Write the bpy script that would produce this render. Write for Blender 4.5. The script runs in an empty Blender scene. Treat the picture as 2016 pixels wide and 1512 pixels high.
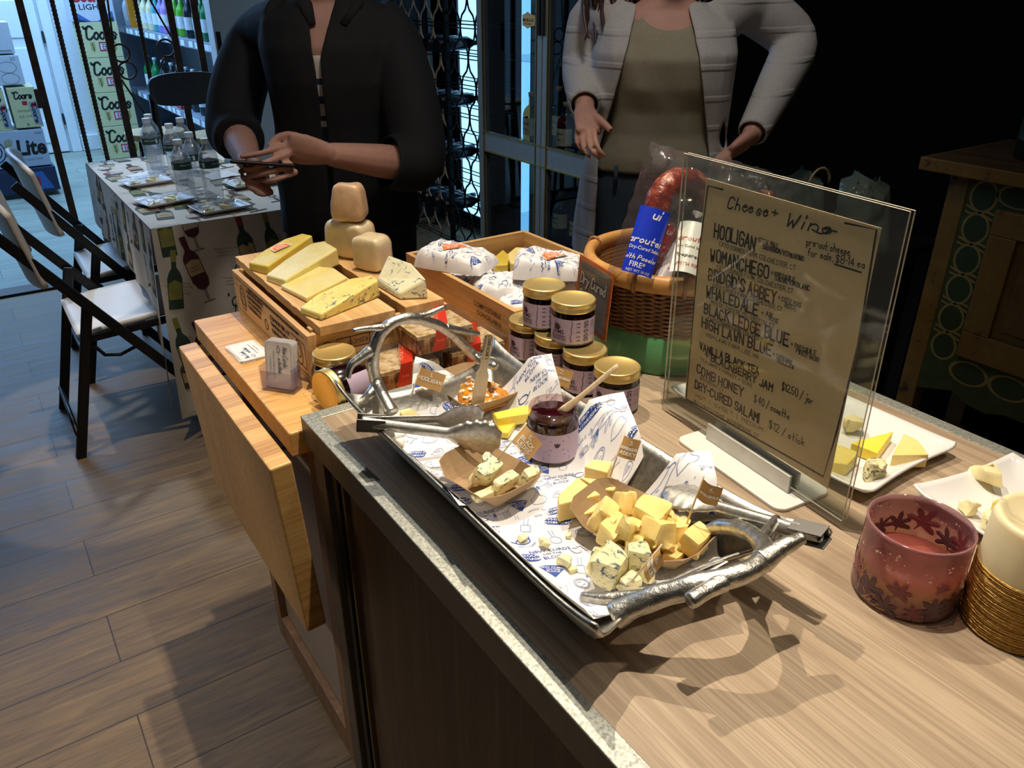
import bpy, math, random
from math import sin, cos, pi, radians as rad
from mathutils import Vector, Matrix, noise
S = bpy.context.scene
COL = S.collection
# ------------------------------------------------------------------ camera, world, lights, exposure
ZC, ZT = .845, .82                     # island counter top, butcher block cart top
EYE = Vector((0, 0, 1.42)); FPX = 1550.
_p, _r, _y = rad(26.938), rad(.062), rad(-34.194)
def _basis():
    f = Vector((0, cos(_p), -sin(_p))); rt = Vector((1, 0, 0)); dn = f.cross(rt)
    r2 = cos(_r)*rt + sin(_r)*dn; d2 = -sin(_r)*rt + cos(_r)*dn
    M = Matrix.Rotation(_y, 3, 'Z')
    return M @ r2, M @ d2, M @ f
CR, CD, CF = _basis()
cam = bpy.data.cameras.new('camera'); camo = bpy.data.objects.new('camera', cam); COL.objects.link(camo)
cam.sensor_fit = 'HORIZONTAL'; cam.sensor_width = 36; cam.lens = FPX/2016*36; cam.clip_start = .02; cam.clip_end = 60
camo.matrix_world = Matrix(((CR.x, -CD.x, -CF.x, 0), (CR.y, -CD.y, -CF.y, 0), (CR.z, -CD.z, -CF.z, EYE.z), (0, 0, 0, 1)))
S.camera = camo
S.view_settings.view_transform = 'Standard'; S.view_settings.look = 'None'
S.view_settings.gamma = 1; S.view_settings.use_curve_mapping = False
S.view_settings.exposure = 0.22
W = bpy.data.worlds.new('world'); S.world = W; W.use_nodes = True
W.node_tree.nodes['Background'].inputs[0].default_value = (.9, .86, .82, 1)
W.node_tree.nodes['Background'].inputs[1].default_value = .035
def lamp(name, kind, loc, target, watts, color, size=.05, angle=60, blend=.3, sy=None):
    l = bpy.data.lights.new(name, kind); o = bpy.data.objects.new(name, l); COL.objects.link(o)
    o.location = loc; o.rotation_euler = (Vector(target)-Vector(loc)).to_track_quat('-Z', 'Y').to_euler()
    l.energy = watts; l.color = color
    if kind == 'SPOT': l.spot_size = rad(angle); l.spot_blend = blend; l.shadow_soft_size = size
    if kind == 'AREA':
        l.size = size
        if sy: l.shape = 'RECTANGLE'; l.size_y = sy
    return o
WARM = (1., .88, .72); COOL = (.30, .57, 1.)
lamp('spot_counter', 'SPOT', (.60, .58, 2.62), (.50, .64, ZC), 92, WARM, .013, 58, .85)
lamp('spot_crates', 'SPOT', (.74, 1.42, 2.62), (.62, 1.02, .9), 84, (1., .86, .66), .013, 66, .5)
lamp('spot_candles', 'SPOT', (1.15, -.2, 2.62), (.85, .15, ZC), 22, WARM, .03, 60, .8)
lamp('fill_people', 'SPOT', (1.0, 1.05, 2.66), (1.35, 1.85, 1.2), 26, (1., .93, .86), .12, 75, .6)  # added soft fill to brighten the two people, no known fixture
lamp('fill_cabinet', 'SPOT', (1.35, 2.75, 2.66), (2.25, 3.25, .9), 16, (1., .92, .84), .08, 70, .6)  # added fill that lifts the dim cabinet and wine rack
lamp('spot_chairs_near', 'SPOT', (.02, 2.35, 2.66), (.16, 2.50, 0), 62, WARM, .02, 17, .10)
lamp('spot_chairs_far', 'SPOT', (.05, 3.05, 2.66), (.14, 3.02, 0), 62, WARM, .02, 17, .10)
lamp('spot_floor', 'SPOT', (-.75, 1.5, 2.66), (.02, 1.5, .35), 62, (1., .86, .66), .04, 40, .7)
lamp('backroom_panel', 'AREA', (.3, 7.0, 2.66), (.3, 7.0, 0), 175, COOL, 2.6, sy=3.2)
lamp('spot_table', 'SPOT', (.62, 4.3, 2.64), (.72, 3.25, .74), 85, (.80, .91, 1.), .08, 34, .4)
lamp('room_ambient', 'AREA', (.3, .9, 2.68), (.4, 1.0, 0), 6, (1., .91, .80), 2.6, sy=2.6)

# ------------------------------------------------------------------ pixel -> place helpers
def ray(px, py): return (CR*((px-1008)/FPX) + CD*((py-756)/FPX) + CF)
def at(px, py, z):
    d = ray(px, py); return EYE + d*((z-EYE.z)/d.z)
def ad(px, py, dep): return EYE + ray(px, py)*dep
def aX(px, py, x):
    d = ray(px, py); return EYE + d*((x-EYE.x)/d.x)
def aY(px, py, y):
    d = ray(px, py); return EYE + d*((y-EYE.y)/d.y)

# ------------------------------------------------------------------ materials
def lin(c): return c/12.92 if c <= .04045 else ((c+.055)/1.055)**2.4
def hexc(h): return tuple(lin(int(h[i:i+2], 16)/255) for i in (0, 2, 4)) + (1,)
MATS = {}
class NT:
    def __init__(s, name):
        s.m = bpy.data.materials.new(name); s.m.use_nodes = True; s.t = s.m.node_tree; s.n = s.t.nodes; s.l = s.t.links
        s.b = s.n['Principled BSDF']; s.out = s.n['Material Output']
        s.co = s.n.new('ShaderNodeTexCoord').outputs['Object']
    def new(s, k, **kw):
        n = s.n.new('ShaderNode'+k)
        for a, v in kw.items(): setattr(n, a, v)
        return n
    def mapping(s, scale=(1, 1, 1), rot=(0, 0, 0), loc=(0, 0, 0)):
        m = s.new('Mapping'); m.inputs['Scale'].default_value = scale; m.inputs['Rotation'].default_value = rot
        m.inputs['Location'].default_value = loc; s.l.new(s.co, m.inputs[0]); return m.outputs[0]
    def noise(s, scale, detail=4, rough=.55, vec=None, dist=0):
        n = s.new('TexNoise'); n.inputs['Scale'].default_value = scale; n.inputs['Detail'].default_value = detail
        n.inputs['Roughness'].default_value = rough; n.inputs['Distortion'].default_value = dist
        s.l.new(vec or s.co, n.inputs['Vector']); return n.outputs['Fac']
    def ramp(s, fac, stops, interp='LINEAR'):
        r = s.new('ValToRGB'); s.l.new(fac, r.inputs[0]); e = r.color_ramp.elements; r.color_ramp.interpolation = interp
        while len(e) < len(stops): e.new(.5)
        for i, (p, c) in enumerate(stops):
            e[i].position = p; e[i].color = hexc(c) if isinstance(c, str) else c
        return r.outputs[0]
    def mix(s, fac, a, b, blend='MIX'):
        m = s.new('Mix', data_type='RGBA', blend_type=blend)
        for sock, v in ((m.inputs[0], fac), (m.inputs[6], a), (m.inputs[7], b)):
            if hasattr(v, 'is_linked'): s.l.new(v, sock)
            else: sock.default_value = hexc(v) if isinstance(v, str) else v
        return m.outputs[2]
    def bump(s, h, strength=.3, dist=.002):
        b = s.new('Bump'); b.inputs['Strength'].default_value = strength; b.inputs['Distance'].default_value = dist
        s.l.new(h, b.inputs['Height']); s.l.new(b.outputs[0], s.b.inputs['Normal']); return b
    def set(s, **kw):
        for k, v in kw.items():
            i = s.b.inputs[k.replace('_', ' ')]
            if hasattr(v, 'is_linked'): s.l.new(v, i)
            else: i.default_value = hexc(v) if isinstance(v, str) else v
        return s
def plain(name, col, rough=.6, metal=0, var=.12, nscale=30, bump=0, bscale=60, **kw):
    """one colour with a little procedural unevenness"""
    if name in MATS: return MATS[name]
    t = NT(name); c = hexc(col); f = t.noise(nscale)
    lo = tuple(x*(1-var) for x in c[:3])+(1,); hi = tuple(min(1, x*(1+var)) for x in c[:3])+(1,)
    t.set(Base_Color=t.ramp(f, [(.3, lo), (.7, hi)]), Roughness=rough, Metallic=metal, **kw)
    if bump: t.bump(t.noise(bscale), bump, .003)
    MATS[name] = t.m; return t.m
def wood(name, a, b, c, along='y', scale=1., rough=.45, stretch=14, fine=90, bump=.05):
    if name in MATS: return MATS[name]
    t = NT(name); k = {'x': (1, stretch, stretch), 'y': (stretch, 1, stretch), 'z': (stretch, stretch, 1)}[along]
    v = t.mapping(tuple(scale*q for q in k)); n1 = t.noise(2.2, 5, .6, v, .8)
    v2 = t.mapping(tuple(scale*q*(.6 if q == 1 else 3.2) for q in k)); n2 = t.noise(fine/20, 4, .7, v2)
    base = t.ramp(n1, [(.3, a), (.52, b), (.72, c)])
    col = t.mix(t.ramp(n2, [(.40, (.0, .0, .0, 1)), (.56, (1, 1, 1, 1))]), t.mix(.62, base, a), base)
    t.set(Base_Color=col, Roughness=rough); t.bump(n2, bump, .001); MATS[name] = t.m; return t.m
def clear(name, tint='ffffff', gloss=.10, rough=.03, alpha=.0, body='ffffff', bump=0, bscale=40, edge=.55):
    """thin clear sheet: transparent with a reflecting surface, optional milky body"""
    if name in MATS: return MATS[name]
    t = NT(name); n, l = t.n, t.l; n.remove(t.b)
    tr = t.new('BsdfTransparent'); tr.inputs[0].default_value = hexc(tint)
    gl = t.new('BsdfGlossy'); gl.inputs['Roughness'].default_value = rough
    lw = t.new('LayerWeight'); lw.inputs[0].default_value = .5
    pw = t.new('Math', operation='POWER'); l.new(lw.outputs['Facing'], pw.inputs[0]); pw.inputs[1].default_value = 4
    mr = t.new('MapRange'); mr.inputs[3].default_value = gloss*.4; mr.inputs[4].default_value = edge; l.new(pw.outputs[0], mr.inputs[0])
    mx = t.new('MixShader'); l.new(mr.outputs[0], mx.inputs[0]); l.new(tr.outputs[0], mx.inputs[1]); l.new(gl.outputs[0], mx.inputs[2])
    last = mx
    if alpha:
        df = t.new('BsdfDiffuse'); df.inputs[0].default_value = hexc(body)
        m2 = t.new('MixShader'); m2.inputs[0].default_value = alpha
        l.new(mx.outputs[0], m2.inputs[1]); l.new(df.outputs[0], m2.inputs[2]); last = m2
    if bump:
        b = t.new('Bump'); b.inputs['Strength'].default_value = bump; b.inputs['Distance'].default_value = .004
        l.new(t.noise(bscale, 3), b.inputs['Height']); l.new(b.outputs[0], gl.inputs['Normal']); l.new(b.outputs[0], lw.inputs['Normal'])
    l.new(last.outputs[0], t.out.inputs[0]); MATS[name] = t.m; return t.m
def glow(name, col, power):
    if name in MATS: return MATS[name]
    t = NT(name); t.set(Base_Color=col, Roughness=.4, Emission_Color=col, Emission_Strength=power); MATS[name] = t.m; return t.m
def cheese(name, a, b, veins=None, vscale=70, vth=.60, rough=.45):
    if name in MATS: return MATS[name]
    t = NT(name); col = t.ramp(t.noise(35, 4), [(.3, a), (.7, b)])
    if veins:
        v = t.mapping((1, 1, 1.6)); nz = t.noise(vscale, 5, .65, v, 1.2)
        col = t.mix(t.ramp(nz, [(vth-.02, (0, 0, 0, 1)), (vth+.05, (1, 1, 1, 1))]), col, veins)
    t.set(Base_Color=col, Roughness=rough, Subsurface_Weight=.12, Subsurface_Radius=(.02, .012, .004), Subsurface_Scale=.3)
    t.bump(t.noise(140, 4), .25, .002); MATS[name] = t.m; return t.m

# ------------------------------------------------------------------ mesh builder
class MB:
    def __init__(s): s.v = []; s.f = []; s.m = []; s.sm = []
    def add(s, vs, fs, mi=0, M=None, smooth=False):
        o = len(s.v); s.v += [tuple(M @ Vector(p)) if M else tuple(p) for p in vs]
        for f in fs: s.f.append([i+o for i in f]); s.m.append(mi); s.sm.append(smooth)
        return s
    def box(s, x0, x1, y0, y1, z0, z1, mi=0, M=None):
        v = [(x, y, z) for z in (z0, z1) for y in (y0, y1) for x in (x0, x1)]
        return s.add(v, [(0, 2, 3, 1), (4, 5, 7, 6), (0, 1, 5, 4), (2, 6, 7, 3), (0, 4, 6, 2), (1, 3, 7, 5)], mi, M)
    def prism(s, poly, z0, z1, mi=0, M=None, smooth=False, top=None):
        n = len(poly); a = sum(poly[i][0]*poly[(i+1) % n][1]-poly[(i+1) % n][0]*poly[i][1] for i in range(n))
        if a < 0: poly = poly[::-1]; top = top[::-1] if top else None
        t = top or poly
        v = [(p[0], p[1], z0) for p in poly] + [(p[0], p[1], z1) for p in t]
        s.add(v, [list(range(n))[::-1], list(range(n, 2*n))], mi, M)
        o = len(s.v)-2*n
        for i in range(n):
            j = (i+1) % n; s.f.append([o+i, o+j, o+n+j, o+n+i]); s.m.append(mi); s.sm.append(smooth)
        return s
    def lathe(s, prof, n=40, mi=0, M=None, cap0=True, cap1=True, smooth=True):
        v = []; f = []; k = len(prof)
        for (r, z) in prof:
            for i in range(n): a = 2*pi*i/n; v.append((r*cos(a), r*sin(a), z))
        for j in range(k-1):
            for i in range(n): f.append((j*n+i, j*n+(i+1) % n, (j+1)*n+(i+1) % n, (j+1)*n+i))
        s.add(v, f, mi, M, smooth); o = len(s.v)-k*n
        if cap0: s.f.append([o+i for i in range(n)][::-1]); s.m.append(mi); s.sm.append(False)
        if cap1: s.f.append([o+(k-1)*n+i for i in range(n)]); s.m.append(mi); s.sm.append(False)
        return s
    def tube(s, pts, rad, n=8, mi=0, M=None, flat=1., closed=False, caps=True, up=None):
        pts = [Vector(p) for p in pts]; k = len(pts)
        rs = rad if isinstance(rad, (list, tuple)) else [rad]*k
        tans = []
        for i in range(k):
            if closed: t = pts[(i+1) % k]-pts[i-1]
            else: t = pts[min(i+1, k-1)]-pts[max(i-1, 0)]
            tans.append(t.normalized() if t.length > 1e-9 else Vector((0, 0, 1)))
        u = Vector(up) if up else Vector((0, 0, 1))
        if abs(u.dot(tans[0])) > .95: u = Vector((1, 0, 0))
        u = (u-tans[0]*u.dot(tans[0])).normalized(); v = []; f = []
        for i in range(k):
            u = u-tans[i]*u.dot(tans[i]); u = u.normalized() if u.length > 1e-6 else tans[i].orthogonal().normalized()
            w = tans[i].cross(u)
            for j in range(n):
                a = 2*pi*j/n; v.append(pts[i]+(u*cos(a)*flat+w*sin(a))*rs[i])
        for i in range(k if closed else k-1):
            for j in range(n):
                a, b = i*n, ((i+1) % k)*n
                f.append((a+j, a+(j+1) % n, b+(j+1) % n, b+j))
        if caps and not closed: f += [tuple(range(n))[::-1], tuple(range((k-1)*n, k*n))]
        return s.add(v, f, mi, M, True)
    def grid(s, fn, nu, nv, mi=0, smooth=True, M=None, wrapu=False):
        v = [fn(i/nu, j/nv) for j in range(nv+1) for i in range(nu+(0 if wrapu else 1))]; w = nu+(0 if wrapu else 1)
        f = [(j*w+i, j*w+(i+1) % w, (j+1)*w+(i+1) % w, (j+1)*w+i) for j in range(nv) for i in range(nu)]
        return s.add(v, f, mi, M, smooth)
    def sphere(s, c, r, nu=16, nv=10, mi=0, M=None):
        r = r if isinstance(r, (tuple, list, Vector)) else (r, r, r)
        prof = []; v = []; f = []
        for j in range(nv+1):
            t = pi*j/nv
            for i in range(nu):
                a = 2*pi*i/nu; v.append((c[0]+r[0]*sin(t)*cos(a), c[1]+r[1]*sin(t)*sin(a), c[2]-r[2]*cos(t)))
        for j in range(nv):
            for i in range(nu): f.append((j*nu+i, j*nu+(i+1) % nu, (j+1)*nu+(i+1) % nu, (j+1)*nu+i))
        return s.add(v, f, mi, M, True)
    def flat(s, shape, fn, off=.0004, mi=0):
        """2-D shape (verts, faces) laid on surface fn(u, v, off)"""
        vs, fs = shape; return s.add([fn(p[0], p[1], off) for p in vs], fs, mi)
    def build(s, name, mats, parent=None, loc=(0, 0, 0), rz=0, bevel=0, solid=0, subd=0, seg=2, weld=False):
        me = bpy.data.meshes.new(name); me.from_pydata(s.v, [], s.f)
        me.polygons.foreach_set('material_index', s.m); me.polygons.foreach_set('use_smooth', s.sm)
        for m in (mats if isinstance(mats, (list, tuple)) else [mats]): me.materials.append(m)
        me.validate(); me.update()
        o = bpy.data.objects.new(name, me); COL.objects.link(o); o.location = loc; o.rotation_euler = (0, 0, rz)
        if parent: o.parent = parent
        if weld: md = o.modifiers.new('w', 'WELD'); md.merge_threshold = 1e-5
        if subd: md = o.modifiers.new('s', 'SUBSURF'); md.levels = md.render_levels = subd
        if solid: md = o.modifiers.new('t', 'SOLIDIFY'); md.thickness = abs(solid); md.offset = -1 if solid > 0 else 1
        if bevel:
            md = o.modifiers.new('b', 'BEVEL'); md.width = bevel; md.segments = seg; md.limit_method = 'ANGLE'; md.angle_limit = rad(35)
        return o
def tag(o, label, cat, group=None, kind=None):
    o['label'] = label; o['category'] = cat
    if group: o['group'] = group
    if kind: o['kind'] = kind
    return o
def thing(name, label, cat, loc=(0, 0, 0), rz=0, group=None):
    o = bpy.data.objects.new(name, None); COL.objects.link(o); o.empty_display_size = .02
    o.location = loc; o.rotation_euler = (0, 0, rz); return tag(o, label, cat, group)
def struct(name, mb, mats, **kw):
    o = mb.build(name, mats, **kw); o['kind'] = 'structure'; return o
KIDS = {}
def dup(o, loc=None, rz=None, label=None, group=None, parent=None):
    c = o.copy(); COL.objects.link(c)
    if parent: c.parent = parent
    if loc is not None: c.location = loc
    if rz is not None: c.rotation_euler = (0, 0, rz)
    if label: c['label'] = label
    if group: c['group'] = group
    for ch in list(o.children): dup(ch, parent=c)
    return c

# ------------------------------------------------------------------ pen strokes and print
G = dict(A='0228 2842 1434', B='0208 0838474635 05 053544433202', C='4738180703123243', D='0208 082847432202', E='0208 0848 0535 0242',
 F='0208 0848 0535', G='47381807031232434525', H='0208 4248 0545', I='2228', J='3833221203', K='0208 4805 1642', L='0802 0242',
 M='0208 0825 2548 4842', N='0208 0842 4248', O='28180703123243473828', P='0208 083847463505', Q='28180703123243473828 2442',
 R='0208 083847463505 2542', S='473818070615354443321203', T='2228 0848', U='080312324348', V='0822 2248', W='0812 1225 2532 3248',
 X='0842 0248', Y='0825 4825 2522', Z='0848 4802 0242', a='3425150403122233 3532', b='0802 0415253433221203', c='3425150403122233',
 d='3425150403122233 3832', e='043425150403122233', f='38281712 0535', g='3425150403122233 35302010', h='0802 0415253432', i='2522 2728',
 j='25211000 2728', k='0802 3503 1432', l='1812', m='0502 0415252422 2435454442', n='0502 0415253432', o='1504031222333425 15', p='0500 0415253433221203',
 r='0502 04152535', s='3425150414233322 1203', t='18131222 0535', u='0503122233 3532', v='0512 1235', w='0512 1224 2432 3245', y='0513 3500',
 z='0535 3502 0232')
G.update({'6': '382817050312324344351504', '9': '031232434738180706152546', '7': '0848 4812', '0': '28180703123243473828', '1': '1728 2822', '2': '071838474602 0242', '3': '07183847463525 25354443321203', '4': '3832 3804 0444',
 '5': '4808 0805 05354443321203', '8': '281807061535464738 3828 1504031232434435', '+': '2327 0545', '-': '1535', '.': '2223', ',': '2221', "'": '2827',
 '/': '0149', '|': '2129', '$': '473818070615354443321203 2129'})
def pts_of(ch):
    out = []
    for st in G[ch].split(' '):
        d = [int(c) for c in st]; p = [(d[i], d[i+1]-2) for i in range(0, len(d)-1, 2)]
        if len(p) > 1: out.append(p)
    return out
def chaikin(p, k=2, closed=False):
    for _ in range(k):
        if len(p) < 3: return p
        q = [p[0]]
        for a, b in zip(p[:-1], p[1:]):
            q += [tuple(a[i]*.75+b[i]*.25 for i in range(len(a))), tuple(a[i]*.25+b[i]*.75 for i in range(len(a)))]
        p = q+[p[-1]]
    return p
def pen(text, h, x=0, y=0, slant=.0, jit=.0, wide=1., rng=None, align='l', gap=.30):
    """handwriting: list of polylines; h is the capital height"""
    u = h/6.; cx = 0; out = []
    for ch in text:
        if ch == ' ': cx += 2.6*wide; continue
        g = ch if ch in G else ch.upper()
        if g not in G: continue
        ps = pts_of(g); mx = max(p[0] for s_ in ps for p in s_); mn = min(p[0] for s_ in ps for p in s_)
        jx = (rng.uniform(-1, 1)*jit if rng else 0); jy = (rng.uniform(-1, 1)*jit if rng else 0); js = 1+(rng.uniform(-1, 1)*jit*.2 if rng else 0)
        for s_ in ps:
            q = [((p[0]-mn)*wide*js+cx+jx+slant*p[1], p[1]*js+jy) for p in s_]
            out.append([(a*u, b*u) for a, b in chaikin(q)])
        cx += (mx-mn)*wide+6*gap*wide
    wd = cx*u; dx = {'l': 0, 'c': -wd/2, 'r': -wd}[align]
    return [[(a+x+dx, b+y) for a, b in s_] for s_ in out]
def ribbon(lines, w):
    vs = []; fs = []
    for ln in lines:
        k = len(ln); o = len(vs)
        if k < 2: continue
        for i, p in enumerate(ln):
            a = ln[max(i-1, 0)]; b = ln[min(i+1, k-1)]; dx, dy = b[0]-a[0], b[1]-a[1]; L = math.hypot(dx, dy) or 1
            ex = (-.5 if i == 0 else .5 if i == k-1 else 0)*w
            nx, ny = -dy/L*w/2, dx/L*w/2; cx, cy = p[0]+dx/L*ex, p[1]+dy/L*ex
            vs += [(cx+nx, cy+ny), (cx-nx, cy-ny)]
        for i in range(k-1): fs.append((o+2*i, o+2*i+1, o+2*i+3, o+2*i+2))
    return vs, fs
_tc = {}
def typed(text, h, x=0, y=0, slant=0, bold=0, align='l', sx=1., rot=0):
    """printed lettering as a flat mesh"""
    key = (text, slant, bold)
    if key not in _tc:
        cu = bpy.data.curves.new('t', 'FONT'); cu.body = text; cu.size = 1; cu.shear = slant; cu.offset = bold; cu.resolution_u = 2
        ob = bpy.data.objects.new('t', cu); COL.objects.link(ob); dg = bpy.context.evaluated_depsgraph_get(); dg.update()
        me = ob.evaluated_get(dg).to_mesh(); _tc[key] = ([(v.co.x, v.co.y) for v in me.vertices], [tuple(p.vertices) for p in me.polygons])
        ob.evaluated_get(dg).to_mesh_clear(); bpy.data.objects.remove(ob); bpy.data.curves.remove(cu)
    vs, fs = _tc[key]; s_ = h/.70
    mx = max((v[0] for v in vs), default=0)*s_*sx; dx = {'l': 0, 'c': -mx/2, 'r': -mx}[align]
    return place(([(v[0]*s_*sx+dx, v[1]*s_) for v in vs], fs), x, y, rot)
def place(shape, x=0, y=0, rot=0, sc=1, mirror=False):
    c, s_ = cos(rot), sin(rot)
    return [((p[0]*c-p[1]*s_)*sc+x, (p[0]*s_+p[1]*c)*sc+y) for p in shape[0]], shape[1]
def poly(pts): return list(pts), [tuple(range(len(pts)))]
def rrect(w, h, r=.2, n=4):
    r = min(w, h)*r; out = []
    for cx, cy, a0 in ((w/2-r, h/2-r, 0), (-w/2+r, h/2-r, 90), (-w/2+r, -h/2+r, 180), (w/2-r, -h/2+r, 270)):
        for i in range(n+1): a = rad(a0+90*i/n); out.append((cx+r*cos(a), cy+r*sin(a)))
    return out
def ell(rx, ry, n=18, a0=0, a1=360, cx=0, cy=0): return [(cx+rx*cos(rad(a0+(a1-a0)*i/n)), cy+ry*sin(rad(a0+(a1-a0)*i/n))) for i in range(n+1)]
def plane_fn(o, u, v):
    o, u, v = Vector(o), Vector(u).normalized(), Vector(v).normalized(); n = u.cross(v).normalized()
    return lambda a, b, off=0: o+u*a+v*b+n*off
def cyl_fn(r, a0, z0):
    return lambda a, b, off=0: Vector(((r+off)*cos(a0+a/r), (r+off)*sin(a0+a/r), z0+b))
def frame(x, y, z):
    m = Matrix((x, y, z)).transposed().to_4x4(); return m
def lump(p, s, k, seed=0): return noise.noise_vector(Vector(p)*k+Vector((seed*3.1, seed*1.7, seed*.9)))*s
def ringfill(pts, rings=3):
    """outline filled with inner rings so that it can follow a curved surface"""
    if pts[0] == pts[-1]: pts = pts[:-1]
    n = len(pts); cx = sum(p[0] for p in pts)/n; cy = sum(p[1] for p in pts)/n; vs = [(cx, cy)]
    for r in range(1, rings+1): vs += [((p[0]-cx)*r/rings+cx, (p[1]-cy)*r/rings+cy) for p in pts]
    fs = [(0, 1+i, 1+(i+1) % n) for i in range(n)]
    for r in range(rings-1): fs += [(1+r*n+i, 1+(r+1)*n+i, 1+(r+1)*n+(i+1) % n, 1+r*n+(i+1) % n) for i in range(n)]
    return vs, fs
def dense(pts, k=4): return [tuple(a[i]+(b[i]-a[i])*j/k for i in (0, 1)) for a, b in zip(pts, pts[1:]+pts[:1]) for j in range(k)]
R = random.Random(7)
# ================================================================== SETTING
def floor_mat(name, a, b, c, gap):
    t = NT(name); v = t.mapping((1, 1, 1))
    br = t.new('TexBrick'); t.l.new(v, br.inputs['Vector'])
    for k, q in (('Color1', (.25, .25, .25, 1)), ('Color2', (.75, .75, .75, 1)), ('Mortar', (0, 0, 0, 1))): br.inputs[k].default_value = q
    for k, q in (('Scale', 1), ('Mortar Size', .0016), ('Mortar Smooth', .1), ('Brick Width', 1.22), ('Row Height', .182)): br.inputs[k].default_value = q
    br.offset = .37
    v2 = t.mapping((1.2, 9, 9)); n1 = t.noise(3, 6, .62, v2, 1.2); v3 = t.mapping((3, 60, 60)); n2 = t.noise(2, 3, .6, v3)
    base = t.ramp(n1, [(.32, a), (.5, b), (.7, c)])
    base = t.mix(.22, base, t.ramp(br.outputs['Color'], [(.2, a), (.8, c)]), 'MIX')
    base = t.mix(.18, base, t.ramp(n2, [(.35, a), (.65, c)]))
    col = t.mix(br.outputs['Fac'], base, gap)
    t.set(Base_Color=col, Roughness=t.ramp(n1, [(.3, (.48,)*3+(1,)), (.7, (.64,)*3+(1,))])); t.bump(n2, .12, .001); MATS[name] = t.m; return t.m
M_floor = floor_mat('floor_planks', '5c4a38', '7d6850', '9e8564', '43362a')
M_floor2 = floor_mat('backroom_planks', '6e7468', '8f9688', 'a9b0a0', '4b5048')
struct('floor', MB().box(-3.2, 2.7, -2.6, 4.68, -.05, 0), M_floor)
struct('floor', MB().box(-3.2, 2.7, 4.68, 9.0, -.05, -.002), M_floor2)
M_black = plain('black_paint', '050506', .8, var=.2, Specular_IOR_Level=.12)
M_white = plain('white_paint', 'dfe3e6', .5, var=.03)
M_ceil = plain('ceiling_paint', '3a3836', .8)
struct('ceiling', MB().box(-3.2, 2.7, -2.6, 9.0, 2.75, 2.8), M_ceil)
struct('wall_right', MB().box(2.62, 2.7, -2.6, 9.0, 0, 2.75), M_black)
struct('wall_left', MB().box(-3.2, -3.1, -2.6, 9.0, 0, 2.75), plain('grey_paint', '55504a', .8))
struct('wall_near', MB().box(-3.1, 2.62, -2.6, -2.5, 0, 2.75), plain('grey_paint', '55504a', .8))
struct('wall_back', MB().box(-3.1, 2.62, 8.74, 8.82, 0, 2.75), M_white)
struct('wall_partition', MB().box(1.62, 2.62, 4.72, 4.84, 0, 2.75), plain('dark_paint', '15161c', .6))
struct('trim_1', MB().box(-1.2, 1.29, 4.56, 4.68, 0, .014), plain('threshold_wood', '3a2418', .5), bevel=.004)
# white jamb with a strike slot beside the gate
j = struct('trim_2', MB().box(1.275, 1.62, 4.72, 4.84, 0, 2.75), M_white, bevel=.006)
p = aY(434, 96, 4.72); o = MB().box(-.012, .012, -.004, .002, -.085, .085).build('strike_slot', plain('dark_slot', '1a1a1c', .5), j, (p.x, 4.72, p.z), bevel=.003)
# back-room panelled door and its casing
d = struct('door_1', MB().box(.02, .84, 8.70, 8.74, .01, 2.05), M_white, bevel=.003)
mb = MB()
for z0, z1 in ((.10, .30), (.42, .92), (1.0, 1.30), (1.38, 1.98)):
    mb.box(.10, .76, 8.688, 8.70, z0, z1)
mb.build('raised_panel', M_white, d, bevel=.009)
for z in (.30, 1.0):
    MB().box(.845, .862, 8.684, 8.70, z-.05, z+.05).build('hinge', plain('dark_slot', '1a1a1c', .5), d, bevel=.002)
struct('trim_3', MB().box(.865, .95, 8.69, 8.74, 0, 2.12).box(-.09, 0, 8.69, 8.74, 0, 2.12).box(-.09, .95, 8.69, 8.74, 2.06, 2.14), M_white, bevel=.004)
struct('baseboard_back', MB().box(.955, 1.5, 8.70, 8.74, 0, .14).box(-3.1, -.095, 8.70, 8.74, 0, .14), M_white, bevel=.006)
# bright window behind the wine rack; added glowing strip stands in for its reflection
M_sky = glow('window_and_reflection', '8fd0ff', 1.9)
for y0, y1 in ((4.06, 4.40), (3.60, 3.76)):
    w = struct('window_1' if y0 > 4 else 'reflection_strip', MB().box(2.612, 2.619, y0, y1, .1, 2.3), M_sky)
    MB().box(2.60, 2.62, y0-.03, y0, .07, 2.33).box(2.60, 2.62, y1, y1+.03, .07, 2.33).box(2.60, 2.62, y0, y1, 2.3, 2.33).box(2.60, 2.62, y0, y1, .07, .1).build('window_frame', plain('dark_slot', '1a1a1c', .5), w)

# ------------------------------------------------------------------ reclaimed steel gate in the opening
M_rust = plain('rusty_steel', '5e4839', .6, .25, var=.45, nscale=24, bump=.3, bscale=90)
gate = thing('steel_gate', 'dark rusty steel gate of flat bars and twisted rebar standing behind the tablecloth table', 'gate', (.40, 4.74, 0))
GZ = 2.5
for x in (0, .355, .675, .80):
    MB().box(x-.017, x+.017, -.007, .007, .02, GZ).build('flat_bar', M_rust, gate)
for x in (.14, .225, .515):
    mb = MB(); pts = []; rr = []
    k = 260
    for i in range(k+1):
        pts.append((x, 0, .02+(GZ-.02)*i/k)); rr.append(.0125 if i % 2 else .0098)
    mb.tube(pts, rr, 8); mb.build('rebar', M_rust, gate)
for z in (.02, 1.75, GZ): MB().box(-.017, .817, -.012, .012, z-.015, z+.015).build('rail', M_rust, gate)
for x, z in ((.40, 1.105), (.415, 1.02), (.625, 1.12), (.63, 1.035)):
    MB().tube([(x+.042*cos(a*pi/12), .016, z+.042*sin(a*pi/12)) for a in range(24)], .0055, 6, closed=True).build('ring', M_rust, gate)
MB().tube([(.40, .012, 1.5), (.375, .012, 1.15)], .005, 6).build('brace_rod', M_rust, gate)
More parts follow.
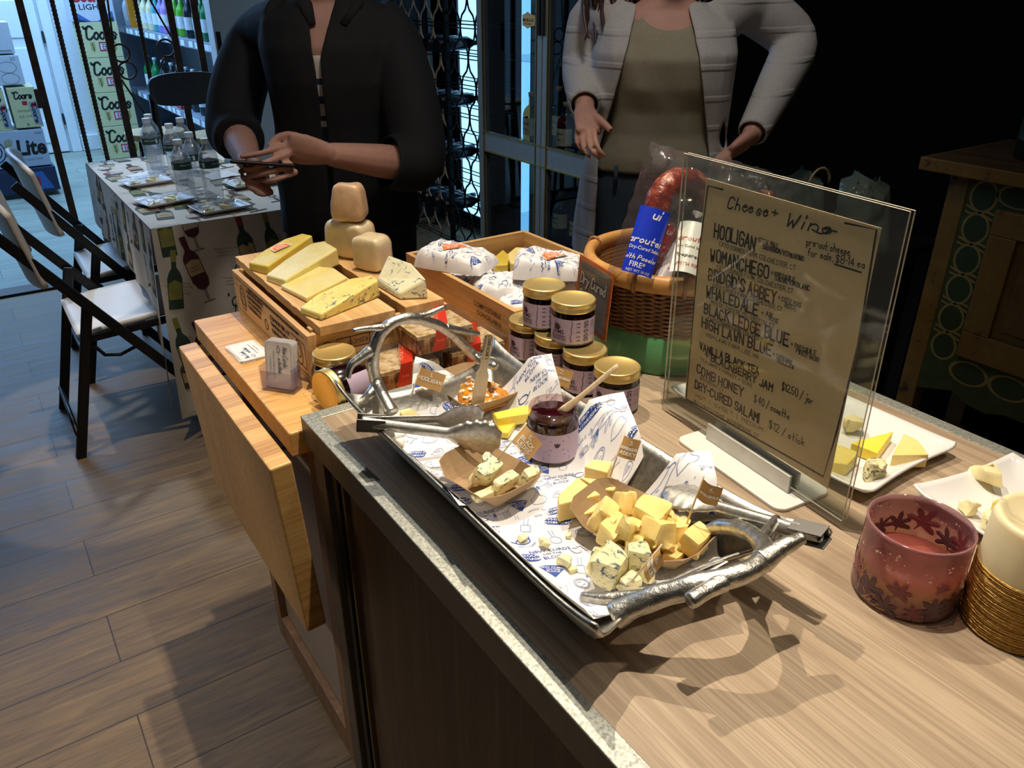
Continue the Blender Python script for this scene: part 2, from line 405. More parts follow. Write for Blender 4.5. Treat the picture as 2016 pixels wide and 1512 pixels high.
MB().tube([(.375, .012, .98), (.50, .012, .70)], .005, 6).build('brace_rod', M_rust, gate)
MB().tube([(.55, .012, 1.45), (.67, .012, 1.15)], .005, 6).build('brace_rod', M_rust, gate)
MB().box(-.035, .012, -.016, .016, .87, .96).build('latch_block', M_rust, gate, bevel=.003)

# ================================================================== ISLAND COUNTER
M_lam = wood('oak_laminate', '917c65', 'b59f85', 'c3ae94', 'y', 1.0, .42, 16, 110, .06)
M_pan = wood('brown_panel', '4a3a2d', '5d4937', '6c5642', 'z', 1.0, .55, 12, 80)
def galv(name):
    t = NT(name); v = t.new('TexVoronoi'); v.inputs['Scale'].default_value = 420; t.l.new(t.co, v.inputs['Vector'])
    n = t.noise(240, 4); col = t.mix(.5, t.ramp(v.outputs['Color'], [(.2, '8d908a'), (.8, 'c4c5ba')]), t.ramp(n, [(.35, '858880'), (.65, 'cfcfc4')]))
    t.set(Base_Color=col, Metallic=.55, Roughness=.42); t.bump(n, .2, .001); MATS[name] = t.m; return t.m
M_galv = galv('galvanised_steel')
M_dgrey = plain('grey_edge_metal', '6a665e', .45, .5)
X0, X1, Y0, Y1 = .3148, 1.092, -.75, 1.026
isl = thing('island_counter', 'long island counter with oak laminate top and galvanised steel edge holding the cheese tray', 'counter', (0, 0, 0))
tw = .0235
MB().box(X0+tw, X1-tw, Y0+tw, Y1-tw, ZC-.036, ZC).build('countertop', M_lam, isl)
mb = MB()
for a in ((X0, X0+tw, Y0, Y1), (X1-tw, X1, Y0, Y1), (X0+tw, X1-tw, Y1-tw, Y1), (X0+tw, X1-tw, Y0, Y0+tw)): mb.box(*a, ZC-.0025, ZC+.0012)
mb.build('edge_trim', M_galv, isl, bevel=.001)
mb = MB()
for a in ((X0+.0004, X0+.0225, Y0, Y1-.0004), (X1-.0225, X1-.0004, Y0, Y1-.0004), (X0+.0225, X1-.0225, Y1-.0225, Y1-.0004)): mb.box(*a, ZC-.044, ZC-.0026)
mb.build('edge_band', M_dgrey, isl)
MB().box(X0+.03, X1-.03, Y0+.03, Y1-.03, .06, ZC-.0362).build('side_panel', M_pan, isl)
MB().box(X0+.008, X0+.045, Y1-.05, Y1-.012, 0, ZC-.0445).build('corner_post', M_dgrey, isl, bevel=.002)
MB().box(X1-.045, X1-.008, Y1-.05, Y1-.012, 0, ZC-.0445).build('corner_post', M_dgrey, isl, bevel=.002)
MB().box(X0+.018, X0+.03, Y1-.072, Y1-.0505, 0, ZC-.0445).build('corner_channel', plain('channel_dark', '2a2620', .5), isl)
MB().box(X0+.022, X0+.03, Y1-.085, Y1-.078, .06, ZC-.04).build('panel_bead', plain('bead_bronze', '7a6848', .4, .5), isl)
MB().box(X0+.05, X1-.05, Y0+.05, Y1-.05, 0, .06).build('plinth', plain('channel_dark', '2a2620', .5), isl)
q = at(722, 935, ZC)
MB().prism([tuple(at(a, b, ZC).xy) for a, b in ((706, 935), (722, 922), (748, 946), (722, 952))], ZC+.0013, ZC+.0019).build('tape_patch', clear('tape', 'b8b8b0', .15, .25, .25, '8b8b85'), isl)

# ================================================================== BUTCHER BLOCK CART
def butcher(name, rot):
    t = NT(name); br = t.new('TexBrick'); v = t.mapping((1, 1, 1), rot); t.l.new(v, br.inputs['Vector'])
    for k, q in (('Color1', hexc('c08c4c')), ('Color2', hexc('e0b06c')), ('Mortar', hexc('a1733f'))): br.inputs[k].default_value = q
    for k, q in (('Scale', 1), ('Mortar Size', .0006), ('Brick Width', .36), ('Row Height', .044)): br.inputs[k].default_value = q
    v2 = t.mapping((2.2, 40, 40), rot); n = t.noise(3, 5, .6, v2, .7)
    col = t.mix(.5, br.outputs['Color'], t.ramp(n, [(.35, 'b9843f'), (.65, 'e8bc78')]))
    t.set(Base_Color=col, Roughness=.42); t.bump(n, .05, .001); MATS[name] = t.m; return t.m
M_but = butcher('butcher_block', (0, 0, 0)); M_butv = butcher('butcher_block_leaf', (0, pi/2, 0))
M_wpan = plain('white_panel', 'a79b90', .5, var=.04)
M_frame = wood('cart_frame_wood', '7d5f48', '967459', 'a98668', 'z', 1, .5)
cart = thing('drop_leaf_cart', 'butcher block kitchen cart with its wooden drop leaf folded down', 'cart', (0, 0, 0))
CX0, CX1, CY0, CY1 = .2955, 1.05, 1.028, 1.57
MB().box(CX0, CX1, CY0, CY1, ZT-.042, ZT).build('top', M_but, cart, bevel=.003)
cb = MB().box(.352, 1.0, 1.06, 1.49, .085, ZT-.042).build('cabinet', M_wpan, cart)
mb = MB()
mb.box(.336, .352, 1.05, 1.085, .03, ZT-.042).box(.336, .352, 1.455, 1.49, .03, ZT-.042).box(.336, .352, 1.085, 1.455, .03, .10).box(.336, .352, 1.085, 1.455, ZT-.10, ZT-.042)
mb.build('side_frame', M_frame, cart, bevel=.002)
for x in (.36, .96):
    for y in (1.07, 1.45): MB().box(x, x+.035, y, y+.035, 0, .085).build('leg', M_frame, cart)
leaf = MB().box(-.0165, .0165, -.256, .256, -.315, 0).build('drop_leaf', M_butv, cart, (.2575, 1.216, ZT-.006), bevel=.003)
leaf.rotation_euler = (0, rad(-3.0), 0)
for y in (1.10, 1.42):
    MB().tube([(.276, y-.05, ZT-.045), (.276, y+.05, ZT-.045)], .007, 8).box(.270, .300, y-.03, y+.03, ZT-.050, ZT-.044).build('hinge', plain('dark_steel', '3a3a3a', .35, .8), cart)
# ================================================================== DELI PAPER PRINT
M_blue = plain('print_blue', '2f4fa0', .7, var=.05); M_lblue = plain('print_pale_blue', '8f9cc4', .7, var=.05)
M_paper = plain('deli_paper', 'e6e4e4', .55, var=.02, bump=.08, bscale=60)
M_kraft = plain('kraft_card', 'a78a66', .8, var=.06, nscale=80); M_orange = plain('print_orange', 'ea7a3c', .6, var=.03)
M_ink = plain('black_ink', '131214', .6); M_wink = plain('white_ink', 'f2efe6', .6, var=.02)
PAPER = [M_paper, M_blue, M_lblue, M_orange]
def motif_set():
    mm = []
    def badge(a, b, w=.024):
        h = .0115
        return [(ringfill(dense(rrect(w, h, .3, 2), 2)), 1, 0), (typed(a, .0036, 0, .0008, 0, .012, 'c'), 0, 1), (typed(b, .0034, 0, -.0044, 0, .012, 'c'), 0, 1)]
    mm += [badge('WHEN IN', 'ROMANO', .020), badge('CURD YOUR', 'ENTHUSIASM', .027)]
    wedge = [(0, -.011)] + ell(.0115, .005, 10, 20, 160, 0, .004)
    mm.append([(ringfill(dense(wedge, 2)), 1, 0), (typed('NEW CURDS', .0028, 0, .0035, 0, .012, 'c'), 0, 1), (typed('ON THE', .0022, 0, .0004, 0, .012, 'c'), 0, 1), (typed('BLOCK', .0026, 0, -.003, 0, .012, 'c'), 0, 1)])
    w = .0007
    goat = [[(-.014, -.003), (-.013, .004), (-.005, .0055), (.004, .005), (.009, .008), (.012, .0105), (.0155, .009), (.0165, .006), (.013, .005), (.010, .001), (.006, -.003), (-.006, -.004), (-.014, -.003)],
            [(-.012, -.003), (-.0125, -.012), (-.0105, -.012), (-.009, -.004)], [(-.008, -.004), (-.008, -.011), (-.006, -.011), (-.0055, -.004)],
            [(.003, -.003), (.0025, -.012), (.0045, -.012), (.006, -.003)], [(.007, -.002), (.0075, -.011), (.0095, -.011), (.009, -.001)],
            [(.012, .0105), (.009, .013), (.006, .0125)], [(-.014, .003), (-.0165, .006)], [(-.008, .002), (-.006, .003)], [(-.003, .001), (-.001, .002)], [(.002, .003), (.004, .0025)]]
    mm.append([(ribbon([chaikin(g, 1) for g in goat], w), 2, 0), (poly([(-.0085, -.002), (-.006, -.001), (-.0058, -.007), (-.0078, -.007)]), 1, 0)])
    mm.append([(ribbon([ell(.007, .0075), ell(.0055, .0058), [(-.003, .002), (0, .003)], [(0, -.002), (.003, -.001)], [(-.003, -.003), (-.001, -.004)]], w), 2, 0)])
    mm.append([(ribbon([[(-.0015, 0), (-.0015, .013), (.0015, .013), (.0015, 0)], rrect(.007, .012, .2) + [rrect(.007, .012, .2)[0]]][:1] + [[(x, y-.006) for x, y in rrect(.007, .012, .2)] + [(.0035-.0014+.0014, -.006+.0046)]], w), 2, 0)])
    mm.append([(ribbon([ell(.0045, .006, 14, 0, 360, 0, -.005), [(-.001, .001), (-.0015, .012), (.0015, .012), (.001, .001)]], w), 2, 0)])
    mm.append([(ribbon(pen('CT', .0085, 0, -.004, align='c'), .0022), 2, 0), (ribbon(pen('CT', .0085, 0, -.004, align='c'), .0012), 0, 1)])
    arc = []
    for i, ch in enumerate('HOUSE OF CURDS'):
        a = rad(150-i*12.5-25); arc.append((place(typed(ch, .0030, 0, 0, 0, .01, 'c'), .0115*cos(a), .0115*sin(a), a-pi/2), 2, 0))
    mm.append(arc + [(ribbon([[(-.004, -.003), (-.004, .002), (0, .004), (.0045, .002), (.0045, -.003), (-.004, -.003)], [(-.004, .001), (.0045, .001)]], w), 2, 0), (poly([(-.003, -.002), (-.003, 0), (0, 0), (0, -.002)]), 2, 0)])
    mm.append([(ribbon([chaikin([(-.008, -.006), (-.009, .004), (-.003, .006), (-.002, .012), (.002, .012), (.003, .006), (.009, .004), (.008, -.006), (0, -.008), (-.008, -.006)], 2)], w), 2, 0)])
    mm.append([(ribbon([[(-.009, -.004), (-.009, .004), (.009, .005), (.008, -.004), (-.009, -.004)], ell(.0015, .0015, 10, cx=-.004), ell(.001, .001, 8, cx=.003, cy=.001)], w), 2, 0)])
    arc = []
    for i, ch in enumerate('ARTISANAL'):
        a = rad(215+i*14); arc.append((place(typed(ch, .0027, 0, 0, 0, .01, 'c'), .010*cos(a), .010*sin(a), a+pi/2), 2, 0))
    mm.append(arc + [(ribbon([ell(.006, .004), [(-.006, 0), (-.008, .004)], [(.006, 0), (.008, .004)]], .001), 1, 0)])
    mm.append([(typed('NEW CURDS', .0042, 0, .0035, 0, .006, 'c'), 1, 0), (typed('ON THE', .0030, 0, -.0015, 0, .006, 'c'), 1, 0), (typed('BLOCK', .0042, 0, -.0075, 0, .006, 'c'), 1, 0)])
    mm.append([(ribbon([chaikin([(-.007, -.004), (-.002, .006), (.003, .007), (.008, -.003), (0, -.006), (-.007, -.004)], 2), [(-.004, 0), (.004, 0)], [(-.002, 0), (0, .004)], [(.002, 0), (.001, .004)]], w), 2, 0)])
    return mm
MOT = motif_set()
def deli_print(mb, fn, U, V, rng, rot=0., step=.026, inside=None, off=.0005, sc=1.18):
    """print motifs over a surface fn(u, v, off) measured in metres, U by V"""
    nu, nv = int(U/step), int(V/step); order = []
    for j in range(nv):
        for i in range(nu):
            if not order: order = list(range(len(MOT))); rng.shuffle(order)
            k = order.pop(); x = (i+.5+(.25 if j % 2 else -.25))*U/nu; y = (j+.5)*V/nv
            a = rot+rng.choice((0, 0, .35, -.3))
            for sh, mi, lay in MOT[k]:
                sh = place(sh, x, y, a, sc); mb.flat(([(max(.001, min(U-.001, p[0])), max(.001, min(V-.001, p[1]))) for p in sh[0]], sh[1]), fn, off+.0004*lay, mi)
def orange_sticker(mb, fn, x, y, rot, sc=1., mi_o=3, mi_w=0, off=.0007):
    pts = [(-.021, -.010), (-.019, .002), (-.010, .013), (.001, .016), (.012, .012), (.020, .001), (.021, -.010)]
    mb.flat(place(poly(chaikin(pts, 2)), x, y, rot, sc*1.12), fn, off, mi_w); mb.flat(place(poly(chaikin(pts, 2)), x, y, rot, sc), fn, off+.0002, mi_o)
    for tx, yy, h in (('NEW CURDS', .006, .0048), ('ON THE', .0005, .0038), ('BLOCK', -.0065, .0052)):
        mb.flat(place(typed(tx, h, 0, yy, 0, .012, 'c'), x, y, rot, sc), fn, off+.0004, mi_w)

# ================================================================== SERVING TRAY
def silver(name, rough, bscale, bump):
    t = NT(name); n = t.noise(bscale, 4, .6)
    t.set(Base_Color=t.ramp(n, [(.3, 'aaa79f'), (.7, 'd6d3ca')]), Metallic=1, Roughness=rough); t.bump(n, bump, .0015); MATS[name] = t.m; return t.m
M_silver = silver('hammered_aluminium', .38, 120, .35); M_dull = plain('dull_steel', '7d7b77', .5, .8, var=.05); M_antler = silver('polished_antler', .36, 140, .8); M_steel = silver('brushed_steel', .42, 200, .06)
TX, TY, TW, TL = .475, .660, .127, .282
def tray_z(a, b):
    a, b = max(-1, min(1, a)), max(-1, min(1, b))
    return .008 + max(.066*max(0, (abs(a)-.64)/.36)**1.35, .048*max(0, (abs(b)-.74)/.26)**1.4) + .014*abs(a)**4*abs(b)**8
def tray_h(x, y): return ZC + tray_z((x-TX)/TW, (y-TY)/TL)
tray = thing('serving_tray', 'silver rectangular serving tray with antler handles, lined with printed deli paper', 'tray', (TX, TY, ZC))
def tf(u, v):
    a, b = 2*u-1, 2*v-1
    return (a*TW*(1+.02*b*b), b*TL*(1-.11*(1-a*a)*abs(b)**5), tray_z(a, b))
MB().grid(tf, 40, 60).build('dish', M_silver, tray, solid=.004)
mb = MB()
for a in (-.6, .6):
    for b in (-.7, .7): mb.lathe([(.008, 0), (.006, .006)], 12, M=Matrix.Translation((a*TW, b*TL, 0)))
mb.build('foot', M_silver, tray)
tl = Vector((TX, TY, ZC))
def antler(paths, name):
    mb = MB()
    for pts, r0, r1 in paths:
        P = [Vector(p)-tl for p in pts]
        Q = chaikin([tuple(p) for p in P], 2); k = len(Q)
        rr = [r0+(r1-r0)*i/(k-1) for i in range(k)]
        rr = [r*(1+.05*sin(i*.9)+.04*sin(i*.43+1)) for i, r in enumerate(rr)]; rr[-1] *= .55
        Q = [Vector(q)+lump(q, .0012, 45) for q in Q]
        mb.tube(Q, rr, 12)
    return mb.build(name, M_antler, tray)
def P(px, py, z): return at(px, py, ZC+z)
def yw(px, py, y=.925): return aY(px, py, y)
antler([([P(770, 814, .052), P(758, 785, .066), yw(741, 755), yw(732, 720), yw(736, 687), yw(752, 650), yw(780, 629), yw(811, 625), yw(842, 632), yw(880, 648), yw(912, 680), yw(942, 707), P(975, 722, .085)], .0098, .0066),
        ([yw(740, 760), P(727, 778, .066), P(713, 792, .054)], .0085, .006), ([yw(757, 645), yw(726, 646), yw(694, 650)], .0066, .0022),
        ([yw(812, 626), yw(842, 620), yw(878, 603)], .0072, .0026), ([yw(878, 646), yw(910, 652), yw(944, 657)], .0068, .004),
        ([yw(925, 692), yw(952, 703), yw(980, 709)], .0062, .0022), ([yw(731, 690), yw(705, 708), yw(689, 722), yw(686, 745)], .0085, .0032)], 'antler_handle')
antler([([P(1208, 1214, .050), P(1250, 1192, .062), P(1295, 1175, .073), P(1342, 1162, .083), P(1390, 1150, .090), P(1437, 1137, .096), P(1484, 1122, .099), P(1506, 1102, .099), P(1508, 1080, .095), P(1494, 1062, .088), P(1474, 1048, .080), P(1450, 1040, .071), P(1421, 1036, .061), P(1396, 1044, .050)], .0125, .0080),
        ([P(1300, 1174, .074), P(1240, 1176, .061), P(1190, 1180, .055), P(1145, 1176, .046)], .0085, .005),
        ([P(1500, 1106, .099), P(1535, 1082, .106), P(1562, 1066, .110), P(1582, 1056, .113)], .0115, .0055),
        ([P(1425, 1146, .094), P(1385, 1165, .094), P(1355, 1184, .092)], .0085, .0075),
        ([P(1497, 1066, .089), P(1515, 1042, .087), P(1530, 1022, .084)], .0082, .0055), ([P(1455, 1042, .072), P(1452, 1026, .070), P(1450, 1012, .067)], .007, .003)], 'antler_handle')

# ------------------------------------------------------------------ deli paper sheets in the tray
def sheet(corners, label, seed, lift=.0018):
    C4 = [Vector(P(*c)) for c in corners]                       # BL, BR, FR, FL
    U = ((C4[1]-C4[0]).length+(C4[2]-C4[3]).length)/2; V = ((C4[3]-C4[0]).length+(C4[2]-C4[1]).length)/2
    ex = [c.z-tray_h(c.x, c.y)-lift for c in C4]
    def fn(x, y, off=0):
        u, v = x/U, y/V
        def pt(u, v):
            ww = ((1-u)*(1-v), u*(1-v), u*v, (1-u)*v)
            q = sum((C4[i]*ww[i] for i in range(4)), Vector())
            z = tray_h(q.x, q.y)+lift+sum(max(0, ex[i])*max(0, ww[i])**2.3 for i in range(4))
            z += .0022*(noise.noise(Vector((q.x*26, q.y*26, seed)))+.3)
            return Vector((q.x, q.y, z))
        p = pt(u, v)
        if off:
            n = (pt(u+.01, v)-p).cross(pt(u, v+.01)-p); n.normalize()
            if n.z < 0: n = -n
            p = p+n*off
        return p-org
    org = Vector((TX, TY, ZC))
    mb = MB().grid(lambda u, v: fn(u*U, v*V), 30, 26, 0)
    rng = random.Random(seed); deli_print(mb, lambda a, b, o=0: fn(a, V-b, o), U, V, rng, -.1, .0275)
    o = mb.build('deli_paper', PAPER, None, org)
    return tag(o, label, 'paper', 'deli paper sheets lining the tray')
sheet([(818, 703, .078), (1086, 698, .100), (1120, 880, .016), (772, 880, .060)], 'printed deli paper sheet lining the far end of the silver tray under the honey boat', 3)
sheet([(800, 885, .050), (1228, 772, .088), (1262, 955, .018), (905, 1030, .055)], 'printed deli paper sheet in the middle of the tray under the open jam jar', 5, .0042)
sheet([(868, 985, .055), (1399, 886, .082), (1434, 1108, .060), (1150, 1198, .058)], 'printed deli paper sheet at the near end of the tray under the cheddar boat', 8, .0066)
LIFT = .010

# ------------------------------------------------------------------ kraft paper boats
def boat(L, Wd, h, label, x, y, rz):
    b = thing('paper_boat', label, 'food tray', (x, y, ZC+.0175), rz, 'kraft paper boats on the tray')
    def fn(u, v):
        a, c = 2*u-1, 2*v-1; s = max(0, (abs(c)-.58)/.42); e = max(0, (abs(a)-.62)/.38); m = max(s, e)
        return (a*L/2*(1-.10*s), c*Wd/2*(1-.20*e), .0012+h*m*(.78+.42*e*(1-.2*s)))
    MB().grid(fn, 24, 20, 0, False).build('card_tray', M_kraft, b, solid=.0009)
    return b
boat(.130, .094, .024, 'kraft paper boat holding a block of honeycomb with a wooden knife', .545, .897, rad(92))
boat(.118, .090, .026, 'kraft paper boat of blue-veined cheese at the left edge of the tray', .436, .690, rad(101))
boat(.158, .100, .028, 'kraft paper boat heaped with yellow cheddar chunks', .521, .507, rad(-74))

# cheeses
M_ched = cheese('cheddar', 'f0d27c', 'f5df9c'); M_yel = cheese('bright_yellow_cheese', 'f4d63e', 'f8e164'); M_rind = cheese('yellow_rind', 'd8a95c', 'e6bd75')
M_blu = cheese('blue_veined_cheese', 'e9dfa6', 'f2ebc4', '4f6068', 70, .56); M_blu2 = cheese('yellow_blue_cheese', 'e3c75a', 'efdc8c', '46565c', 55, .60)
M_cream = cheese('cream_cheese_paste', 'ecd9a0', 'f4e6b9'); M_pale = cheese('pale_yellow_cheese', 'e8d282', 'efdf9f')
def chunk(c, size, rz, mats, seed, tilt=(0, 0), rough=.12, n=7):
    """irregular broken block: skewed box with cut faces, one or two crumbly faces and softened edges"""
    rng = random.Random(seed); mb = MB(); vs = []; fs = []; idx = {}; m = min(size)
    cor = {(i, j, k): Vector(((i-.5)*size[0]*rng.uniform(1-rough*2.2, 1), (j-.5)*size[1]*rng.uniform(1-rough*2.2, 1), (k-.5)*size[2]*rng.uniform(1-rough*1.8, 1))) for i in (0, 1) for j in (0, 1) for k in (0, 1)}
    ax, sd = rng.choice((0, 1, 2)), rng.choice((-1, 1))
    for i in range(n+1):
        for j in range(n+1):
            for k in range(n+1):
                if 0 < i < n and 0 < j < n and 0 < k < n: continue
                t = [i/n, j/n, k/n]; q = Vector()
                for (a, b, d), p in cor.items(): q += p*((t[0] if a else 1-t[0])*(t[1] if b else 1-t[1])*(t[2] if d else 1-t[2]))
                u = [2*x-1 for x in t]; e = u[0]**6*u[1]**6+u[1]**6*u[2]**6+u[0]**6*u[2]**6
                q *= 1-.055*min(2, e)
                q += lump(q, m*.05, 60, seed)+lump(q, m*rough*.45, 22/m*.02, seed+3)
                if u[ax]*sd > .6: q += lump(q, m*rough*1.15, 90, seed+7)
                idx[i, j, k] = len(vs); vs.append(q)
    def face(f):
        for a in range(n):
            for b in range(n): fs.append(tuple(idx[f(*t)] for t in ((a, b), (a+1, b), (a+1, b+1), (a, b+1))))
    face(lambda a, b: (b, a, 0)); face(lambda a, b: (a, b, n)); face(lambda a, b: (a, 0, b)); face(lambda a, b: (b, n, a)); face(lambda a, b: (0, b, a)); face(lambda a, b: (n, a, b))
    M = Matrix.Rotation(tilt[0], 4, 'X') @ Matrix.Rotation(tilt[1], 4, 'Y'); mb.add(vs, fs, 0, M, True)
    zmin = min(v[2] for v in mb.v); mb.v = [(a, b, z-zmin) for a, b, z in mb.v]
    o = mb.build('cheese_chunk', mats, None, c, rz)
    for e in o.data.edges: pass
    me = o.data; me.set_sharp_from_angle(angle=rad(38))
    return o
def wedge_px(px, ztop, zbot, mat, label, group=None, name='cheese_wedge', taper=1., rind=None, bevel=.0012, cat='cheese', wob=.0):
    """wedge whose top outline is read off the photograph at height ztop and stands on zbot"""
    pts = [at(a, b, ztop) for a, b in px]; c = sum((Vector(p) for p in pts), Vector())/len(pts)
    top = [((p.x-c.x), (p.y-c.y)) for p in pts]; bot = [(x*taper, y*taper) for x, y in top]
    if wob: top = [(x+R.uniform(-wob, wob), y+R.uniform(-wob, wob)) for x, y in top]
    o = MB().prism(bot, 0, ztop-zbot, top=top).build(name, mat, None, (c.x, c.y, zbot), bevel=bevel)
    return tag(o, label, cat, group)
zb = ZC+.022
spots = [((1192, 1026), (.034, .022, .026), .6, (.5, .1), .006), ((1228, 1002), (.030, .018, .024), 1.2, (.2, .5), .008), ((1283, 1026), (.036, .030, .030), .5, (.1, .0), .012), ((1326, 1046), (.030, .026, .024), .9, (.2, .2), .008),
         ((1366, 1072), (.036, .022, .022), .35, (.3, .1), .004), ((1292, 1072), (.034, .026, .028), 1.5, (.4, .3), .006), ((1212, 1056), (.036, .026, .022), .2, (.2, .1), .002), ((1246, 1080), (.022, .018, .022), .8, (.1, .4), .0),
         ((1328, 1094), (.024, .020, .016), .3, (.1, .1), -.002), ((1276, 1096), (.030, .020, .014), .1, (.0, .1), -.004), ((1236, 1040), (.020, .018, .020), .4, (.3, .2), .022)]
names = ['pale cheddar chunk standing at the left end of the cheddar boat', 'narrow cheddar chunk second from the left at the back of the cheddar boat', 'big square cheddar block in the middle of the cheddar boat', 'knobbly cheddar chunk beside the flag of the cheddar boat',
         'long cheddar chunk at the right end of the cheddar boat', 'upright crumbly cheddar chunk in front of the big block', 'wide cheddar chunk at the left front of the cheddar boat', 'small pointed cheddar piece at the front of the cheddar boat',
         'small cheddar piece at the near right rim of the boat', 'flat cheddar crumb lying against the near rim of the boat', 'small knob of cheddar lying on top of the left front chunk']
for k, ((a, b), sz, rz, tl_, dz) in enumerate(spots):
    p = at(a, b, zb+.012+dz); tag(chunk((p.x, p.y, zb+dz), tuple(q*1.28 for q in sz), rz, M_ched, 20+k, tl_, .20), names[k], 'cheese', 'cheddar chunks in the paper boat')
# pale wedges around the boats
wedge_px([(1098, 975), (1137, 938), (1183, 973), (1100, 993)], ZC+.044, ZC+.018, M_ched, 'triangular yellow cheese wedge lying between the jam jar and the cheddar boat', bevel=.002)
wedge_px([(1140, 938), (1222, 948), (1208, 965), (1180, 962)], ZC+.040, ZC+.018, M_ched, 'yellow cheese wedge with a toothpick flag standing in it', bevel=.002)
wedge_px([(1150, 918), (1168, 903), (1206, 908), (1196, 930)], ZC+.040, ZC+.017, M_ched, 'yellow cheese wedge behind the flagged wedge near the tray rim', bevel=.002)
wedge_px([(1134, 1000), (1196, 982), (1190, 1000), (1150, 1012)], ZC+.034, ZC+.018, M_ched, 'yellow cheese slice tucked under the left end of the cheddar boat', bevel=.002)
wedge_px([(972, 812), (1040, 796), (1050, 812), (978, 824)], ZC+.036, ZC+.020, M_yel, 'bright yellow cheese stick lying left of the open jam jar', bevel=.0015)
wedge_px([(968, 808), (1018, 826), (1000, 852), (985, 850)], ZC+.024, ZC+.014, M_yel, 'bright yellow cheese slice under the cheese stick left of the jam jar', bevel=.0015)
wedge_px([(1048, 778), (1076, 795), (1052, 800)], ZC+.040, ZC+.018, M_yel, 'bright yellow cheese point behind the open jam jar', bevel=.0015)
wedge_px([(1136, 805), (1148, 795), (1155, 842), (1136, 848)], ZC+.036, ZC+.020, M_yel, 'bright yellow cheese slab to the right of the open jam jar', bevel=.0015)
wedge_px([(782, 800), (800, 797), (826, 815), (792, 818)], ZC+.034, ZC+.018, M_pale, 'soft pale cheese piece under the far left toothpick flag', bevel=.002)
# blue cheese
zbb = ZC+.0235
p = at(957, 925, zbb+.02); tag(chunk((p.x, p.y, zbb), (.036, .030, .034), .5, M_blu, 51, (.3, -.2), .2), 'blue-veined cheese lump under the toothpick flag of the left boat', 'cheese')
p = at(996, 948, zbb+.012); tag(chunk((p.x, p.y, zbb), (.044, .016, .018), .25, M_blu, 52, (.1, .1), .1), 'blue cheese stick lying across the middle of the left boat', 'cheese')
p = at(1043, 938, zbb+.014); tag(chunk((p.x, p.y, zbb), (.028, .018, .026), .1, M_blu, 53, (.2, .1), .15), 'blue cheese chunk at the right end of the left boat', 'cheese')
p = at(960, 972, zbb+.004); tag(chunk((p.x, p.y, zbb), (.046, .014, .009), .15, M_blu, 54, (0, .05), .12), 'flat broken blue cheese slice at the front of the left boat', 'cheese')
zbc = ZC+.020
for (a, b), sz, rz, lab in (((1204, 1124), (.052, .040, .042), .4, 'big crumbly blue cheese piece at the near end of the tray'), ((1255, 1105), (.040, .030, .034), .9, 'pale blue cheese piece behind the near flag'), ((1238, 1142), (.034, .018, .018), .1, 'yellow-rinded blue cheese piece in front of the near flag'), ((1277, 1122), (.022, .018, .024), .6, 'dark-veined blue cheese bit right of the near flag')):
    p = at(a, b, zbc+.015); tag(chunk((p.x, p.y, zbc), sz, rz, M_blu, int(a), (.15, .15), .22), lab, 'cheese')
for k, ((a, b), s_) in enumerate((((1030, 1057), .015), ((1072, 1070), .018), ((1112, 1108), .020), ((1128, 1120), .013), ((1118, 1052), .010))):
    p = at(a, b, ZC+.020); tag(chunk((p.x, p.y, tray_h(p.x, p.y)+.0075), (s_, s_*.8, s_*.6), k, M_blu, 70+k, (.2, .1), .25),
        ('crumb of blue cheese at the far left of the loose crumbs', 'square crumb of blue cheese beside the printed cutting board', 'largest loose crumb of blue cheese in front of the big piece', 'small crumb of blue cheese beside the largest crumb', 'tiny dark crumb of blue cheese left of the cheddar boat')[k], 'crumb', 'loose blue cheese crumbs on the deli paper')
# honey
t = NT('honey'); n = t.noise(60, 3); t.set(Base_Color=t.ramp(n, [(.3, 'b0660c'), (.7, 'd9962a')]), Roughness=.12, Subsurface_Weight=.25, Subsurface_Radius=(.02, .008, .002), Subsurface_Scale=.4, Coat_Weight=.6); t.bump(t.noise(120, 3), .6, .003)
M_honey = t.m
hb = at(938, 785, ZC+.035)
honey = thing('honeycomb', 'chunk of golden honeycomb spread in the far kraft boat', 'honey', (.545, .895, ZC+.0225), rad(92))
def hf(u, v):
    a, c = 2*u-1, 2*v-1; rr = min(1, max(abs(a), abs(c)))
    return (a*.053, c*.036, .004+.017*(1-rr**4)*(1+.35*noise.noise(Vector((a*5, c*5, 2)))))
MB().grid(hf, 34, 26).build('honey_pool', M_honey, honey)
M_wax = plain('comb_wax', 'ecd9c0', .5, var=.1)
rng = random.Random(4)
mb = MB()
for i in range(85):
    a = rng.uniform(-.95, .95); c = rng.gauss(.45, .35) if i < 55 else rng.uniform(-.9, .9)
    if abs(c) > .85: continue
    q = hf((a+1)/2, (c+1)/2); s_ = rng.uniform(.0012, .0032)
    M = Matrix.Translation((q[0], q[1], q[2]+.0006)) @ Matrix.Rotation(rng.uniform(0, 6), 4, 'Z') @ Matrix.Rotation(rng.uniform(-.5, .5), 4, 'X')
    mb.box(-s_*1.6, s_*1.6, -s_*.7, s_*.7, 0, s_*.6, M=M)
o = mb.build('wax_flakes', M_wax, honey); o['kind'] = 'stuff'
M_stick = wood('birch_stick', 'd9bd92', 'e6cfa8', 'eddcbc', 'z', 2, .6, 10)
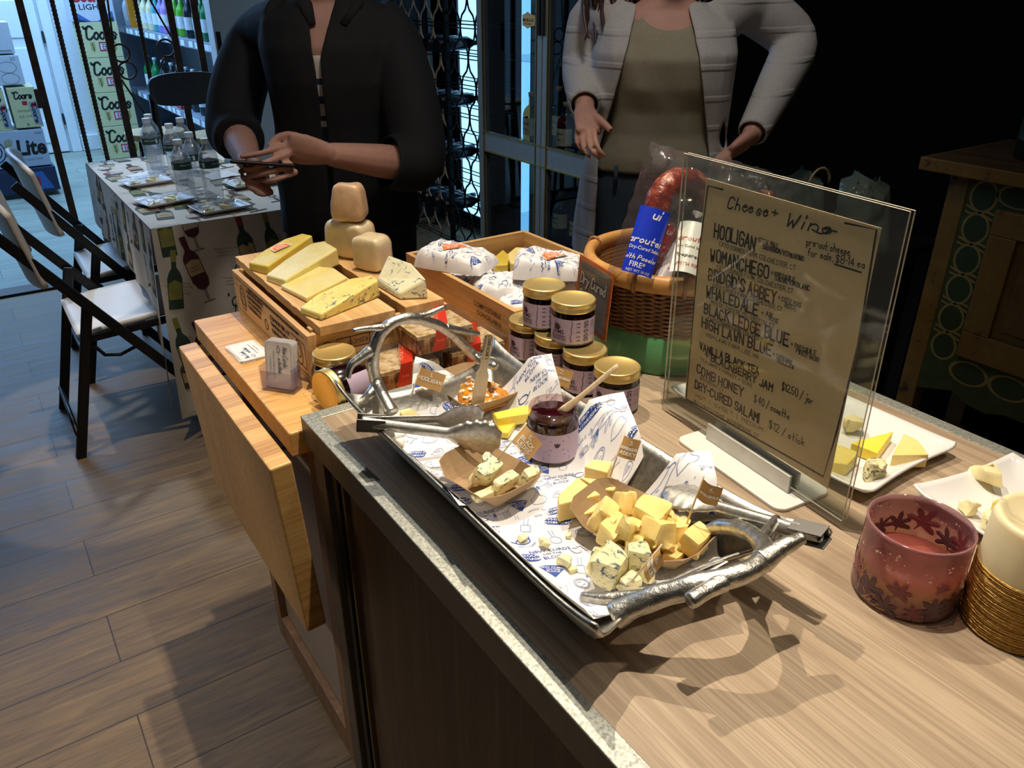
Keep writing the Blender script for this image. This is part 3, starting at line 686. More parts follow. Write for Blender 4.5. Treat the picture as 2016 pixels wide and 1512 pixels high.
# wooden knife standing in the honey
def plank_between(a, b, wid, th, name, label, cat, prof, mat, text=None):
    a, b = Vector(a), Vector(b); z = (b-a).normalized(); L = (b-a).length
    x = (CR-z*CR.dot(z)).normalized(); y = z.cross(x)
    rt = thing(name, label, cat, a); M = frame(x, y, z)
    pr = [(w_*wid/2, h_*L) for h_, w_ in prof]; outl = pr + [(-w_*wid/2, h_*L) for h_, w_ in prof[::-1]]
    N = frame(x, z, -y)
    mb = MB(); n = len(outl); vs = [(p[0], p[1], -th/2) for p in outl]+[(p[0], p[1], th/2) for p in outl]
    fs = [tuple(range(n))[::-1], tuple(range(n, 2*n))]+[(i, (i+1) % n, n+(i+1) % n, n+i) for i in range(n)]
    mb.add(vs, fs, 0, N)
    if text:
        for ln, xx in text: mb.flat(ribbon([[(-q[1]+xx, L*.98-q[0]) for q in st] for st in pen(ln, .0042, 0, 0, jit=.3, rng=R)], .0006), lambda u, v, o_=0: N @ Vector((u, v, th/2+o_)), .0003, 1)
    mb.build('stick', [mat, M_ink], rt)
    return rt
plank_between(P(938, 806, .030), P(964, 657, .150), .0185, .0022, 'wooden_knife', 'disposable wooden knife standing upright in the honeycomb', 'knife',
   [(0, .9), (.1, 1.0), (.38, 1.0), (.48, .95), (.54, .55), (.62, .62), (.9, .72), (.97, .62), (1, .3)], M_stick, [('COMB HONEY', .0035), ('WOODBURY, CT', -.0035)])

# ------------------------------------------------------------------ toothpick flags
M_flag = plain('kraft_flag', 'c49a5e', .75, var=.05)
def flag(bpx, bz, tpx, tz, far, hh, lines, label, txt=.0052, curl=.003):
    b, t_ = P(*bpx, bz), P(*tpx, tz); z = (t_-b).normalized(); d = (t_-EYE).dot(CF)
    w = (CR*far[0]+CD*far[1])*(d/FPX); Lw = w.length; w.normalize()
    n = w.cross(z).normalized()
    rt = thing('toothpick_flag', label, 'flag', b, 0, 'toothpick flags on the cheese tray')
    MB().tube([(0, 0, 0), t_-b+z*.003], .0010, 8).build('toothpick', M_stick, rt)
    top = t_-b
    def fn(u, v, off=0): return top + w*u + z*(v-hh) + n*(curl*sin(u/Lw*4.5)+off)
    mb = MB().grid(lambda u, v: fn(u*Lw, v*hh), 14, 3)
    y = hh-.0085
    for ln in lines:
        wd = max(p[0] for s_ in pen(ln, txt) for p in s_); k = min(1, (Lw*.86)/wd)
        mb.flat(place(ribbon(pen(ln, txt, 0, 0, jit=.25, rng=R), .0009/k), (Lw-wd*k)/2, y, 0, k), fn, .0007, 1); y -= txt*1.45
    mb.build('paper_flag', [M_flag, M_wink], rt)
flag((800, 806), .030, (828, 722), .088, (50, 17), .026, ['1.', 'HOOLIGAN'], 'kraft toothpick flag numbered 1 at the far left of the tray')
flag((1068, 778), .034, (1086, 718), .076, (44, 14), .026, ['2.', 'WOMANCHEGO'], 'kraft toothpick flag numbered 2 behind the open jam jar')
flag((977, 908), .054, (1034, 836), .092, (34, 38), .026, ['5.', 'BLACK', 'LEDGE', 'BLUE'], 'kraft toothpick flag numbered 5 in the left boat', .0046)
flag((1199, 945), .040, (1228, 857), .092, (35, 12), .026, ['3.', 'BRIDGIDS', 'ABBEY'], 'kraft toothpick flag numbered 3 in the yellow wedges', .0045)
flag((1348, 1042), .046, (1384, 942), .118, (40, 23), .026, ['4.', 'WHALEDALE'], 'kraft toothpick flag numbered 4 at the right of the cheddar boat')
flag((1243, 1146), .040, (1300, 1076), .082, (6, 34), .028, ['6.', 'HIGH LAWN', 'BLUE'], 'kraft toothpick flag hanging over the crumbly blue cheese at the near end', .0044)

# ------------------------------------------------------------------ tongs
def tongs(hinge, tipa, tipb, label, word, flip=1):
    h, a, b = P(*hinge), P(*tipa), P(*tipb)
    rt = thing('tongs', label, 'tongs', h, 0, 'steel tongs on the serving tray')
    for tip in (a, b):
        d = tip-h; L = d.length; x = d.normalized(); side = (b-a if tip is a else a-b); y = (side-x*side.dot(x)).normalized(); z = x.cross(y)
        if z.z < 0: pass
        mb = MB()
        def fn(u, v, L=L):
            s = u; c = 2*v-1
            wdt = .0085 if s < .62 else .0085+.016*sin((s-.62)/.38*pi*.80)
            rip = 1+.07*sin(s*95)*(1 if s > .70 else 0)*abs(c)
            dep = .0065*(1-c*c) if s < .60 else .0065*(1-c*c)*(1-.2*(s-.6))
            bow = .004*sin(pi*min(1, s/.8))
            return (s*L, -dep-bow*0, c*wdt*rip*(1-.35*max(0, (s-.94)/.06)))
        M = frame(x, y, z); mb.grid(fn, 70, 10, 0, True, M)
        arm = mb.build('arm', M_steel, rt, solid=.0011)
        if tip is a and word: 
            w_ = typed(word, .0042, 0, 0, .0, .01, 'c')
            MB().flat(place(w_, .030, -.002), lambda u, v, o_=0: M @ Vector((u, -.0068-o_, v)), .0006, 0).build('maker_mark', plain('mark_grey', 'b9b7b0', .5), arm)
    d = ((a+b)/2-h).normalized(); y = ((b-a)-d*(b-a).dot(d)).normalized(); z = d.cross(y); M = frame(d, y, z)
    mb = MB()
    for s_ in (-1, 1): mb.box(-.006, .030, s_*.0075-.0008, s_*.0075+.0008, -.0092, .0092, M=M)
    mb.box(-.004, .030, -.0075, .0075, -.0092, -.0080, M=M)
    mb.tube([M @ Vector((.022, 0, -.0105)), M @ Vector((.022, 0, .0105))], .0022, 10)
    mb.build('hinge_housing', M_dull, rt, bevel=.0008)
    MB().tube([M @ Vector((-.003, -.006, -.010)), M @ Vector((-.006, 0, -.010)), M @ Vector((-.003, .006, -.010))], .0012, 6).build('pull_ring', M_steel, rt)
tongs((712, 832, .082), (986, 866, .060), (952, 826, .064), 'stainless steel tongs lying over the left rim of the tray', 'GOURMET')
tongs((1616, 1056, .094), (1312, 968, .056), (1318, 994, .038), 'stainless steel tongs resting on the near antler handle', 'wilesco')

# ================================================================== JAM JARS
M_lid = plain('gold_lid', 'e2c67e', .36, .72, var=.06); M_lidtop = plain('gold_lid_top', 'c9b068', .22, .95, var=.05, nscale=12)
M_jam = plain('blackberry_jam', '1c060c', .15); M_label = plain('lilac_label', 'c2aec6', .5, var=.03); M_dink = plain('plum_ink', '3a2238', .6)
M_glassw = clear('jar_glass', 'f4f0ee', .08, .02)
JR, JH = .033, .058
def jar_label(mb, fn, full=True):
    W_ = 2*pi*JR*.80
    mb.grid(lambda u, v: fn(u*W_, .006+v*.040, 0), 40, 1, 0)
    for x0 in (.012, .095):
        mb.flat(typed('TEA', .0036, x0+.005, .036, 0, .0, 'c'), fn, .0004, 1)
        mb.flat(typed('JAMS', .0066, x0+.010, .0215, 0, .01, 'c'), fn, .0004, 1)
        mb.flat(typed('BLACKBERRY', .0032, x0+.010, .0160, 0, .02, 'c'), fn, .0004, 1)
        mb.flat(typed('& BLACK TEA', .0032, x0+.010, .0115, 0, .02, 'c'), fn, .0004, 1)
        lf = [ell(.0035, .0022, 10, cx=x0+.008+.003*cos(k*1.26), cy=.0325+.003*sin(k*1.26)) for k in range(5)]
        for l_ in lf: mb.flat(poly(l_[:-1]), fn, .0004, 1)
    vine = chaikin([(.044, .010), (.042, .018), (.045, .024), (.043, .032), (.046, .040), (.044, .044)], 2)
    mb.flat(ribbon([vine], .0008), fn, .0004, 1)
    for k, yy in enumerate((.040, .034, .026, .018, .012)):
        mb.flat(poly([(.052, yy), (.058, yy), (.058, yy+.0011), (.052, yy+.0011)]), fn, .0004, 1)
        mb.flat(ribbon([rrect(.0075, .0048, .4)+[rrect(.0075, .0048, .4)[0]]] if k % 2 else [ell(.0042, .0026, 10), [(-.004, .0), (.004, .0)]], .0008) if False else place(ribbon([ell(.0042, .0026, 10), [(-.0035, .0), (.0035, .001)]], .0008), .068, yy+.001), fn, .0004, 1)
    for k in range(7):
        ww = R.uniform(.012, .020); mb.flat(poly([(.076, .040-k*.0036), (.076+ww*.8, .040-k*.0036), (.076+ww*.8, .0408-k*.0036), (.076, .0408-k*.0036)]), fn, .0004, 1)
def make_jar(label, lid=True):
    rt = thing('jam_jar', label, 'jar', (0, 0, 0), 0, 'jam jars with lilac labels')
    MB().lathe([(JR*.9, .0005), (JR, .003), (JR, JH*.90), (JR*.93, JH*.97), (JR*.90, JH)], 40).build('jam', M_jam, rt)
    MB().lathe([(JR*.92, 0), (JR+.0012, .003), (JR+.0012, JH*.92), (JR*.96, JH), (JR*.94, JH+.004)], 40, cap0=False, cap1=False).build('glass', M_glassw, rt)
    mb = MB(); jar_label(mb, cyl_fn(JR+.0016, 0, 0)); mb.build('paper_label', [M_label, M_dink], rt)
    if lid:
        l = JH-.003; r = JR+.0015
        mb = MB().lathe([(r*.98, l), (r+.0008, l+.002), (r+.0008, l+.0035), (r, l+.0045), (r, l+.0115), (r+.0004, l+.0135), (r-.0012, l+.0152), (r-.003, l+.0152), (r-.0045, l+.0142), (0.001, l+.0142)], 48, cap0=False)
        mb.build('lid', M_lid, rt)
    return rt
jx = .722; rzj = rad(150)
j0 = make_jar('closed jam jar at the near right end of the jar row beside the tray'); j0.location = (jx, .784, ZC); j0.rotation_euler = (0, 0, rzj)
for x, y, z, a, lab in ((jx, .860, ZC, 2.7, 'closed jam jar second from the near end of the jar row'), (jx, .936, ZC, 2.45, 'closed jam jar third from the near end of the jar row')):
    dup(j0, (x, y, z), a, lab)
dup(j0, (jx, 1.0095, ZC), 2.6, 'closed jam jar at the far end of the jar row beside the plain crate')
jt = JH-.003+.0152
dup(j0, (jx+.003, .897, ZC+jt+.0006), 2.72, 'upper jam jar nearest the camera on top of the jar row')
dup(j0, (jx+.003, .974, ZC+jt+.0006), 2.5, 'upper jam jar behind the other one on top of the jar row')
p = at(657, 690, ZT+.071); dup(j0, (p.x, p.y, ZT), 2.6, 'closed jam jar standing against the printed crate on the cart')
ly = dup(j0, (.437, 1.078, ZT+.0353), 0, 'jam jar lying on its side beside the counter corner')
ly.rotation_euler = (Matrix.Rotation(rad(14), 3, 'Z') @ Matrix.Rotation(rad(-90), 3, 'Y') @ Matrix.Rotation(rad(40), 3, 'Z')).to_euler()
# open jar in the tray
oj = thing('jam_jar', 'open jam jar full of dark jam standing in the middle of the tray', 'jar', (.548, .712, ZC+.0165), rad(20), 'jam jars with lilac labels')
MB().lathe([(JR*.9, .0005), (JR, .003), (JR, JH*.92), (JR*.90, JH+.001), (JR*.86, JH+.0055), (0.001, JH+.005)], 40).build('jam', plain('jam_surface', '2a060c', .08, var=.3), oj)
MB().lathe([(JR*.92, 0), (JR+.0012, .003), (JR+.0012, JH*.90), (JR*.97, JH), (JR*.93, JH+.004), (JR*.97, JH+.006), (JR*.93, JH+.009), (JR*.97, JH+.011), (JR*.92, JH+.015), (JR*.88, JH+.013), (JR*.88, JH)], 40, cap0=False, cap1=False).build('glass', clear('jar_glass_stained', 'efe0de', .16, .02), oj)
mb = MB(); f_ = cyl_fn(JR+.0016, 0, 0); W_ = 2*pi*JR*.85
mb.grid(lambda u, v: f_(u*W_, .005+v*.041, 0), 40, 1, 0)
for x0 in (.045, .10, .135):
    for k, (w_, h_) in enumerate(((.030, .0014), (.034, .0014), (.018, .0014))): mb.flat(poly([(x0-w_/2, .042-k*.0026), (x0+w_/2, .042-k*.0026), (x0+w_/2, .042-k*.0026+h_*.6), (x0-w_/2, .042-k*.0026+h_*.6)]), f_, .0004, 1)
    for k in range(3): mb.flat(place(poly(ell(.0012, .0034, 10)[:-1]), x0+(k-1)*.0022, .031, (1-k)*.5), f_, .0004, 1)
    for k, w_ in enumerate((.018, .030, .034, .022)): mb.flat(poly([(x0-w_/2, .024-k*.0024), (x0+w_/2, .024-k*.0024), (x0+w_/2, .0248-k*.0024), (x0-w_/2, .0248-k*.0024)]), f_, .0004, 1)
    for k, w_ in enumerate((.036, .036, .034)): mb.flat(poly([(x0-w_/2, .012-k*.0018), (x0+w_/2, .012-k*.0018), (x0+w_/2, .0127-k*.0018), (x0-w_/2, .0127-k*.0018)]), f_, .0004, 1)
mb.build('paper_label', [M_label, M_dink], oj)
a, b = Vector((.556, .706, ZC+.0165+JH+.002)), P(1217, 719, .138); z = (b-a)
sp = thing('wooden_spreader', 'thin wooden spreader stick standing in the open jam jar', 'spreader', a)
n_ = z.normalized(); mb = MB().tube([z*(i/12) for i in range(13)], [.0062, .0064, .0056, .0044, .0036] + [.0033]*7 + [.0026], 12, flat=.32, up=tuple(n_.cross(CR)))
mb.build('stick', M_stick, sp)
# ================================================================== BASKET OF CURED SAUSAGE
def weave(name, a, b, k=1.):
    t = NT(name); w = t.new('TexWave', wave_type='BANDS', bands_direction='Z'); w.inputs['Scale'].default_value = 45*k; w.inputs['Distortion'].default_value = 1.2
    w.inputs['Detail'].default_value = 2; t.l.new(t.co, w.inputs[0]); n = t.noise(50, 4)
    t.set(Base_Color=t.mix(.35, t.ramp(w.outputs['Fac'], [(.25, a), (.7, b)]), t.ramp(n, [(.3, a), (.7, b)])), Roughness=.5); MATS[name] = t.m; return t.m
M_wick = weave('woven_bamboo', '5e3c22', '9a6d42'); M_bamb = wood('bamboo_rim', 'a9763c', 'c08f52', 'd3a566', 'x', 1, .4, 3, 80)
M_green = plain('green_band', '5b9a66', .5, var=.06, nscale=14)
bk = thing('basket', 'round woven bamboo basket with a green lower band full of cured sausages', 'basket', (.948, .905, ZC))
BH, RB, RT = .168, .126, .146
def brad(z): return RB+(RT-RB)*(z/BH)**1.3
mb = MB(); n = 110; rows = 22
for r in range(rows):                                                     # strand rows weave in and out round the stakes
    z = .072+r*(BH-.086)/rows
    def pr(i, z=z, r=r): a = 2*pi*i/n; q = brad(z)+.0030*cos(i*pi/2+(r % 2)*pi); return (q*cos(a), q*sin(a), z)
    mb.tube([pr(i) for i in range(n)], .0029, 6, closed=True)
mb.build('woven_wall', M_wick, bk)
MB().lathe([(brad(z)-.006, z) for z in (.01, .05, .09, .13, BH)], 56, cap0=True, cap1=False).build('inner_wall', weave('woven_inner', '6b4527', 'a6794b'), bk)
for z, r in ((.0, 0), ):
    MB().lathe([(RB-.008, .001), (RB+.001, .002), (RB+.0035, .012), (brad(.07)+.0045, .070), (brad(.07)+.001, .074)], 64, cap1=False).build('green_band', M_green, bk)
rim = MB().lathe([(RT-.006, BH-.016), (RT+.006, BH-.018), (RT+.009, BH-.006), (RT+.006, BH+.006), (RT-.003, BH+.009), (RT-.010, BH+.004), (RT-.010, BH-.014), (RT-.006, BH-.016)], 64, cap0=False, cap1=False).build('rim', M_bamb, bk)
mb = MB()
for a in (202, 232, 262, 20, 120): 
    M = Matrix.Rotation(rad(a), 4, 'Z'); MB().tube([M @ Vector((RT+.0105*cos(t*pi/6), -.003, BH-.005+.016*sin(t*pi/6))) for t in range(12)], .0034, 6, closed=True).build('binding', plain('cane_binding', '8a5a30', .5), bk)
# sausages in their vacuum bags
t = NT('cured_sausage'); n = t.noise(55, 5, .65); col = t.ramp(n, [(.30, '4a140c'), (.52, '8e2f1a'), (.70, 'c98a68')]); t.set(Base_Color=col, Roughness=.22, Coat_Weight=.5); t.bump(t.noise(90, 3), .8, .004); M_saus = t.m
M_bag = clear('vacuum_bag', 'eceaea', .16, .05, .035, 'cfc8cc', .9, 34, .6)
M_lblue2 = plain('label_blue', '1c35b8', .3, var=.03); M_lred = plain('label_red', 'b3182a', .3, var=.04); M_lwht = plain('label_white', 'e2dedd', .35, var=.03)
bx, by = .948, .905
def bag_between(a, b, w, mb, depth=.004, seed=0, nU=26, nV=14):
    """crinkled clear pouch: two skins welded at the edge"""
    a, b = Vector(a), Vector(b); z = (b-a); L = z.length; z = z/L; x = (CR-z*CR.dot(z)).normalized(); y = z.cross(x)
    for sgn in (-1, 1):
        def fn(u, v):
            s = (2*v-1); d = depth*(1-s**2)**.6*(1-abs(2*u-1)**6); cr = .0035*noise.noise(Vector((u*9+seed, v*7, sgn)))
            ed = .004*noise.noise(Vector((u*14+seed, s*2, 9)))
            return a+z*(u*L+.004*noise.noise(Vector((v*9, seed, 1))))+x*(s*w/2+ed*abs(s))+y*(sgn*d+cr)
        mb.grid(fn, nU, nV)
def pack(name, label, cat, pa, pb, w, bagtop, tubep, r, lab, words):
    rt = thing(name, label, cat, pa, 0, 'vacuum packed cured sausages in the basket')
    pa = Vector(pa); o = Vector(pa)
    mb = MB(); pts = chaikin([tuple(Vector(p)-o) for p in tubep], 2); k = len(pts)
    mb.tube([Vector(p)+lump(p, .002, 70, 3) for p in pts], [r*(1+.10*noise.noise(Vector((i*.9, r*90, 2))))*(.55 if i in (0, k-1) else 1) for i in range(k)], 14)
    mb.build('sausage', M_saus, rt)
    if bagtop:
        mb = MB(); bag_between((0, 0, 0), Vector(bagtop)-o, w, mb, r*1.22, len(label)); mb.build('bag', M_bag, rt)
    if lab:
        (la, lb, lw, mat) = lab; la, lb = Vector(la)-o, Vector(lb)-o; z = (lb-la); H = z.length; z = z/H; x = (CR-z*CR.dot(z)).normalized(); y = x.cross(z)
        if y.dot(CF) > 0: y = -y
        rr = lw*.62
        def fn(u, v, off=0):
            t_ = (u-lw/2)/rr; return la+z*v+x*(rr*sin(t_))+y*((rr+off)*cos(t_)-rr*.35)
        mb = MB().grid(lambda u, v: fn(u*lw, v*H), 16, 6, 0)
        for tx, h, u, v, sl, mi, kind in words:
            sh = typed(tx, h, 0, 0, sl, .008, 'c') if kind else ribbon(pen(tx, h, 0, 0, slant=sl, align='c'), h*.16)
            sh = place(sh, lw*u, H*v); mb.flat(([(max(.0008, min(lw-.0008, p[0])), p[1]) for p in sh[0]], sh[1]), fn, .0006, mi)
        mb.build('printed_label', [mat, M_lwht, M_dink, plain('silver_print', 'c8c4c0', .4), M_lred], rt)
    return rt
Q = lambda px, py, d: ad(px, py, d)
dB = 1.22
pack('salami_pack', 'large cured sausage ring with a blue label at the left of the basket', 'sausage', Q(1262, 560, dB+.02), 0, .115, Q(1352, 300, dB-.04),
     [Q(1262, 548, dB+.02), Q(1278, 460, dB), Q(1294, 400, dB-.01), Q(1310, 365, dB-.01), Q(1345, 350, dB), Q(1385, 372, dB+.02), Q(1400, 440, dB+.04), Q(1392, 520, dB+.05)], .020,
     (Q(1250, 541, dB-.028), Q(1288, 414, dB-.036), .052, M_lblue2),
     [('ui', .013, .60, .84, .3, 1, 0), ('charcuterie', .0105, .48, .46, .3, 1, 0), ('Dry-Cured Salami', .0052, .54, .36, .1, 1, 1), ('with Passion', .0066, .50, .21, .3, 1, 0), ('FIRE*', .0078, .42, .095, 0, 1, 1), ('NET WT 10 OZ', .004, .5, .02, 0, 3, 1)])
pack('salami_pack', 'slim cured sausage with a red label beside the blue-labelled sausage', 'sausage', Q(1290, 560, dB+.05), 0, .05, Q(1336, 440, dB+.04),
     [Q(1288, 560, dB+.07), Q(1310, 500, dB+.06), Q(1332, 440, dB+.05)], .012,
     (Q(1274, 552, dB+.030), Q(1314, 446, dB+.020), .034, M_lred), [('ui', .010, .66, .86, .3, 1, 0), ('charcuterie', .008, .45, .46, .3, 1, 0), ('Dry-Cured', .0048, .5, .34, .1, 3, 1), ('SWEET SOUP', .006, .5, .10, 0, 3, 1)])
pack('salami_pack', 'sausage pouch with a red and white striped label in the middle of the basket', 'sausage', Q(1300, 560, dB+.02), 0, .07, Q(1400, 380, dB+.05),
     [Q(1312, 560, dB+.08), Q(1350, 500, dB+.07), Q(1390, 420, dB+.08)], .015,
     (Q(1300, 556, dB-.005), Q(1378, 425, dB+.02), .030, M_lwht), [('//////////', .012, .5, .78, .2, 4, 0), ('//////////', .012, .5, .18, .2, 4, 0), ('medium', .008, .5, .5, .2, 2, 0)])
pack('salami_pack', 'clear sausage pouch printed in red script standing behind the sign edge', 'sausage', Q(1352, 555, dB-.02), 0, .13, Q(1400, 345, dB+.08),
     [Q(1360, 560, dB+.04), Q(1385, 470, dB+.06), Q(1400, 420, dB+.07)], .020,
     (Q(1345, 548, dB-.045), Q(1366, 450, dB-.02), .052, M_lwht), [('Charcuterie', .009, .5, .62, .25, 4, 0), ('Dry Cured Salami', .0042, .5, .48, 0, 2, 1), ('Prepared', .006, .45, .30, .2, 2, 0), ('WITH FIRE', .006, .5, .12, 0, 4, 1)])
for a, b, c, d, w, lab in ((1420, 480, 1465, 322, .10, 'crinkled clear sausage bag sticking up behind the top left corner of the sign'), (1470, 480, 1520, 345, .09, 'pinkish clear sausage bag at the far right of the basket'), (1440, 520, 1440, 340, .10, 'reddish sausage bag in the middle back of the basket')):
    pack('salami_pack', lab, 'sausage', Q(a, b, dB+.10), 0, w, Q(c, d, dB+.12), [Q(a, b, dB+.12), Q((a+c)/2, (b+d)/2, dB+.13), Q((a+3*c)/4, (b+3*d)/4, dB+.13)], .018, None, [])
# orange sign at the basket
M_grey = plain('chalk_grey', '8c898a', .7); M_osign = plain('orange_border', 'c9661e', .4)
sg = thing('price_sign', 'small orange framed sign lettered Dry Cured Salami leaning on the basket', 'sign', (0, 0, 0))
O = aX(1108, 618, .800); A = aX(1208, 540, .790); B_ = aX(1142, 500, .800)
ux = (A-B_); sw = ux.length; ux.normalize(); vy = (B_-O); vy = (vy-ux*vy.dot(ux)); sh_ = .118; vy.normalize(); O = B_-vy*sh_
nn = ux.cross(vy); F = frame(ux, vy, nn); F.translation = O
sg.location = (0, 0, 0)
MB().box(0, sw, 0, sh_, -.002, 0, M=F).build('board', M_osign, sg)
mb = MB().box(.007, sw-.007, .007, sh_-.007, 0, .0004, 0, F)
for ln, yy in (('Dry Cured', .074), ('Salami', .044)):
    L_ = pen(ln, .0185, .010, yy, jit=.1, rng=R, wide=.62, slant=.12, gap=.22); fnp = lambda u, v, o_=0: F @ Vector((u, v, .0004+o_))
    mb.flat(ribbon(L_, .0052), fnp, .0003, 2); mb.flat(ribbon(L_, .0032), fnp, .0006, 1)
mb.build('slate_face', [M_grey, M_wink, M_ink], sg)
MB().box(-.001, sw+.001, -.001, sh_+.001, .0012, .0020, M=F).build('plastic_sleeve', clear('sleeve', 'f6f6f6', .05, .05), sg)

# ================================================================== SIGN HOLDER
M_acr = clear('acrylic_sheet', 'f4f6f3', .045, .015, .012, 'ffffff', 0, 40, .7); M_edge = plain('acrylic_edge', 'c9c2ae', .2)
# solve the sheet: bottom corners on the counter, sheet leaning very slightly back
bl, br = at(1309, 792, ZC+.012), at(1662, 1024.5, ZC+.012)
hx = (br-bl); SW = hx.length; hx.normalize(); nrm = Vector((-hx.y, hx.x, 0)); nrm = nrm if nrm.dot(CF) < 0 else -nrm   # faces the camera
best = None
for k in range(-40, 60):
    up = (Vector((0, 0, 1))+nrm*(k*.005)).normalized(); pn = hx.cross(up).normalized()
    def hit(px, py):
        d = ray(px, py); return EYE+d*((bl-EYE).dot(pn)/d.dot(pn))
    a, b = hit(1350, 303)-bl, hit(1813, 416)-bl
    e = abs(a.dot(hx))+abs(b.dot(hx)-SW)
    if best is None or e < best[0]: best = (e, up, pn, (a.dot(up)+b.dot(up))/2)
_, up, pn, SH = best
pn = -pn if pn.dot(CF) > 0 else pn
FS = frame(hx, up, hx.cross(up)); FS.translation = bl; sgn = 1 if FS.col[2].xyz.dot(pn) > 0 else -1
sh = thing('sign_holder', 'clear acrylic sign holder with a white base displaying the cheese and wine menu', 'sign', bl); FS.translation = (0, 0, 0)
def spx(px, py):
    d = ray(px, py); q = EYE+d*((bl-EYE).dot(pn)/d.dot(pn))-bl; return q.dot(hx), q.dot(up)
for z0, nm in ((.0022, 'front_sheet'), (-.0046, 'back_sheet')):
    mb = MB(); z1 = z0+.0024; z0_, z1_ = (z0*sgn, z1*sgn)
    mb.box(0, SW, 0, SH, min(z0_, z1_), max(z0_, z1_), 0, FS)
    mb.m[2:] = [1, 1, 1, 1]
    o = mb.build(nm, [M_acr, M_edge], sh)
pc = [spx(1394, 358), spx(1740, 442), spx(1629, 951), spx(1345, 790)]
px0 = (pc[0][0]+pc[3][0])/2; px1 = (pc[1][0]+pc[2][0])/2; py0 = (pc[2][1]+pc[3][1])/2; py1 = (pc[0][1]+pc[1][1])/2
M_pk = plain('kraft_paper', 'e0c8a0', .75, var=.04, nscale=120)
zf = .0006*sgn
mb = MB().box(px0, px1, py0, py1, -.0006, .0006, 0, FS)
sf = lambda u, v, o_=0: FS @ Vector((u, v, sgn*(.0006+o_)))
def mark(lines, w): mb.flat(ribbon(lines, w), sf, .0003, 1)
def sline(*pp): return [spx(*p) for p in pp]
# border
mark([sline((1424, 373), (1395, 366), (1375, 512), (1352, 781))], .0022); mark([sline((1352, 785), (1622, 938), (1648, 850), (1690, 680), (1727, 452), (1665, 439))], .0024)
def hand(px, py, qx, qy, text, w, h=None, **kw):
    """one handwritten line from pixel p to pixel q"""
    a, b = spx(px, py), spx(qx, qy); L = math.hypot(b[0]-a[0], b[1]-a[1]); h = h or L/len(text)*1.3
    h *= .76; ls = pen(text, h, 0, 0, jit=.35, rng=R, **kw); wd = max(p[0] for s_ in ls for p in s_); k = L/wd; r = math.atan2(b[1]-a[1], b[0]-a[0])
    mark([[(a[0]+(x*k*cos(r)-y*sin(r)), a[1]+(x*k*sin(r)+y*cos(r))) for x, y in s_] for s_ in ls], w)
hand(1432, 408, 1512, 428, 'Cheese', .0021, .020, slant=.28); hand(1521, 425, 1531, 428, '+', .0018, .012)
hand(1548, 443, 1636, 461, 'Wine', .0021, .020, slant=.25); mark([chaikin(sline((1600, 452), (1618, 462), (1635, 453), (1648, 456)), 2)], .0019)
hand(1407, 465, 1486, 492, 'HOOLIGAN', .0026, .0215); hand(1492, 474, 1531, 489, '-COTE MAS', .0011, .0068); hand(1503, 489, 1582, 514, 'SAUVIGNON/VERMENTINO', .0011, .0066)
hand(1417, 484, 1566, 532, 'CATO CORNER FARM. COLCHESTER, CT', .0008, .0072)
hand(1589, 482, 1674, 503, 'pre-cut cheese', .0011, .011); hand(1591, 502, 1702, 529, 'for sale, $8-14 ea', .0011, .011); mark([sline((1645, 520), (1696, 536))], .0020)
hand(1400, 513, 1513, 548, 'WOMANCHEGO', .0026, .020); hand(1519, 541, 1565, 555, '+ PRESQUILE', .0011, .0068); hand(1527, 551, 1594, 572, 'SAUVIGNON BLANC', .0011, .0068)
hand(1412, 529, 1562, 578, 'CATO CORNER FARM, COLCHESTER, CT', .0008, .0072)
hand(1396, 549, 1527, 597, "BRIDGID'S ABBEY", .0026, .0195); hand(1533, 589, 1577, 605, '+ COTE MAS', .0011, .0070); hand(1546, 605, 1568, 612, 'ROSE', .0011, .0072)
hand(1404, 565, 1540, 613, 'CATO CORNER FARM, COLCHESTER, CT', .0008, .0070)
hand(1391, 583, 1492, 621, 'WHALEDALE', .0025, .0185); hand(1500, 618, 1522, 625, '+ AIX', .0010, .0066); hand(1515, 630, 1533, 637, 'ROSE', .0010, .0066)
hand(1401, 598, 1525, 646, 'MYSTIC CHEESE CO., GROTON, CT', .0008, .0068)
hand(1387, 616, 1552, 682, 'BLACK LEDGE BLUE', .0025, .0185); hand(1558, 681, 1607, 700, '+ PRESQUILE', .0010, .0070); hand(1568, 694, 1613, 714, 'PINOT NOIR', .0010, .0070)
hand(1395, 631, 1524, 681, 'CATO CORNER FARM, COLCHESTER, CT', .0008, .0068)
hand(1383, 644, 1518, 701, 'HIGH LAWN BLUE', .0024, .0175); hand(1522, 700, 1559, 717, '+ CIPRIANI', .0010, .0066); hand(1531, 712, 1562, 727, 'BELLINI', .0010, .0066)
hand(1391, 661, 1494, 707, 'HIGH LAWN FARM, LEE, MA', .0008, .0066)
hand(1379, 687, 1494, 738, 'VANILLA BLACK TEA', .0019, .0125); hand(1389, 704, 1521, 771, '+ BLACKBERRY JAM', .0020, .0130); hand(1540, 766, 1600, 796, '$12.50 / jar', .0012, .0125)
hand(1380, 710, 1481, 763, 'TEA JAMS X HARNEY + SONS', .0008, .0060)
hand(1373, 733, 1463, 781, 'COMB HONEY', .0023, .0155); hand(1485, 790, 1554, 826, '$ 40 / casette', .0012, .0125)
hand(1379, 746, 1425, 772, 'WOODBURY, CT', .0008, .0060)
hand(1369, 763, 1494, 831, 'DRY-CURED SALAMI', .0024, .0155); hand(1515, 841, 1583, 878, '$12 / stick', .0012, .0130)
hand(1371, 781, 1502, 849, 'HOT  |  SWEET  |  MEDIUM', .0008, .0066); hand(1366, 792, 1494, 862, 'OUI CHARCUTERIE, WOODBRIDGE, CT', .0008, .0062)
mb.build('menu_paper', [M_pk, M_ink], sh)
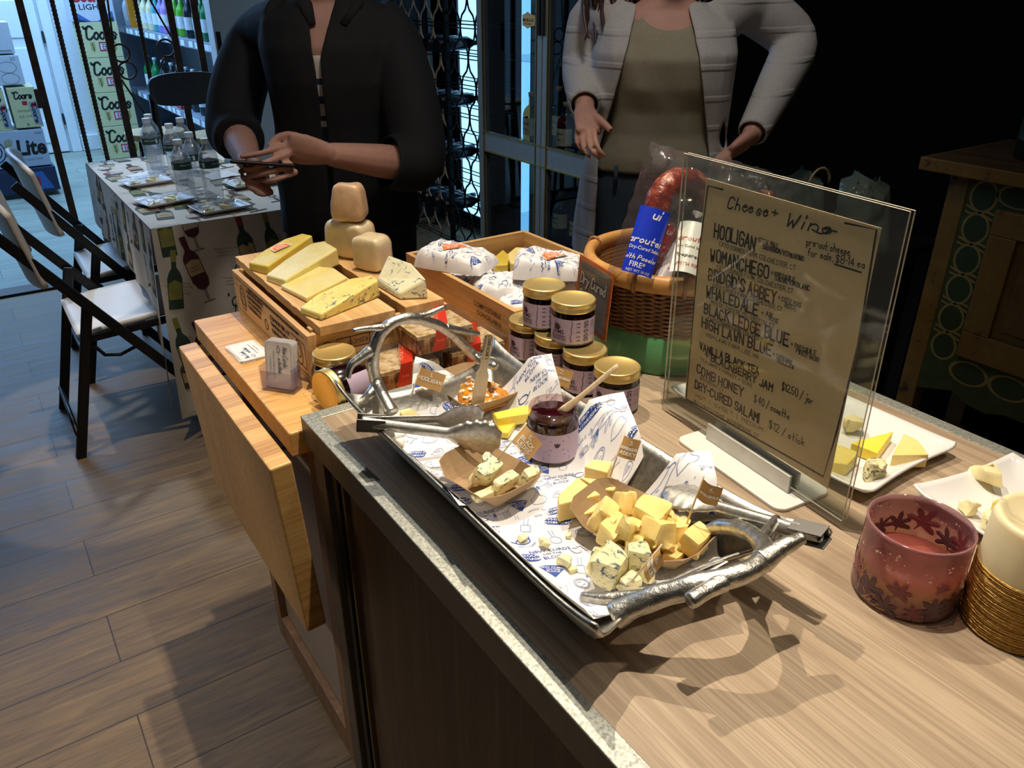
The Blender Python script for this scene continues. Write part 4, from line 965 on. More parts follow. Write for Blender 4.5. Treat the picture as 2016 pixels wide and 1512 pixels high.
# base plate and clamp
bc = (bl+br)/2; a_ = math.atan2(hx.y, hx.x); mid = bc-bl
u0, u1 = ((at(1372, 868, ZC+.006)-bl).dot(hx)), ((at(1558, 968, ZC+.006)-bl).dot(hx))
Mb = Matrix.Translation((0, 0, -.012)) @ Matrix.Rotation(a_, 4, 'Z'); sg_ = 1 if (Matrix.Rotation(a_, 3, 'Z') @ Vector((0, 1, 0))).dot(Vector((CF.x, CF.y, 0))) < 0 else -1
M_bwhite = plain('white_plastic', 'e4e0d8', .3, var=.02)
MB().prism([(x+(u0+u1)/2, y) for x, y in rrect((u1-u0)*1.30, .090, .16, 5)], .0, .005, M=Mb).build('base_plate', M_bwhite, sh, bevel=.0012)
mb = MB()
for s_ in (1, -1): mb.box(u0, u1, min(s_*.0052, s_*.0095), max(s_*.0052, s_*.0095), .0052, .030, M=Mb)
mb.box(u0, u1, -.0095, .0095, .0050, .0075, M=Mb)
mb.build('clamp_bar', plain('satin_aluminium', 'b9b8b2', .35, .6), sh, bevel=.0008)

# ================================================================== WHITE PLATES AND SAMPLES
M_cer = plain('white_ceramic', 'e3e1df', .18, var=.01)
def plate(L, Wd, label, x, y, rz, z=ZC):
    rt = thing('sample_plate', label, 'plate', (x, y, z), rz, 'white rectangular sample plates')
    def fn(u, v):
        a, b = 2*u-1, 2*v-1
        sx = a*L/2*(1-.05*(1-abs(b)**2)*abs(a)**4); sy = b*Wd/2*(1-.0*abs(a))
        e = max(max(0, (abs(a)-.72)/.28), max(0, (abs(b)-.60)/.40)); m = min(1, e)
        k = (abs(a)**10*abs(b)**10)
        return (sx*(1-.03*k), sy*(1-.05*k), .0045+.016*m**1.6+.004*k)
    MB().grid(fn, 44, 34).build('plate_body', M_cer, rt, solid=.004)
    return rt
plate(.345, .205, 'white rectangular plate with five cheese samples behind the menu sign', .908, .585, rad(90))
plate(.30, .185, 'white rectangular plate with cheese samples behind the candles', .930, .232, rad(80))
zp = ZC+.0055
def wx(px, ztop, mat, label, **kw): return wedge_px(px, zp+ztop, zp, mat, label, **kw)
wx([(1676, 872), (1697, 865), (1759, 849), (1728, 892)], .016, M_yel, 'deep yellow cheese triangle on the plate behind the sign', bevel=.001)
wx([(1780, 853), (1808, 867), (1829, 895), (1757, 896)], .020, M_ched, 'five sided yellow cheese slab at the right end of the first plate', bevel=.001)
wx([(1645, 871), (1692, 891), (1668, 915), (1640, 910)], .018, M_blu2, 'yellow blue-veined cheese sample beside the sign edge', bevel=.0015)
p = at(1677, 841, zp+.008); tag(chunk((p.x, p.y, zp), (.036, .030, .024), .4, M_cream, 91, (.1, .1), .3), 'crumpled soft cream cheese lump on the first plate', 'cheese')
p = at(1721, 930, zp+.012); tag(chunk((p.x, p.y, zp), (.036, .028, .030), .8, cheese('blue_crumble', 'd9cf9c', 'efe6b8', '3f4a3f', 60, .52), 92, (.1, .1), .25), 'crumbly blue cheese cube with a dark green vein on the first plate', 'cheese')
wx([(1955, 985), (2040, 962), (2060, 1000), (1975, 1012)], .016, M_yel, 'deep yellow cheese triangle on the plate behind the candles', bevel=.001)
p = at(1945, 945, zp+.010); tag(chunk((p.x, p.y, zp), (.040, .036, .026), .9, M_cream, 93, (.1, .2), .3), 'crumpled soft cream cheese lump on the second plate', 'cheese')
p = at(1908, 998, zp+.008); tag(chunk((p.x, p.y, zp), (.030, .026, .020), .9, M_cream, 94, (.1, .2), .3), 'small round cream cheese piece between the red candle and the second plate corner', 'cheese')
p = at(1946, 1030, zp+.008); tag(chunk((p.x, p.y, zp), (.034, .022, .020), .5, M_blu, 95, (.1, .2), .2), 'blue-veined cheese piece hidden behind the cream candle', 'cheese')

# ================================================================== CANDLES
t = NT('autumn_glass'); n, l = t.n, t.l
sep = t.new('SeparateXYZ'); l.new(t.co, sep.inputs[0]); mr = t.new('MapRange'); l.new(sep.outputs['Z'], mr.inputs[0]); mr.inputs[1].default_value = 0; mr.inputs[2].default_value = .092
colr = t.ramp(mr.outputs[0], [(.0, 'a87c80'), (.18, 'c58e8a'), (.34, 'e6b48e'), (.55, 'cf938b'), (.80, 'b07c80'), (1., 'bd8c8e')])
t.set(Base_Color=colr, Roughness=.08, Coat_Weight=.4)
tr = t.new('BsdfTransparent'); l.new(t.mix(.45, colr, 'ffffff'), tr.inputs[0]); mx = t.new('MixShader'); mx.inputs[0].default_value = .46
l.new(tr.outputs[0], mx.inputs[1]); l.new(t.b.outputs[0], mx.inputs[2]); l.new(mx.outputs[0], t.out.inputs[0]); M_cglass = t.m
def candle_at(px, py, r): p = at(px, py, ZC); d = Vector((p.x, p.y, 0)).normalized(); return p+d*r
CRd = .0515; CH = .088
cd = thing('jar_candle', 'dusky red glass candle jar printed with autumn leaves and snow dots', 'candle', (.706, .302, ZC))
MB().lathe([(CRd*.93, .0), (CRd, .004), (CRd*1.0, .02), (CRd*.985, CH-.004), (CRd*.995, CH), (CRd*.955, CH+.001), (CRd*.945, CH-.006), (CRd*.95, .012), (CRd*.90, .006)], 56, cap0=True, cap1=True).build('glass_jar', M_cglass, cd)
MB().lathe([(CRd*.925, .012), (CRd*.925, .040), (CRd*.3, .041), (.001, .041)], 40).build('wax', plain('dusky_wax', '9c5145', .4, Subsurface_Weight=.2, Subsurface_Radius=(.02, .01, .01)), cd)
M_dot = plain('snow_dot', 'ffe6da', .5, var=.02); M_leaf = plain('leaf_print', '84404a', .4); M_dleaf = plain('dark_leaf_print', '5a3b46', .4); M_gold = plain('gold_print', 'd79a45', .35, .4)
mb = MB(); rng = random.Random(12); fC = cyl_fn(CRd+.0006, 0, 0); fI = cyl_fn(CRd*.945-.0006, 0, 0); Cc = 2*pi*CRd
for k in range(74):
    u = rng.uniform(0, Cc); v = rng.uniform(.048, CH-.008); r_ = rng.choice((.0005, .0006, .0008, .0012, .0015))
    mb.flat(place(poly(ell(r_, r_, 8)[:-1]), u, v), fC, 0, 0); mb.flat(place(poly(ell(r_, r_, 8)[:-1]), u*.945, v), fI, 0, 0)
maple = []
for k in range(5):
    a = rad(90+(k-2)*52); maple += [(.35*cos(a-rad(26)), .35*sin(a-rad(26))), (.72*cos(a-rad(12)), .72*sin(a-rad(12))), ((1 if k == 2 else .85)*cos(a), (1 if k == 2 else .85)*sin(a)), (.72*cos(a+rad(12)), .72*sin(a+rad(12)))]
maple += [(-.08, -.3), (0, -.75), (.08, -.3)]
def fan(pts):                                  # star-shaped outline as a triangle fan
    return [(0, 0)]+pts, [(0, i+1, (i+1) % len(pts)+1) for i in range(len(pts))]
th0 = math.atan2(-.302, -.706)
uc = th0*CRd
for du, v, s_, r_, mi in ((-.004, .034, .0155, -.5, 1), (.036, .045, .010, .3, 1), (-.034, .020, .022, .6, 2), (-.014, .010, .017, -.2, 2), (.014, .012, .013, .2, 1), (.032, .020, .017, .9, 2), (.052, .022, .018, 0, 2), (-.058, .030, .02, .4, 1), (.08, .03, .02, .4, 2), (-.09, .03, .02, 1, 2), (.12, .04, .02, 1.4, 1), (.16, .02, .02, .4, 2)):
    mb.flat(place(fan(maple), uc+du, v, r_, s_), fC, .0002, mi)
for du, v, s_, r_, mi in ((.11, .058, .02, .3, 1), (.13, .05, .018, -.3, 2), (.16, .06, .021, .5, 1), (.185, .052, .017, .1, 2), (.205, .05, .014, .7, 2)): mb.flat(place(fan(maple), (uc+du)*.945, v, r_, s_), fI, -.0002, mi)
mb.flat(ribbon([chaikin([(uc-.047, .014), (uc-.046, .034), (uc-.047, .050)], 1), [(uc-.046, .032), (uc-.040, .044)], [(uc-.046, .030), (uc-.034, .038)], [(uc-.046, .028), (uc-.030, .030)], [(uc-.046, .034), (uc-.053, .044)]], .0006), fC, .0003, 3)
mb.flat(ribbon([[(uc-.038, .008), (uc-.018, .006), (uc-.012, .007)], [(uc-.036, .012), (uc-.039, .018)], [(uc-.036, .0085), (uc-.027, .018)], [(uc-.030, .0078), (uc-.027, .012)], [(uc-.024, .007), (uc-.019, .010)]], .0009), fC, .0003, 3)
wv, wf = ribbon(pen('WAY', .010, 0, 0, slant=.2, align='c'), .0008)
mb.flat(place(([(-x, y) for x, y in wv], [f[::-1] for f in wf]), (uc+.232)*.945, .066), fI, -.0004, 4)
mb.build('leaf_print', [M_dot, M_leaf, M_dleaf, M_gold, plain('rose_print', 'c4695f', .5)], cd)
pc_ = thing('pillar_candle', 'cream pillar candle wrapped in a glittery gold band at the right edge', 'candle', (.752, .2125, ZC))
t = NT('ivory_wax'); t.set(Base_Color=t.ramp(t.noise(20), [(.3, 'd9cba0'), (.7, 'e9ddb8')]), Roughness=.4, Subsurface_Weight=.4, Subsurface_Radius=(.03, .022, .012), Subsurface_Scale=.5); M_ivory = t.m
PR = .046; PH = .130
MB().lathe([(PR*.97, 0), (PR, .003), (PR, PH-.006), (PR*.93, PH), (PR*.82, PH-.002), (PR*.66, PH-.012), (.0012, PH-.014)], 48).build('wax', M_ivory, pc_)
MB().tube([(0, 0, PH-.016), (.001, 0, PH-.004)], .0012, 6).build('wick', M_ink, pc_)
t = NT('gold_glitter'); n_ = t.noise(260, 3, .7, t.mapping((1, 1, 5))); t.set(Base_Color=t.ramp(n_, [(.35, 'a67c38'), (.6, 'd8b062'), (.75, 'f5dfa8')]), Metallic=.7, Roughness=.34); t.bump(n_, .7, .002); M_glit = t.m
mb = MB()
for k in range(46):
    z = .003+k*.00155; mb.tube([((PR+.0008+.0004*sin(k*2.3+a*.4))*cos(a*pi/16), (PR+.0008+.0004*sin(k*2.3+a*.4))*sin(a*pi/16), z+.0008*sin(a*pi/16+k)) for a in range(32)], .0010, 5, closed=True)
mb.build('gold_band', M_glit, pc_)
# ================================================================== CRATES ON THE CART
M_pine = wood('pine_board', 'b98f5c', 'd2aa74', 'e2c08c', 'y', 1.2, .55, 10, 70); M_pinex = wood('pine_board_cross', 'b98f5c', 'd2aa74', 'e0bd88', 'x', 1.2, .55, 10, 70)
M_rough = wood('rough_sawn_end', 'a98455', 'c79f69', 'dbb986', 'z', 2, .8, 3, 120, .5); M_print = plain('stamp_ink', '4a3626', .8)
def crate(label, x0, x1, y0, y1, z1, mats):
    rt = thing('wine_crate', label, 'crate', (x0, y0, ZT), 0, 'wooden wine crates on the cart')
    L, Wd, H, t_ = y1-y0, x1-x0, z1-ZT, .010
    a = MB().box(0, t_, 0, L, 0, H).build('side_panel', [mats[0], M_print], rt, bevel=.0008)
    b = MB().box(Wd-t_, Wd, 0, L, 0, H).build('side_panel', [mats[0], M_print], rt, bevel=.0008)
    c = MB().box(t_, Wd-t_, 0, t_*1.2, 0, H).build('end_panel', [mats[1], M_print], rt, bevel=.0008)
    d = MB().box(t_, Wd-t_, L-t_*1.2, L, 0, H).build('end_panel', [mats[1], M_print], rt, bevel=.0008)
    MB().box(t_, Wd-t_, t_*1.2, L-t_*1.2, 0, .008).build('bottom_board', mats[0], rt)
    return rt, (L, Wd, H)
c1, (L, Wd, H) = crate('printed pine wine crate on the cart with cheese boards laid across its top', .386, .650, 1.163, 1.572, .908, (M_pine, M_pinex))
for x, y in ((.012, .014), (.012, L-.030), (Wd-.028, .014), (Wd-.028, L-.030)): MB().box(x, x+.016, y, y+.016, .008, H+.004).build('corner_post', M_rough, c1)
fs = lambda u, v, o_=0: Vector((-o_, L-u, v))           # left side print, read from the left
mb = MB()
def scribble(mb, fn, u0, u1, v, h, mi=0):
    x = u0
    while x < u1:
        w_ = R.uniform(.006, .014); mb.flat(ribbon(pen(''.join(R.choice('ABEHKMNORSTU') for _ in range(int(w_/.0035)+1)), h, x, v, jit=.2, rng=R), h*.22), fn, .0004, mi); x += w_+.006
mb.flat(ribbon([[(.012, .010), (L-.012, .010), (L-.012, H-.010), (.012, H-.010), (.012, .010)]], .0012), fs, .0004)
mb.flat(ribbon([ell(.017, .026, 26, cx=.055, cy=.044), ell(.013, .021, 26, cx=.055, cy=.044), chaikin([(.047, .03), (.05, .05), (.055, .06), (.058, .045), (.063, .055), (.06, .03)], 2), [(.043, .03), (.067, .03)]], .0016), fs, .0004)
for k in range(4): scribble(mb, fs, .085, .18-.01*k, .066-k*.011, .0062)
scribble(mb, fs, .10, .36, .074, .0055); mb.flat(ribbon([ell(.008, .010, 14, cx=.19, cy=.034)], .003), fs, .0004)
for k in range(3): scribble(mb, fs, .22, .30, .056-k*.013, .0075)
mb.flat(ribbon([ell(.016, .022, 22, cx=.36, cy=.042), ell(.010, .012, 16, cx=.36, cy=.045), [(.33, .02), (.39, .02), (.39, .066), (.33, .066), (.33, .02)]], .0022), fs, .0004)
mb.build('side_print', M_print, c1)
mb = MB(); fe = lambda u, v, o_=0: Vector((Wd-u, -o_, H-v))
mb.flat(ribbon([[(.125, .018), (.215, .018), (.215, .038), (.125, .038), (.125, .018)], [(.19, .018), (.19, .038)], [(.155, .018), (.155, .038)], ell(.010, .012, 16, cx=.232, cy=.03)], .0016), fe, .0004)
mb.flat(typed('LT', .010, .135, .023, 0, 0), fe, .0004); mb.flat(typed('KD-CO', .008, .158, .024, 0, 0), fe, .0004)
mb.build('end_print', M_print, c1)
def board(label, x0, x1, y0, y1):
    rt = thing('cheese_board', label, 'board', ((x0+x1)/2, (y0+y1)/2, .9082), 0, 'bare pine boards laid across the printed crate')
    mb = MB(); nx, ny = 3, 26; w_, l_ = (x1-x0)/2, (y1-y0)/2
    pts = [(-w_-.003*noise.noise(Vector((0, j*.9, 1))), -l_+2*l_*j/ny) for j in range(ny+1)]; pts += [(w_, l_), (w_, -l_)]
    mb.prism(pts, 0, .0165); mb.build('plank', M_pine, rt, bevel=.001)
board('wide pine board with four cheese wedges laid across the printed crate', .404, .541, 1.150, 1.60)
board('narrow pine board with wrapped cream cheeses laid along the right of the printed crate', .560, .636, 1.150, 1.60)
ZB = .9250
def wrapm(name, a, b, veins=None, vs=60, vt=.6):
    if name in MATS: return MATS[name]
    m = cheese(name, a, b, veins, vs, vt, .35); p_ = m.node_tree.nodes['Principled BSDF']; p_.inputs['Coat Weight'].default_value = .9; p_.inputs['Coat Roughness'].default_value = .08
    t_ = m.node_tree; bn = t_.nodes.new('ShaderNodeBump'); nz = t_.nodes.new('ShaderNodeTexNoise'); nz.inputs['Scale'].default_value = 45; nz.inputs['Distortion'].default_value = 2
    t_.links.new(nz.outputs['Fac'], bn.inputs['Height']); bn.inputs['Strength'].default_value = .6; bn.inputs['Distance'].default_value = .002; t_.links.new(bn.outputs[0], p_.inputs['Coat Normal']); return m
M_w1 = wrapm('wrapped_gold_cheese', 'e2c63e', 'ecd55a'); M_w2 = wrapm('wrapped_pale_cheese', 'e8d478', 'f2e49c'); M_w3 = wrapm('wrapped_cream_cheese', 'ddc79a', 'ecdab4'); M_w3r = wrapm('wrapped_rind_cheese', 'c9a27c', 'ddb892')
M_w4 = wrapm('wrapped_blue_yellow', 'e6cf62', 'f1e08a', '4c5a62', 50, .585); M_w5 = wrapm('wrapped_blue_pale', 'e3dcae', 'efe9c8', '566a72', 60, .58)
def wslab(px, tops, zbot, mat, label, spread=1., bevel=.003, name='cheese_wedge'):
    """cheese wedge: outline in the photograph with its own height at every corner"""
    pts = [at(a, b, zbot+h) for (a, b), h in zip(px, tops)]; c = sum((Vector(p) for p in pts), Vector())/len(pts); n = len(pts)
    rt = thing(name, label, 'cheese', (c.x, c.y, zbot), 0, 'wrapped cheeses on the crate boards')
    v = [(p.x-c.x, p.y-c.y, p.z-zbot) for p in pts]+[((p.x-c.x)*spread, (p.y-c.y)*spread, 0) for p in pts]
    ar = sum(v[i][0]*v[(i+1) % n][1]-v[(i+1) % n][0]*v[i][1] for i in range(n))
    idx = list(range(n)) if ar > 0 else list(range(n))[::-1]
    fs_ = [tuple(idx), tuple(n+i for i in idx[::-1])]+[(idx[i], n+idx[i], n+idx[(i+1) % n], idx[(i+1) % n]) for i in range(n)]
    mb = MB().add(v, fs_); mb.build('cheese_body', mat, rt, bevel=bevel); return rt, c
g1, c = wslab([(489, 516), (520, 492), (560, 470), (595, 459), (615, 463), (528, 524)], [.016, .022, .028, .030, .030, .018], ZB, M_w1, 'golden cheese wedge with an orange sticker at the far left of the boards', 1.02)
ex = at(575, 500, ZB+.023); q0, q1, q2 = at(527, 503, ZB+.020), at(572, 489, ZB+.0245), at(556, 474, ZB+.027)
u_ = (q1-q0).normalized(); n_ = u_.cross(q2-q0).normalized(); v_ = n_.cross(u_)
mid = (q0+q1+q2)/3-Vector((c.x, c.y, ZB))+n_*.002
mb = MB(); orange_sticker(mb, lambda a, b, o_=0: mid+u_*a+v_*b+n_*o_, 0, 0, .25, .95, 0, 1); mb.build('orange_sticker', [M_orange, M_wink], g1)
wslab([(524, 540), (560, 512), (610, 480), (640, 475), (664, 489), (562, 551)], [.012, .020, .030, .034, .034, .016], ZB, M_w2, 'pale wrapped cheese wedge second from the left on the wide board', 1.03)
wslab([(552, 561), (585, 541), (622, 523), (658, 527), (684, 545), (603, 586)], [.008, .010, .014, .015, .015, .010], ZB, M_w2, 'thin flat cheese slice in the middle of the wide board', 1.0)
wslab([(591, 604), (625, 578), (692, 547), (735, 541), (744, 551), (632, 618)], [.012, .022, .030, .032, .032, .012], ZB, M_w4, 'yellow blue-veined wedge at the near end of the wide board', 1.03)
wslab([(742, 549), (764, 501), (810, 517), (839, 549), (786, 577)], [.014, .050, .050, .036, .012], ZB, M_w5, 'pale blue-veined wedge at the near end of the narrow board', 1.06, .004)
def lumpy(c, size, rz, mat, label, e=4., wedge=0, seed=1):
    rt = thing('wrapped_cheese', label, 'cheese', c, rz, 'wrapped cream cheeses stacked on the narrow board'); mb = MB(); nu, nv = 36, 20; v = []; f = []
    def sp(x, k): return math.copysign(abs(x)**k, x)
    for j in range(nv+1):
        t_ = -pi/2+pi*j/nv
        for i in range(nu):
            a = 2*pi*i/nu; k = 2/e; p = Vector((sp(cos(t_), k)*sp(cos(a), k), sp(cos(t_), k)*sp(sin(a), k), sp(sin(t_), k)))
            if wedge: p.x *= 1-wedge*(p.z+1)/2; p.y *= 1-wedge*.6*(p.z+1)/2
            q = Vector((p.x*size[0]/2, p.y*size[1]/2, (p.z+1)*size[2]/2)); q += lump(q, .0028, 38, seed); q.z = max(0, q.z); v.append(q)
    for j in range(nv):
        for i in range(nu): f.append((j*nu+i, j*nu+(i+1) % nu, (j+1)*nu+(i+1) % nu, (j+1)*nu+i))
    mb.add(v, f, 0, None, True); mb.m = [1 if (seed+i*7 % 11) and sum(mb.v[k][0] for k in fc) > size[0]*.7 else 0 for i, fc in enumerate(mb.f)]
    mb.build('cheese_body', [mat, M_w3r], rt); return rt
lumpy((.606, 1.372, ZB), (.060, .066, .066), .45, M_w3, 'rounded cream cheese block standing in front of the two stacked pieces', 6, .10, 1)
lumpy((.606, 1.474, ZB), (.066, .100, .074), .5, M_w3, 'wrapped cream cheese at the bottom of the two piece stack', 5, .08, 2)
lumpy((.608, 1.470, ZB+.0735), (.066, .072, .074), .9, M_w3r, 'rosy rinded cheese wedge on top of the stack, highest of all the cheeses', 4.6, .34, 3)

# ------------------------------------------------------------------ second crate with wrapped parcels
c2, (L2, W2, H2) = crate('plain pine crate filled with paper wrapped cheeses', .727, 1.036, 1.062, 1.474, .908, (M_pine, M_pinex))
mb = MB(); f2 = lambda u, v, o_=0: Vector((-o_, L2-u, v))
mb.flat(typed('COMPOSTABLE', .0095, .275, .058, 0, .01), f2, .0004); mb.flat(typed('CONGELABLE', .0095, .285, .042, 0, .01), f2, .0004); mb.build('side_print', M_print, c2)
def parcel(px, z, L, Wd, H, rz, label, seed, sticker=None, wedge=.35, free=False):
    p = at(px[0], px[1], z+H); hx, hy = (L*abs(cos(rz))+Wd*abs(sin(rz)))/2, (L*abs(sin(rz))+Wd*abs(cos(rz)))/2
    if not free: p.x = max(.740+hx, min(1.024-hx, p.x)); p.y = max(1.077+hy, min(1.460-hy, p.y))
    rt = thing('wrapped_parcel', label, 'parcel', (p.x, p.y, z), rz, 'paper wrapped cheese parcels in the plain crate')
    def fn(x, y, off=0):
        a, b = 2*x/L-1, 2*y/Wd-1; k = (1-abs(a)**5)*(1-abs(b)**7); h = H*(1-wedge*(a+1)/2)
        z_ = h*max(0, k)**.45; n1 = noise.noise(Vector((x*55, y*55, seed)))*.004+abs(noise.noise(Vector((x*24, y*60, seed+5))))*.009
        return Vector((a*L/2*(1-.06*(1-k)), b*Wd/2*(1-.10*abs(a)**3), max(.0004, z_+n1*(k > .02))+off))
    mb = MB().grid(lambda u, v: fn(u*L, v*Wd), 44, 30, 0)
    rng_ = random.Random(seed); deli_print(mb, fn, L, Wd, rng_, rng_.choice((.3, 2.0, 3.4)), .0255, None, .0009)
    mb.build('paper_wrap', PAPER, rt)
    if sticker:
        m2 = MB(); orange_sticker(m2, fn, *sticker, 0, 1, .0012) if False else None
        sm = MB(); pts = [(-.021, -.010), (-.019, .002), (-.010, .013), (.001, .016), (.012, .012), (.020, .001), (.021, -.010)]
        x0, y0, r0 = sticker
        def gridshape(pts, sc):
            pts = chaikin(pts, 2); cx = sum(p[0] for p in pts)/len(pts); cy = sum(p[1] for p in pts)/len(pts); vs = [(cx, cy)]; fs_ = []; n = len(pts)
            for rr in (.35, .7, 1.): vs += [((p[0]-cx)*rr*sc+cx, (p[1]-cy)*rr*sc+cy) for p in pts]
            fs_ += [(0, 1+i, 1+(i+1) % n) for i in range(n)]
            for r_ in range(2): fs_ += [(1+r_*n+i, 1+(r_+1)*n+i, 1+(r_+1)*n+(i+1) % n, 1+r_*n+(i+1) % n) for i in range(n)]
            return vs, fs_
        sm.flat(place(gridshape(pts, 1.40), x0, y0, r0), fn, .0020, 1); sm.flat(place(gridshape(pts, 1.26), x0, y0, r0), fn, .0023, 0)
        for tx, yy, h in (('NEW CURDS', .006, .0048), ('ON THE', .0005, .0038), ('BLOCK', -.0065, .0052)): sm.flat(place(typed(tx, h, 0, yy, 0, .012, 'c'), x0, y0, r0, 1.26), fn, .0032, 1)
        sm.build('orange_sticker', [M_orange, M_wink], rt)
    return rt
zf = ZT+.0085
parcel((945, 532), zf, .155, .105, .042, rad(15), 'paper wrapped cheese lying under the stickered parcel at the far left of the crate', 11)
parcel((898, 484), zf+.0805, .160, .100, .040, rad(-58), 'stickered paper parcel highest at the far left corner of the plain crate', 12, (.070, .055, .9), .35, True)
parcel((1082, 496), zf+.081, .150, .105, .042, rad(-38), 'large stickered paper parcel leaning at the right side of the plain crate', 13, (.080, .045, .75), .35, True)
parcel((1085, 545), zf+.018, .150, .095, .036, rad(-15), 'paper parcel with a half hidden sticker below the large stickered parcel', 14, (.075, .055, .35))
parcel((958, 552), zf+.042, .165, .100, .036, rad(-20), 'long paper parcel in the middle of the plain crate', 15, (.110, .050, .2))
parcel((1005, 585), zf+.036, .165, .095, .032, rad(22), 'paper parcel at the near end of the plain crate behind the jars', 16)
for px_, lab, sd in (([(965, 512), (990, 490), (1003, 502), (1000, 520), (975, 522)], 'bare yellow cheese wedge left in the back of the plain crate', 1), ([(998, 500), (1015, 486), (1036, 487), (1042, 500), (1022, 518), (1005, 518)], 'bare pale yellow cheese wedge right in the back of the plain crate', 2)):
    wslab(px_, [.05]*len(px_), zf, M_pale if sd == 2 else M_w1, lab, 1.0)

# ------------------------------------------------------------------ honeycomb cassettes
M_case = clear('cassette_plastic', 'efece6', .10, .03, .03, 'd9d2c6'); M_red = plain('red_band', 'c2321c', .35, var=.04)
t = NT('comb_side'); v = t.mapping((1, 1, .25)); n = t.noise(110, 3, .6, v, .6); t.set(Base_Color=t.ramp(n, [(.36, '5e3412'), (.5, 'a4662a'), (.62, 'e0c598')]), Roughness=.4); M_comb = t.m
t = NT('comb_cap'); n = t.noise(60, 4, .6); t.set(Base_Color=t.ramp(n, [(.38, 'b98f5a'), (.5, 'dcc7a2'), (.7, 'efe3cc')]), Roughness=.5); t.bump(n, .8, .004); M_cap = t.m
def cassette(x, y, z, label, flip=0):
    rt = thing('honeycomb_cassette', label, 'honey', (x, y, z), flip, 'clear cassettes of comb honey in front of the printed crate')
    a, b, h = .059, .045, .046
    MB().box(-a, a, -b, b, 0, h).build('clear_case', M_case, rt, bevel=.002)
    mb = MB().box(-a+.005, a-.005, -b+.005, b-.005, .003, .030, 0).box(-a+.006, a-.006, -b+.006, b-.006, .030, .036, 1); mb.build('comb', [M_comb, M_cap], rt)
    M = Matrix.Rotation(rad(-35), 4, 'Z')
    lb = MB()
    c_, s_ = cos(rad(38)), sin(rad(38))
    w_ = .014; d_ = Vector((c_, s_)); q_ = Vector((-s_, c_))
    top = [(-.020, -b-.0), (.002, -b), (.046, b), (.024, b)]
    lb.prism(top, h+.0002, h+.0009)
    lb.add([(-.020, -b-.0006, h+.0009), (.002, -b-.0006, h+.0009), (-.006, -b-.0006, .006), (-.030, -b-.0006, .006)], [(0, 3, 2, 1)])
    L_ = typed('HONEYCOMB', .0085, 0, 0, 0, .01, 'c'); an = math.atan2(2*b, .046)
    lb.flat(place(L_, .011-.004*sin(an), .0-.004*cos(an)+.002, an), lambda u, v_, o_=0: Vector((u, v_, h+.0009+o_)), .0003, 1)
    lb.flat(place(typed('PURE', .0042, 0, 0, 0, .01, 'c'), -.013, .022), lambda u, v_, o_=0: Vector((u, -b-.0006-o_, v_)), .0003, 1)
    lb.build('red_label', [M_red, plain('band_print', 'e88a6a', .5)], rt)
cassette(.522, 1.1065, ZT, 'left lower honeycomb cassette behind the antler handle')
cassette(.655, 1.1065, ZT, 'right lower honeycomb cassette beside the plain crate')
cassette(.592, 1.108, ZT+.0462, 'upper honeycomb cassette with a red label resting on two others')

# ------------------------------------------------------------------ business cards
M_card = plain('card_stock', 'e8e4e2', .5, var=.01); M_cink = plain('card_ink', '4c5478', .6)
def card_face(mb, fn, w_, h_):
    mb.flat(ribbon(pen('New Curds', .0085, w_*.10, h_*.66, slant=.25, jit=.2, rng=R, wide=.55), .0009), fn, .0003, 1)
    mb.flat(ribbon(pen('on the Block', .0062, w_*.34, h_*.48, slant=.25, jit=.2, rng=R, wide=.5), .0008), fn, .0003, 1)
    mb.flat(ribbon([chaikin([(w_*.08, h_*.50), (w_*.16, h_*.58), (w_*.26, h_*.50), (w_*.16, h_*.44), (w_*.08, h_*.50)], 2)], .001), fn, .0003, 1)
    for k, ww in enumerate((.7, .6)): mb.flat(typed('ARTISAN CHEESE AND GIFTS' if k == 0 else 'CONNECTICUT', .0026, w_*.5, h_*(.30-.12*k), 0, 0, 'c'), fn, .0003, 1)
    mb.flat(ribbon([[(x+w_/2, y+h_/2) for x, y in rrect(w_*.93, h_*.9, .15)+[rrect(w_*.93, h_*.9, .15)[0]]]], .0004), fn, .0003, 1)
p = at(488, 691, ZT+.006); cs = thing('card_stack', 'small stack of white business cards lying flat on the cart', 'cards', (.336, 1.352, ZT), rad(-86))
for k in range(8):
    MB().prism([tuple((Matrix.Rotation(R.uniform(-.05, .05), 3, 'Z') @ Vector((x, y, 0))).xy) for x, y in rrect(.085, .054, .12)], k*.0007, k*.0007+.0006).build('card', M_card, cs)
fp = lambda u, v, o_=0: Vector((.0425-u, .027-v, .0056+o_)); mb = MB(); card_face(mb, fp, .085, .054); 
mb.m = [0]*len(mb.m); mb.build('card_print', M_cink, cs)
p0, p1 = at(536, 772, ZT), at(582, 776, ZT)
ch = thing('card_holder', 'clear plastic holder with upright white business cards at the cart edge', 'cards', (.340, 1.178, ZT), rad(-52))
for k in range(7):
    M = Matrix.Translation((0, .003-k*.0017, .004)) @ Matrix.Rotation(rad(-12+k*.6), 4, 'X'); MB().prism([(x, y+.040) for x, y in rrect(.052, .080, .12)], -.0003, .0003, M=M @ Matrix.Rotation(rad(90), 4, 'X')).build('card', M_card, ch)
M = Matrix.Translation((0, .003-6*.0017-.0005, .004)) @ Matrix.Rotation(rad(-12+3.6), 4, 'X') @ Matrix.Rotation(rad(90), 4, 'X')
fq = lambda u, v, o_=0: M @ Vector((-.026+.054-.054+v*1.0-.0+0, .080-u, .0006+o_)); mb = MB(); card_face(mb, fq, .080, .052); mb.m = [0]*len(mb.m); mb.build('card_print', M_cink, ch)
M_hold = clear('holder_plastic', 'e9e6f0', .14, .03, .02)
mb = MB()
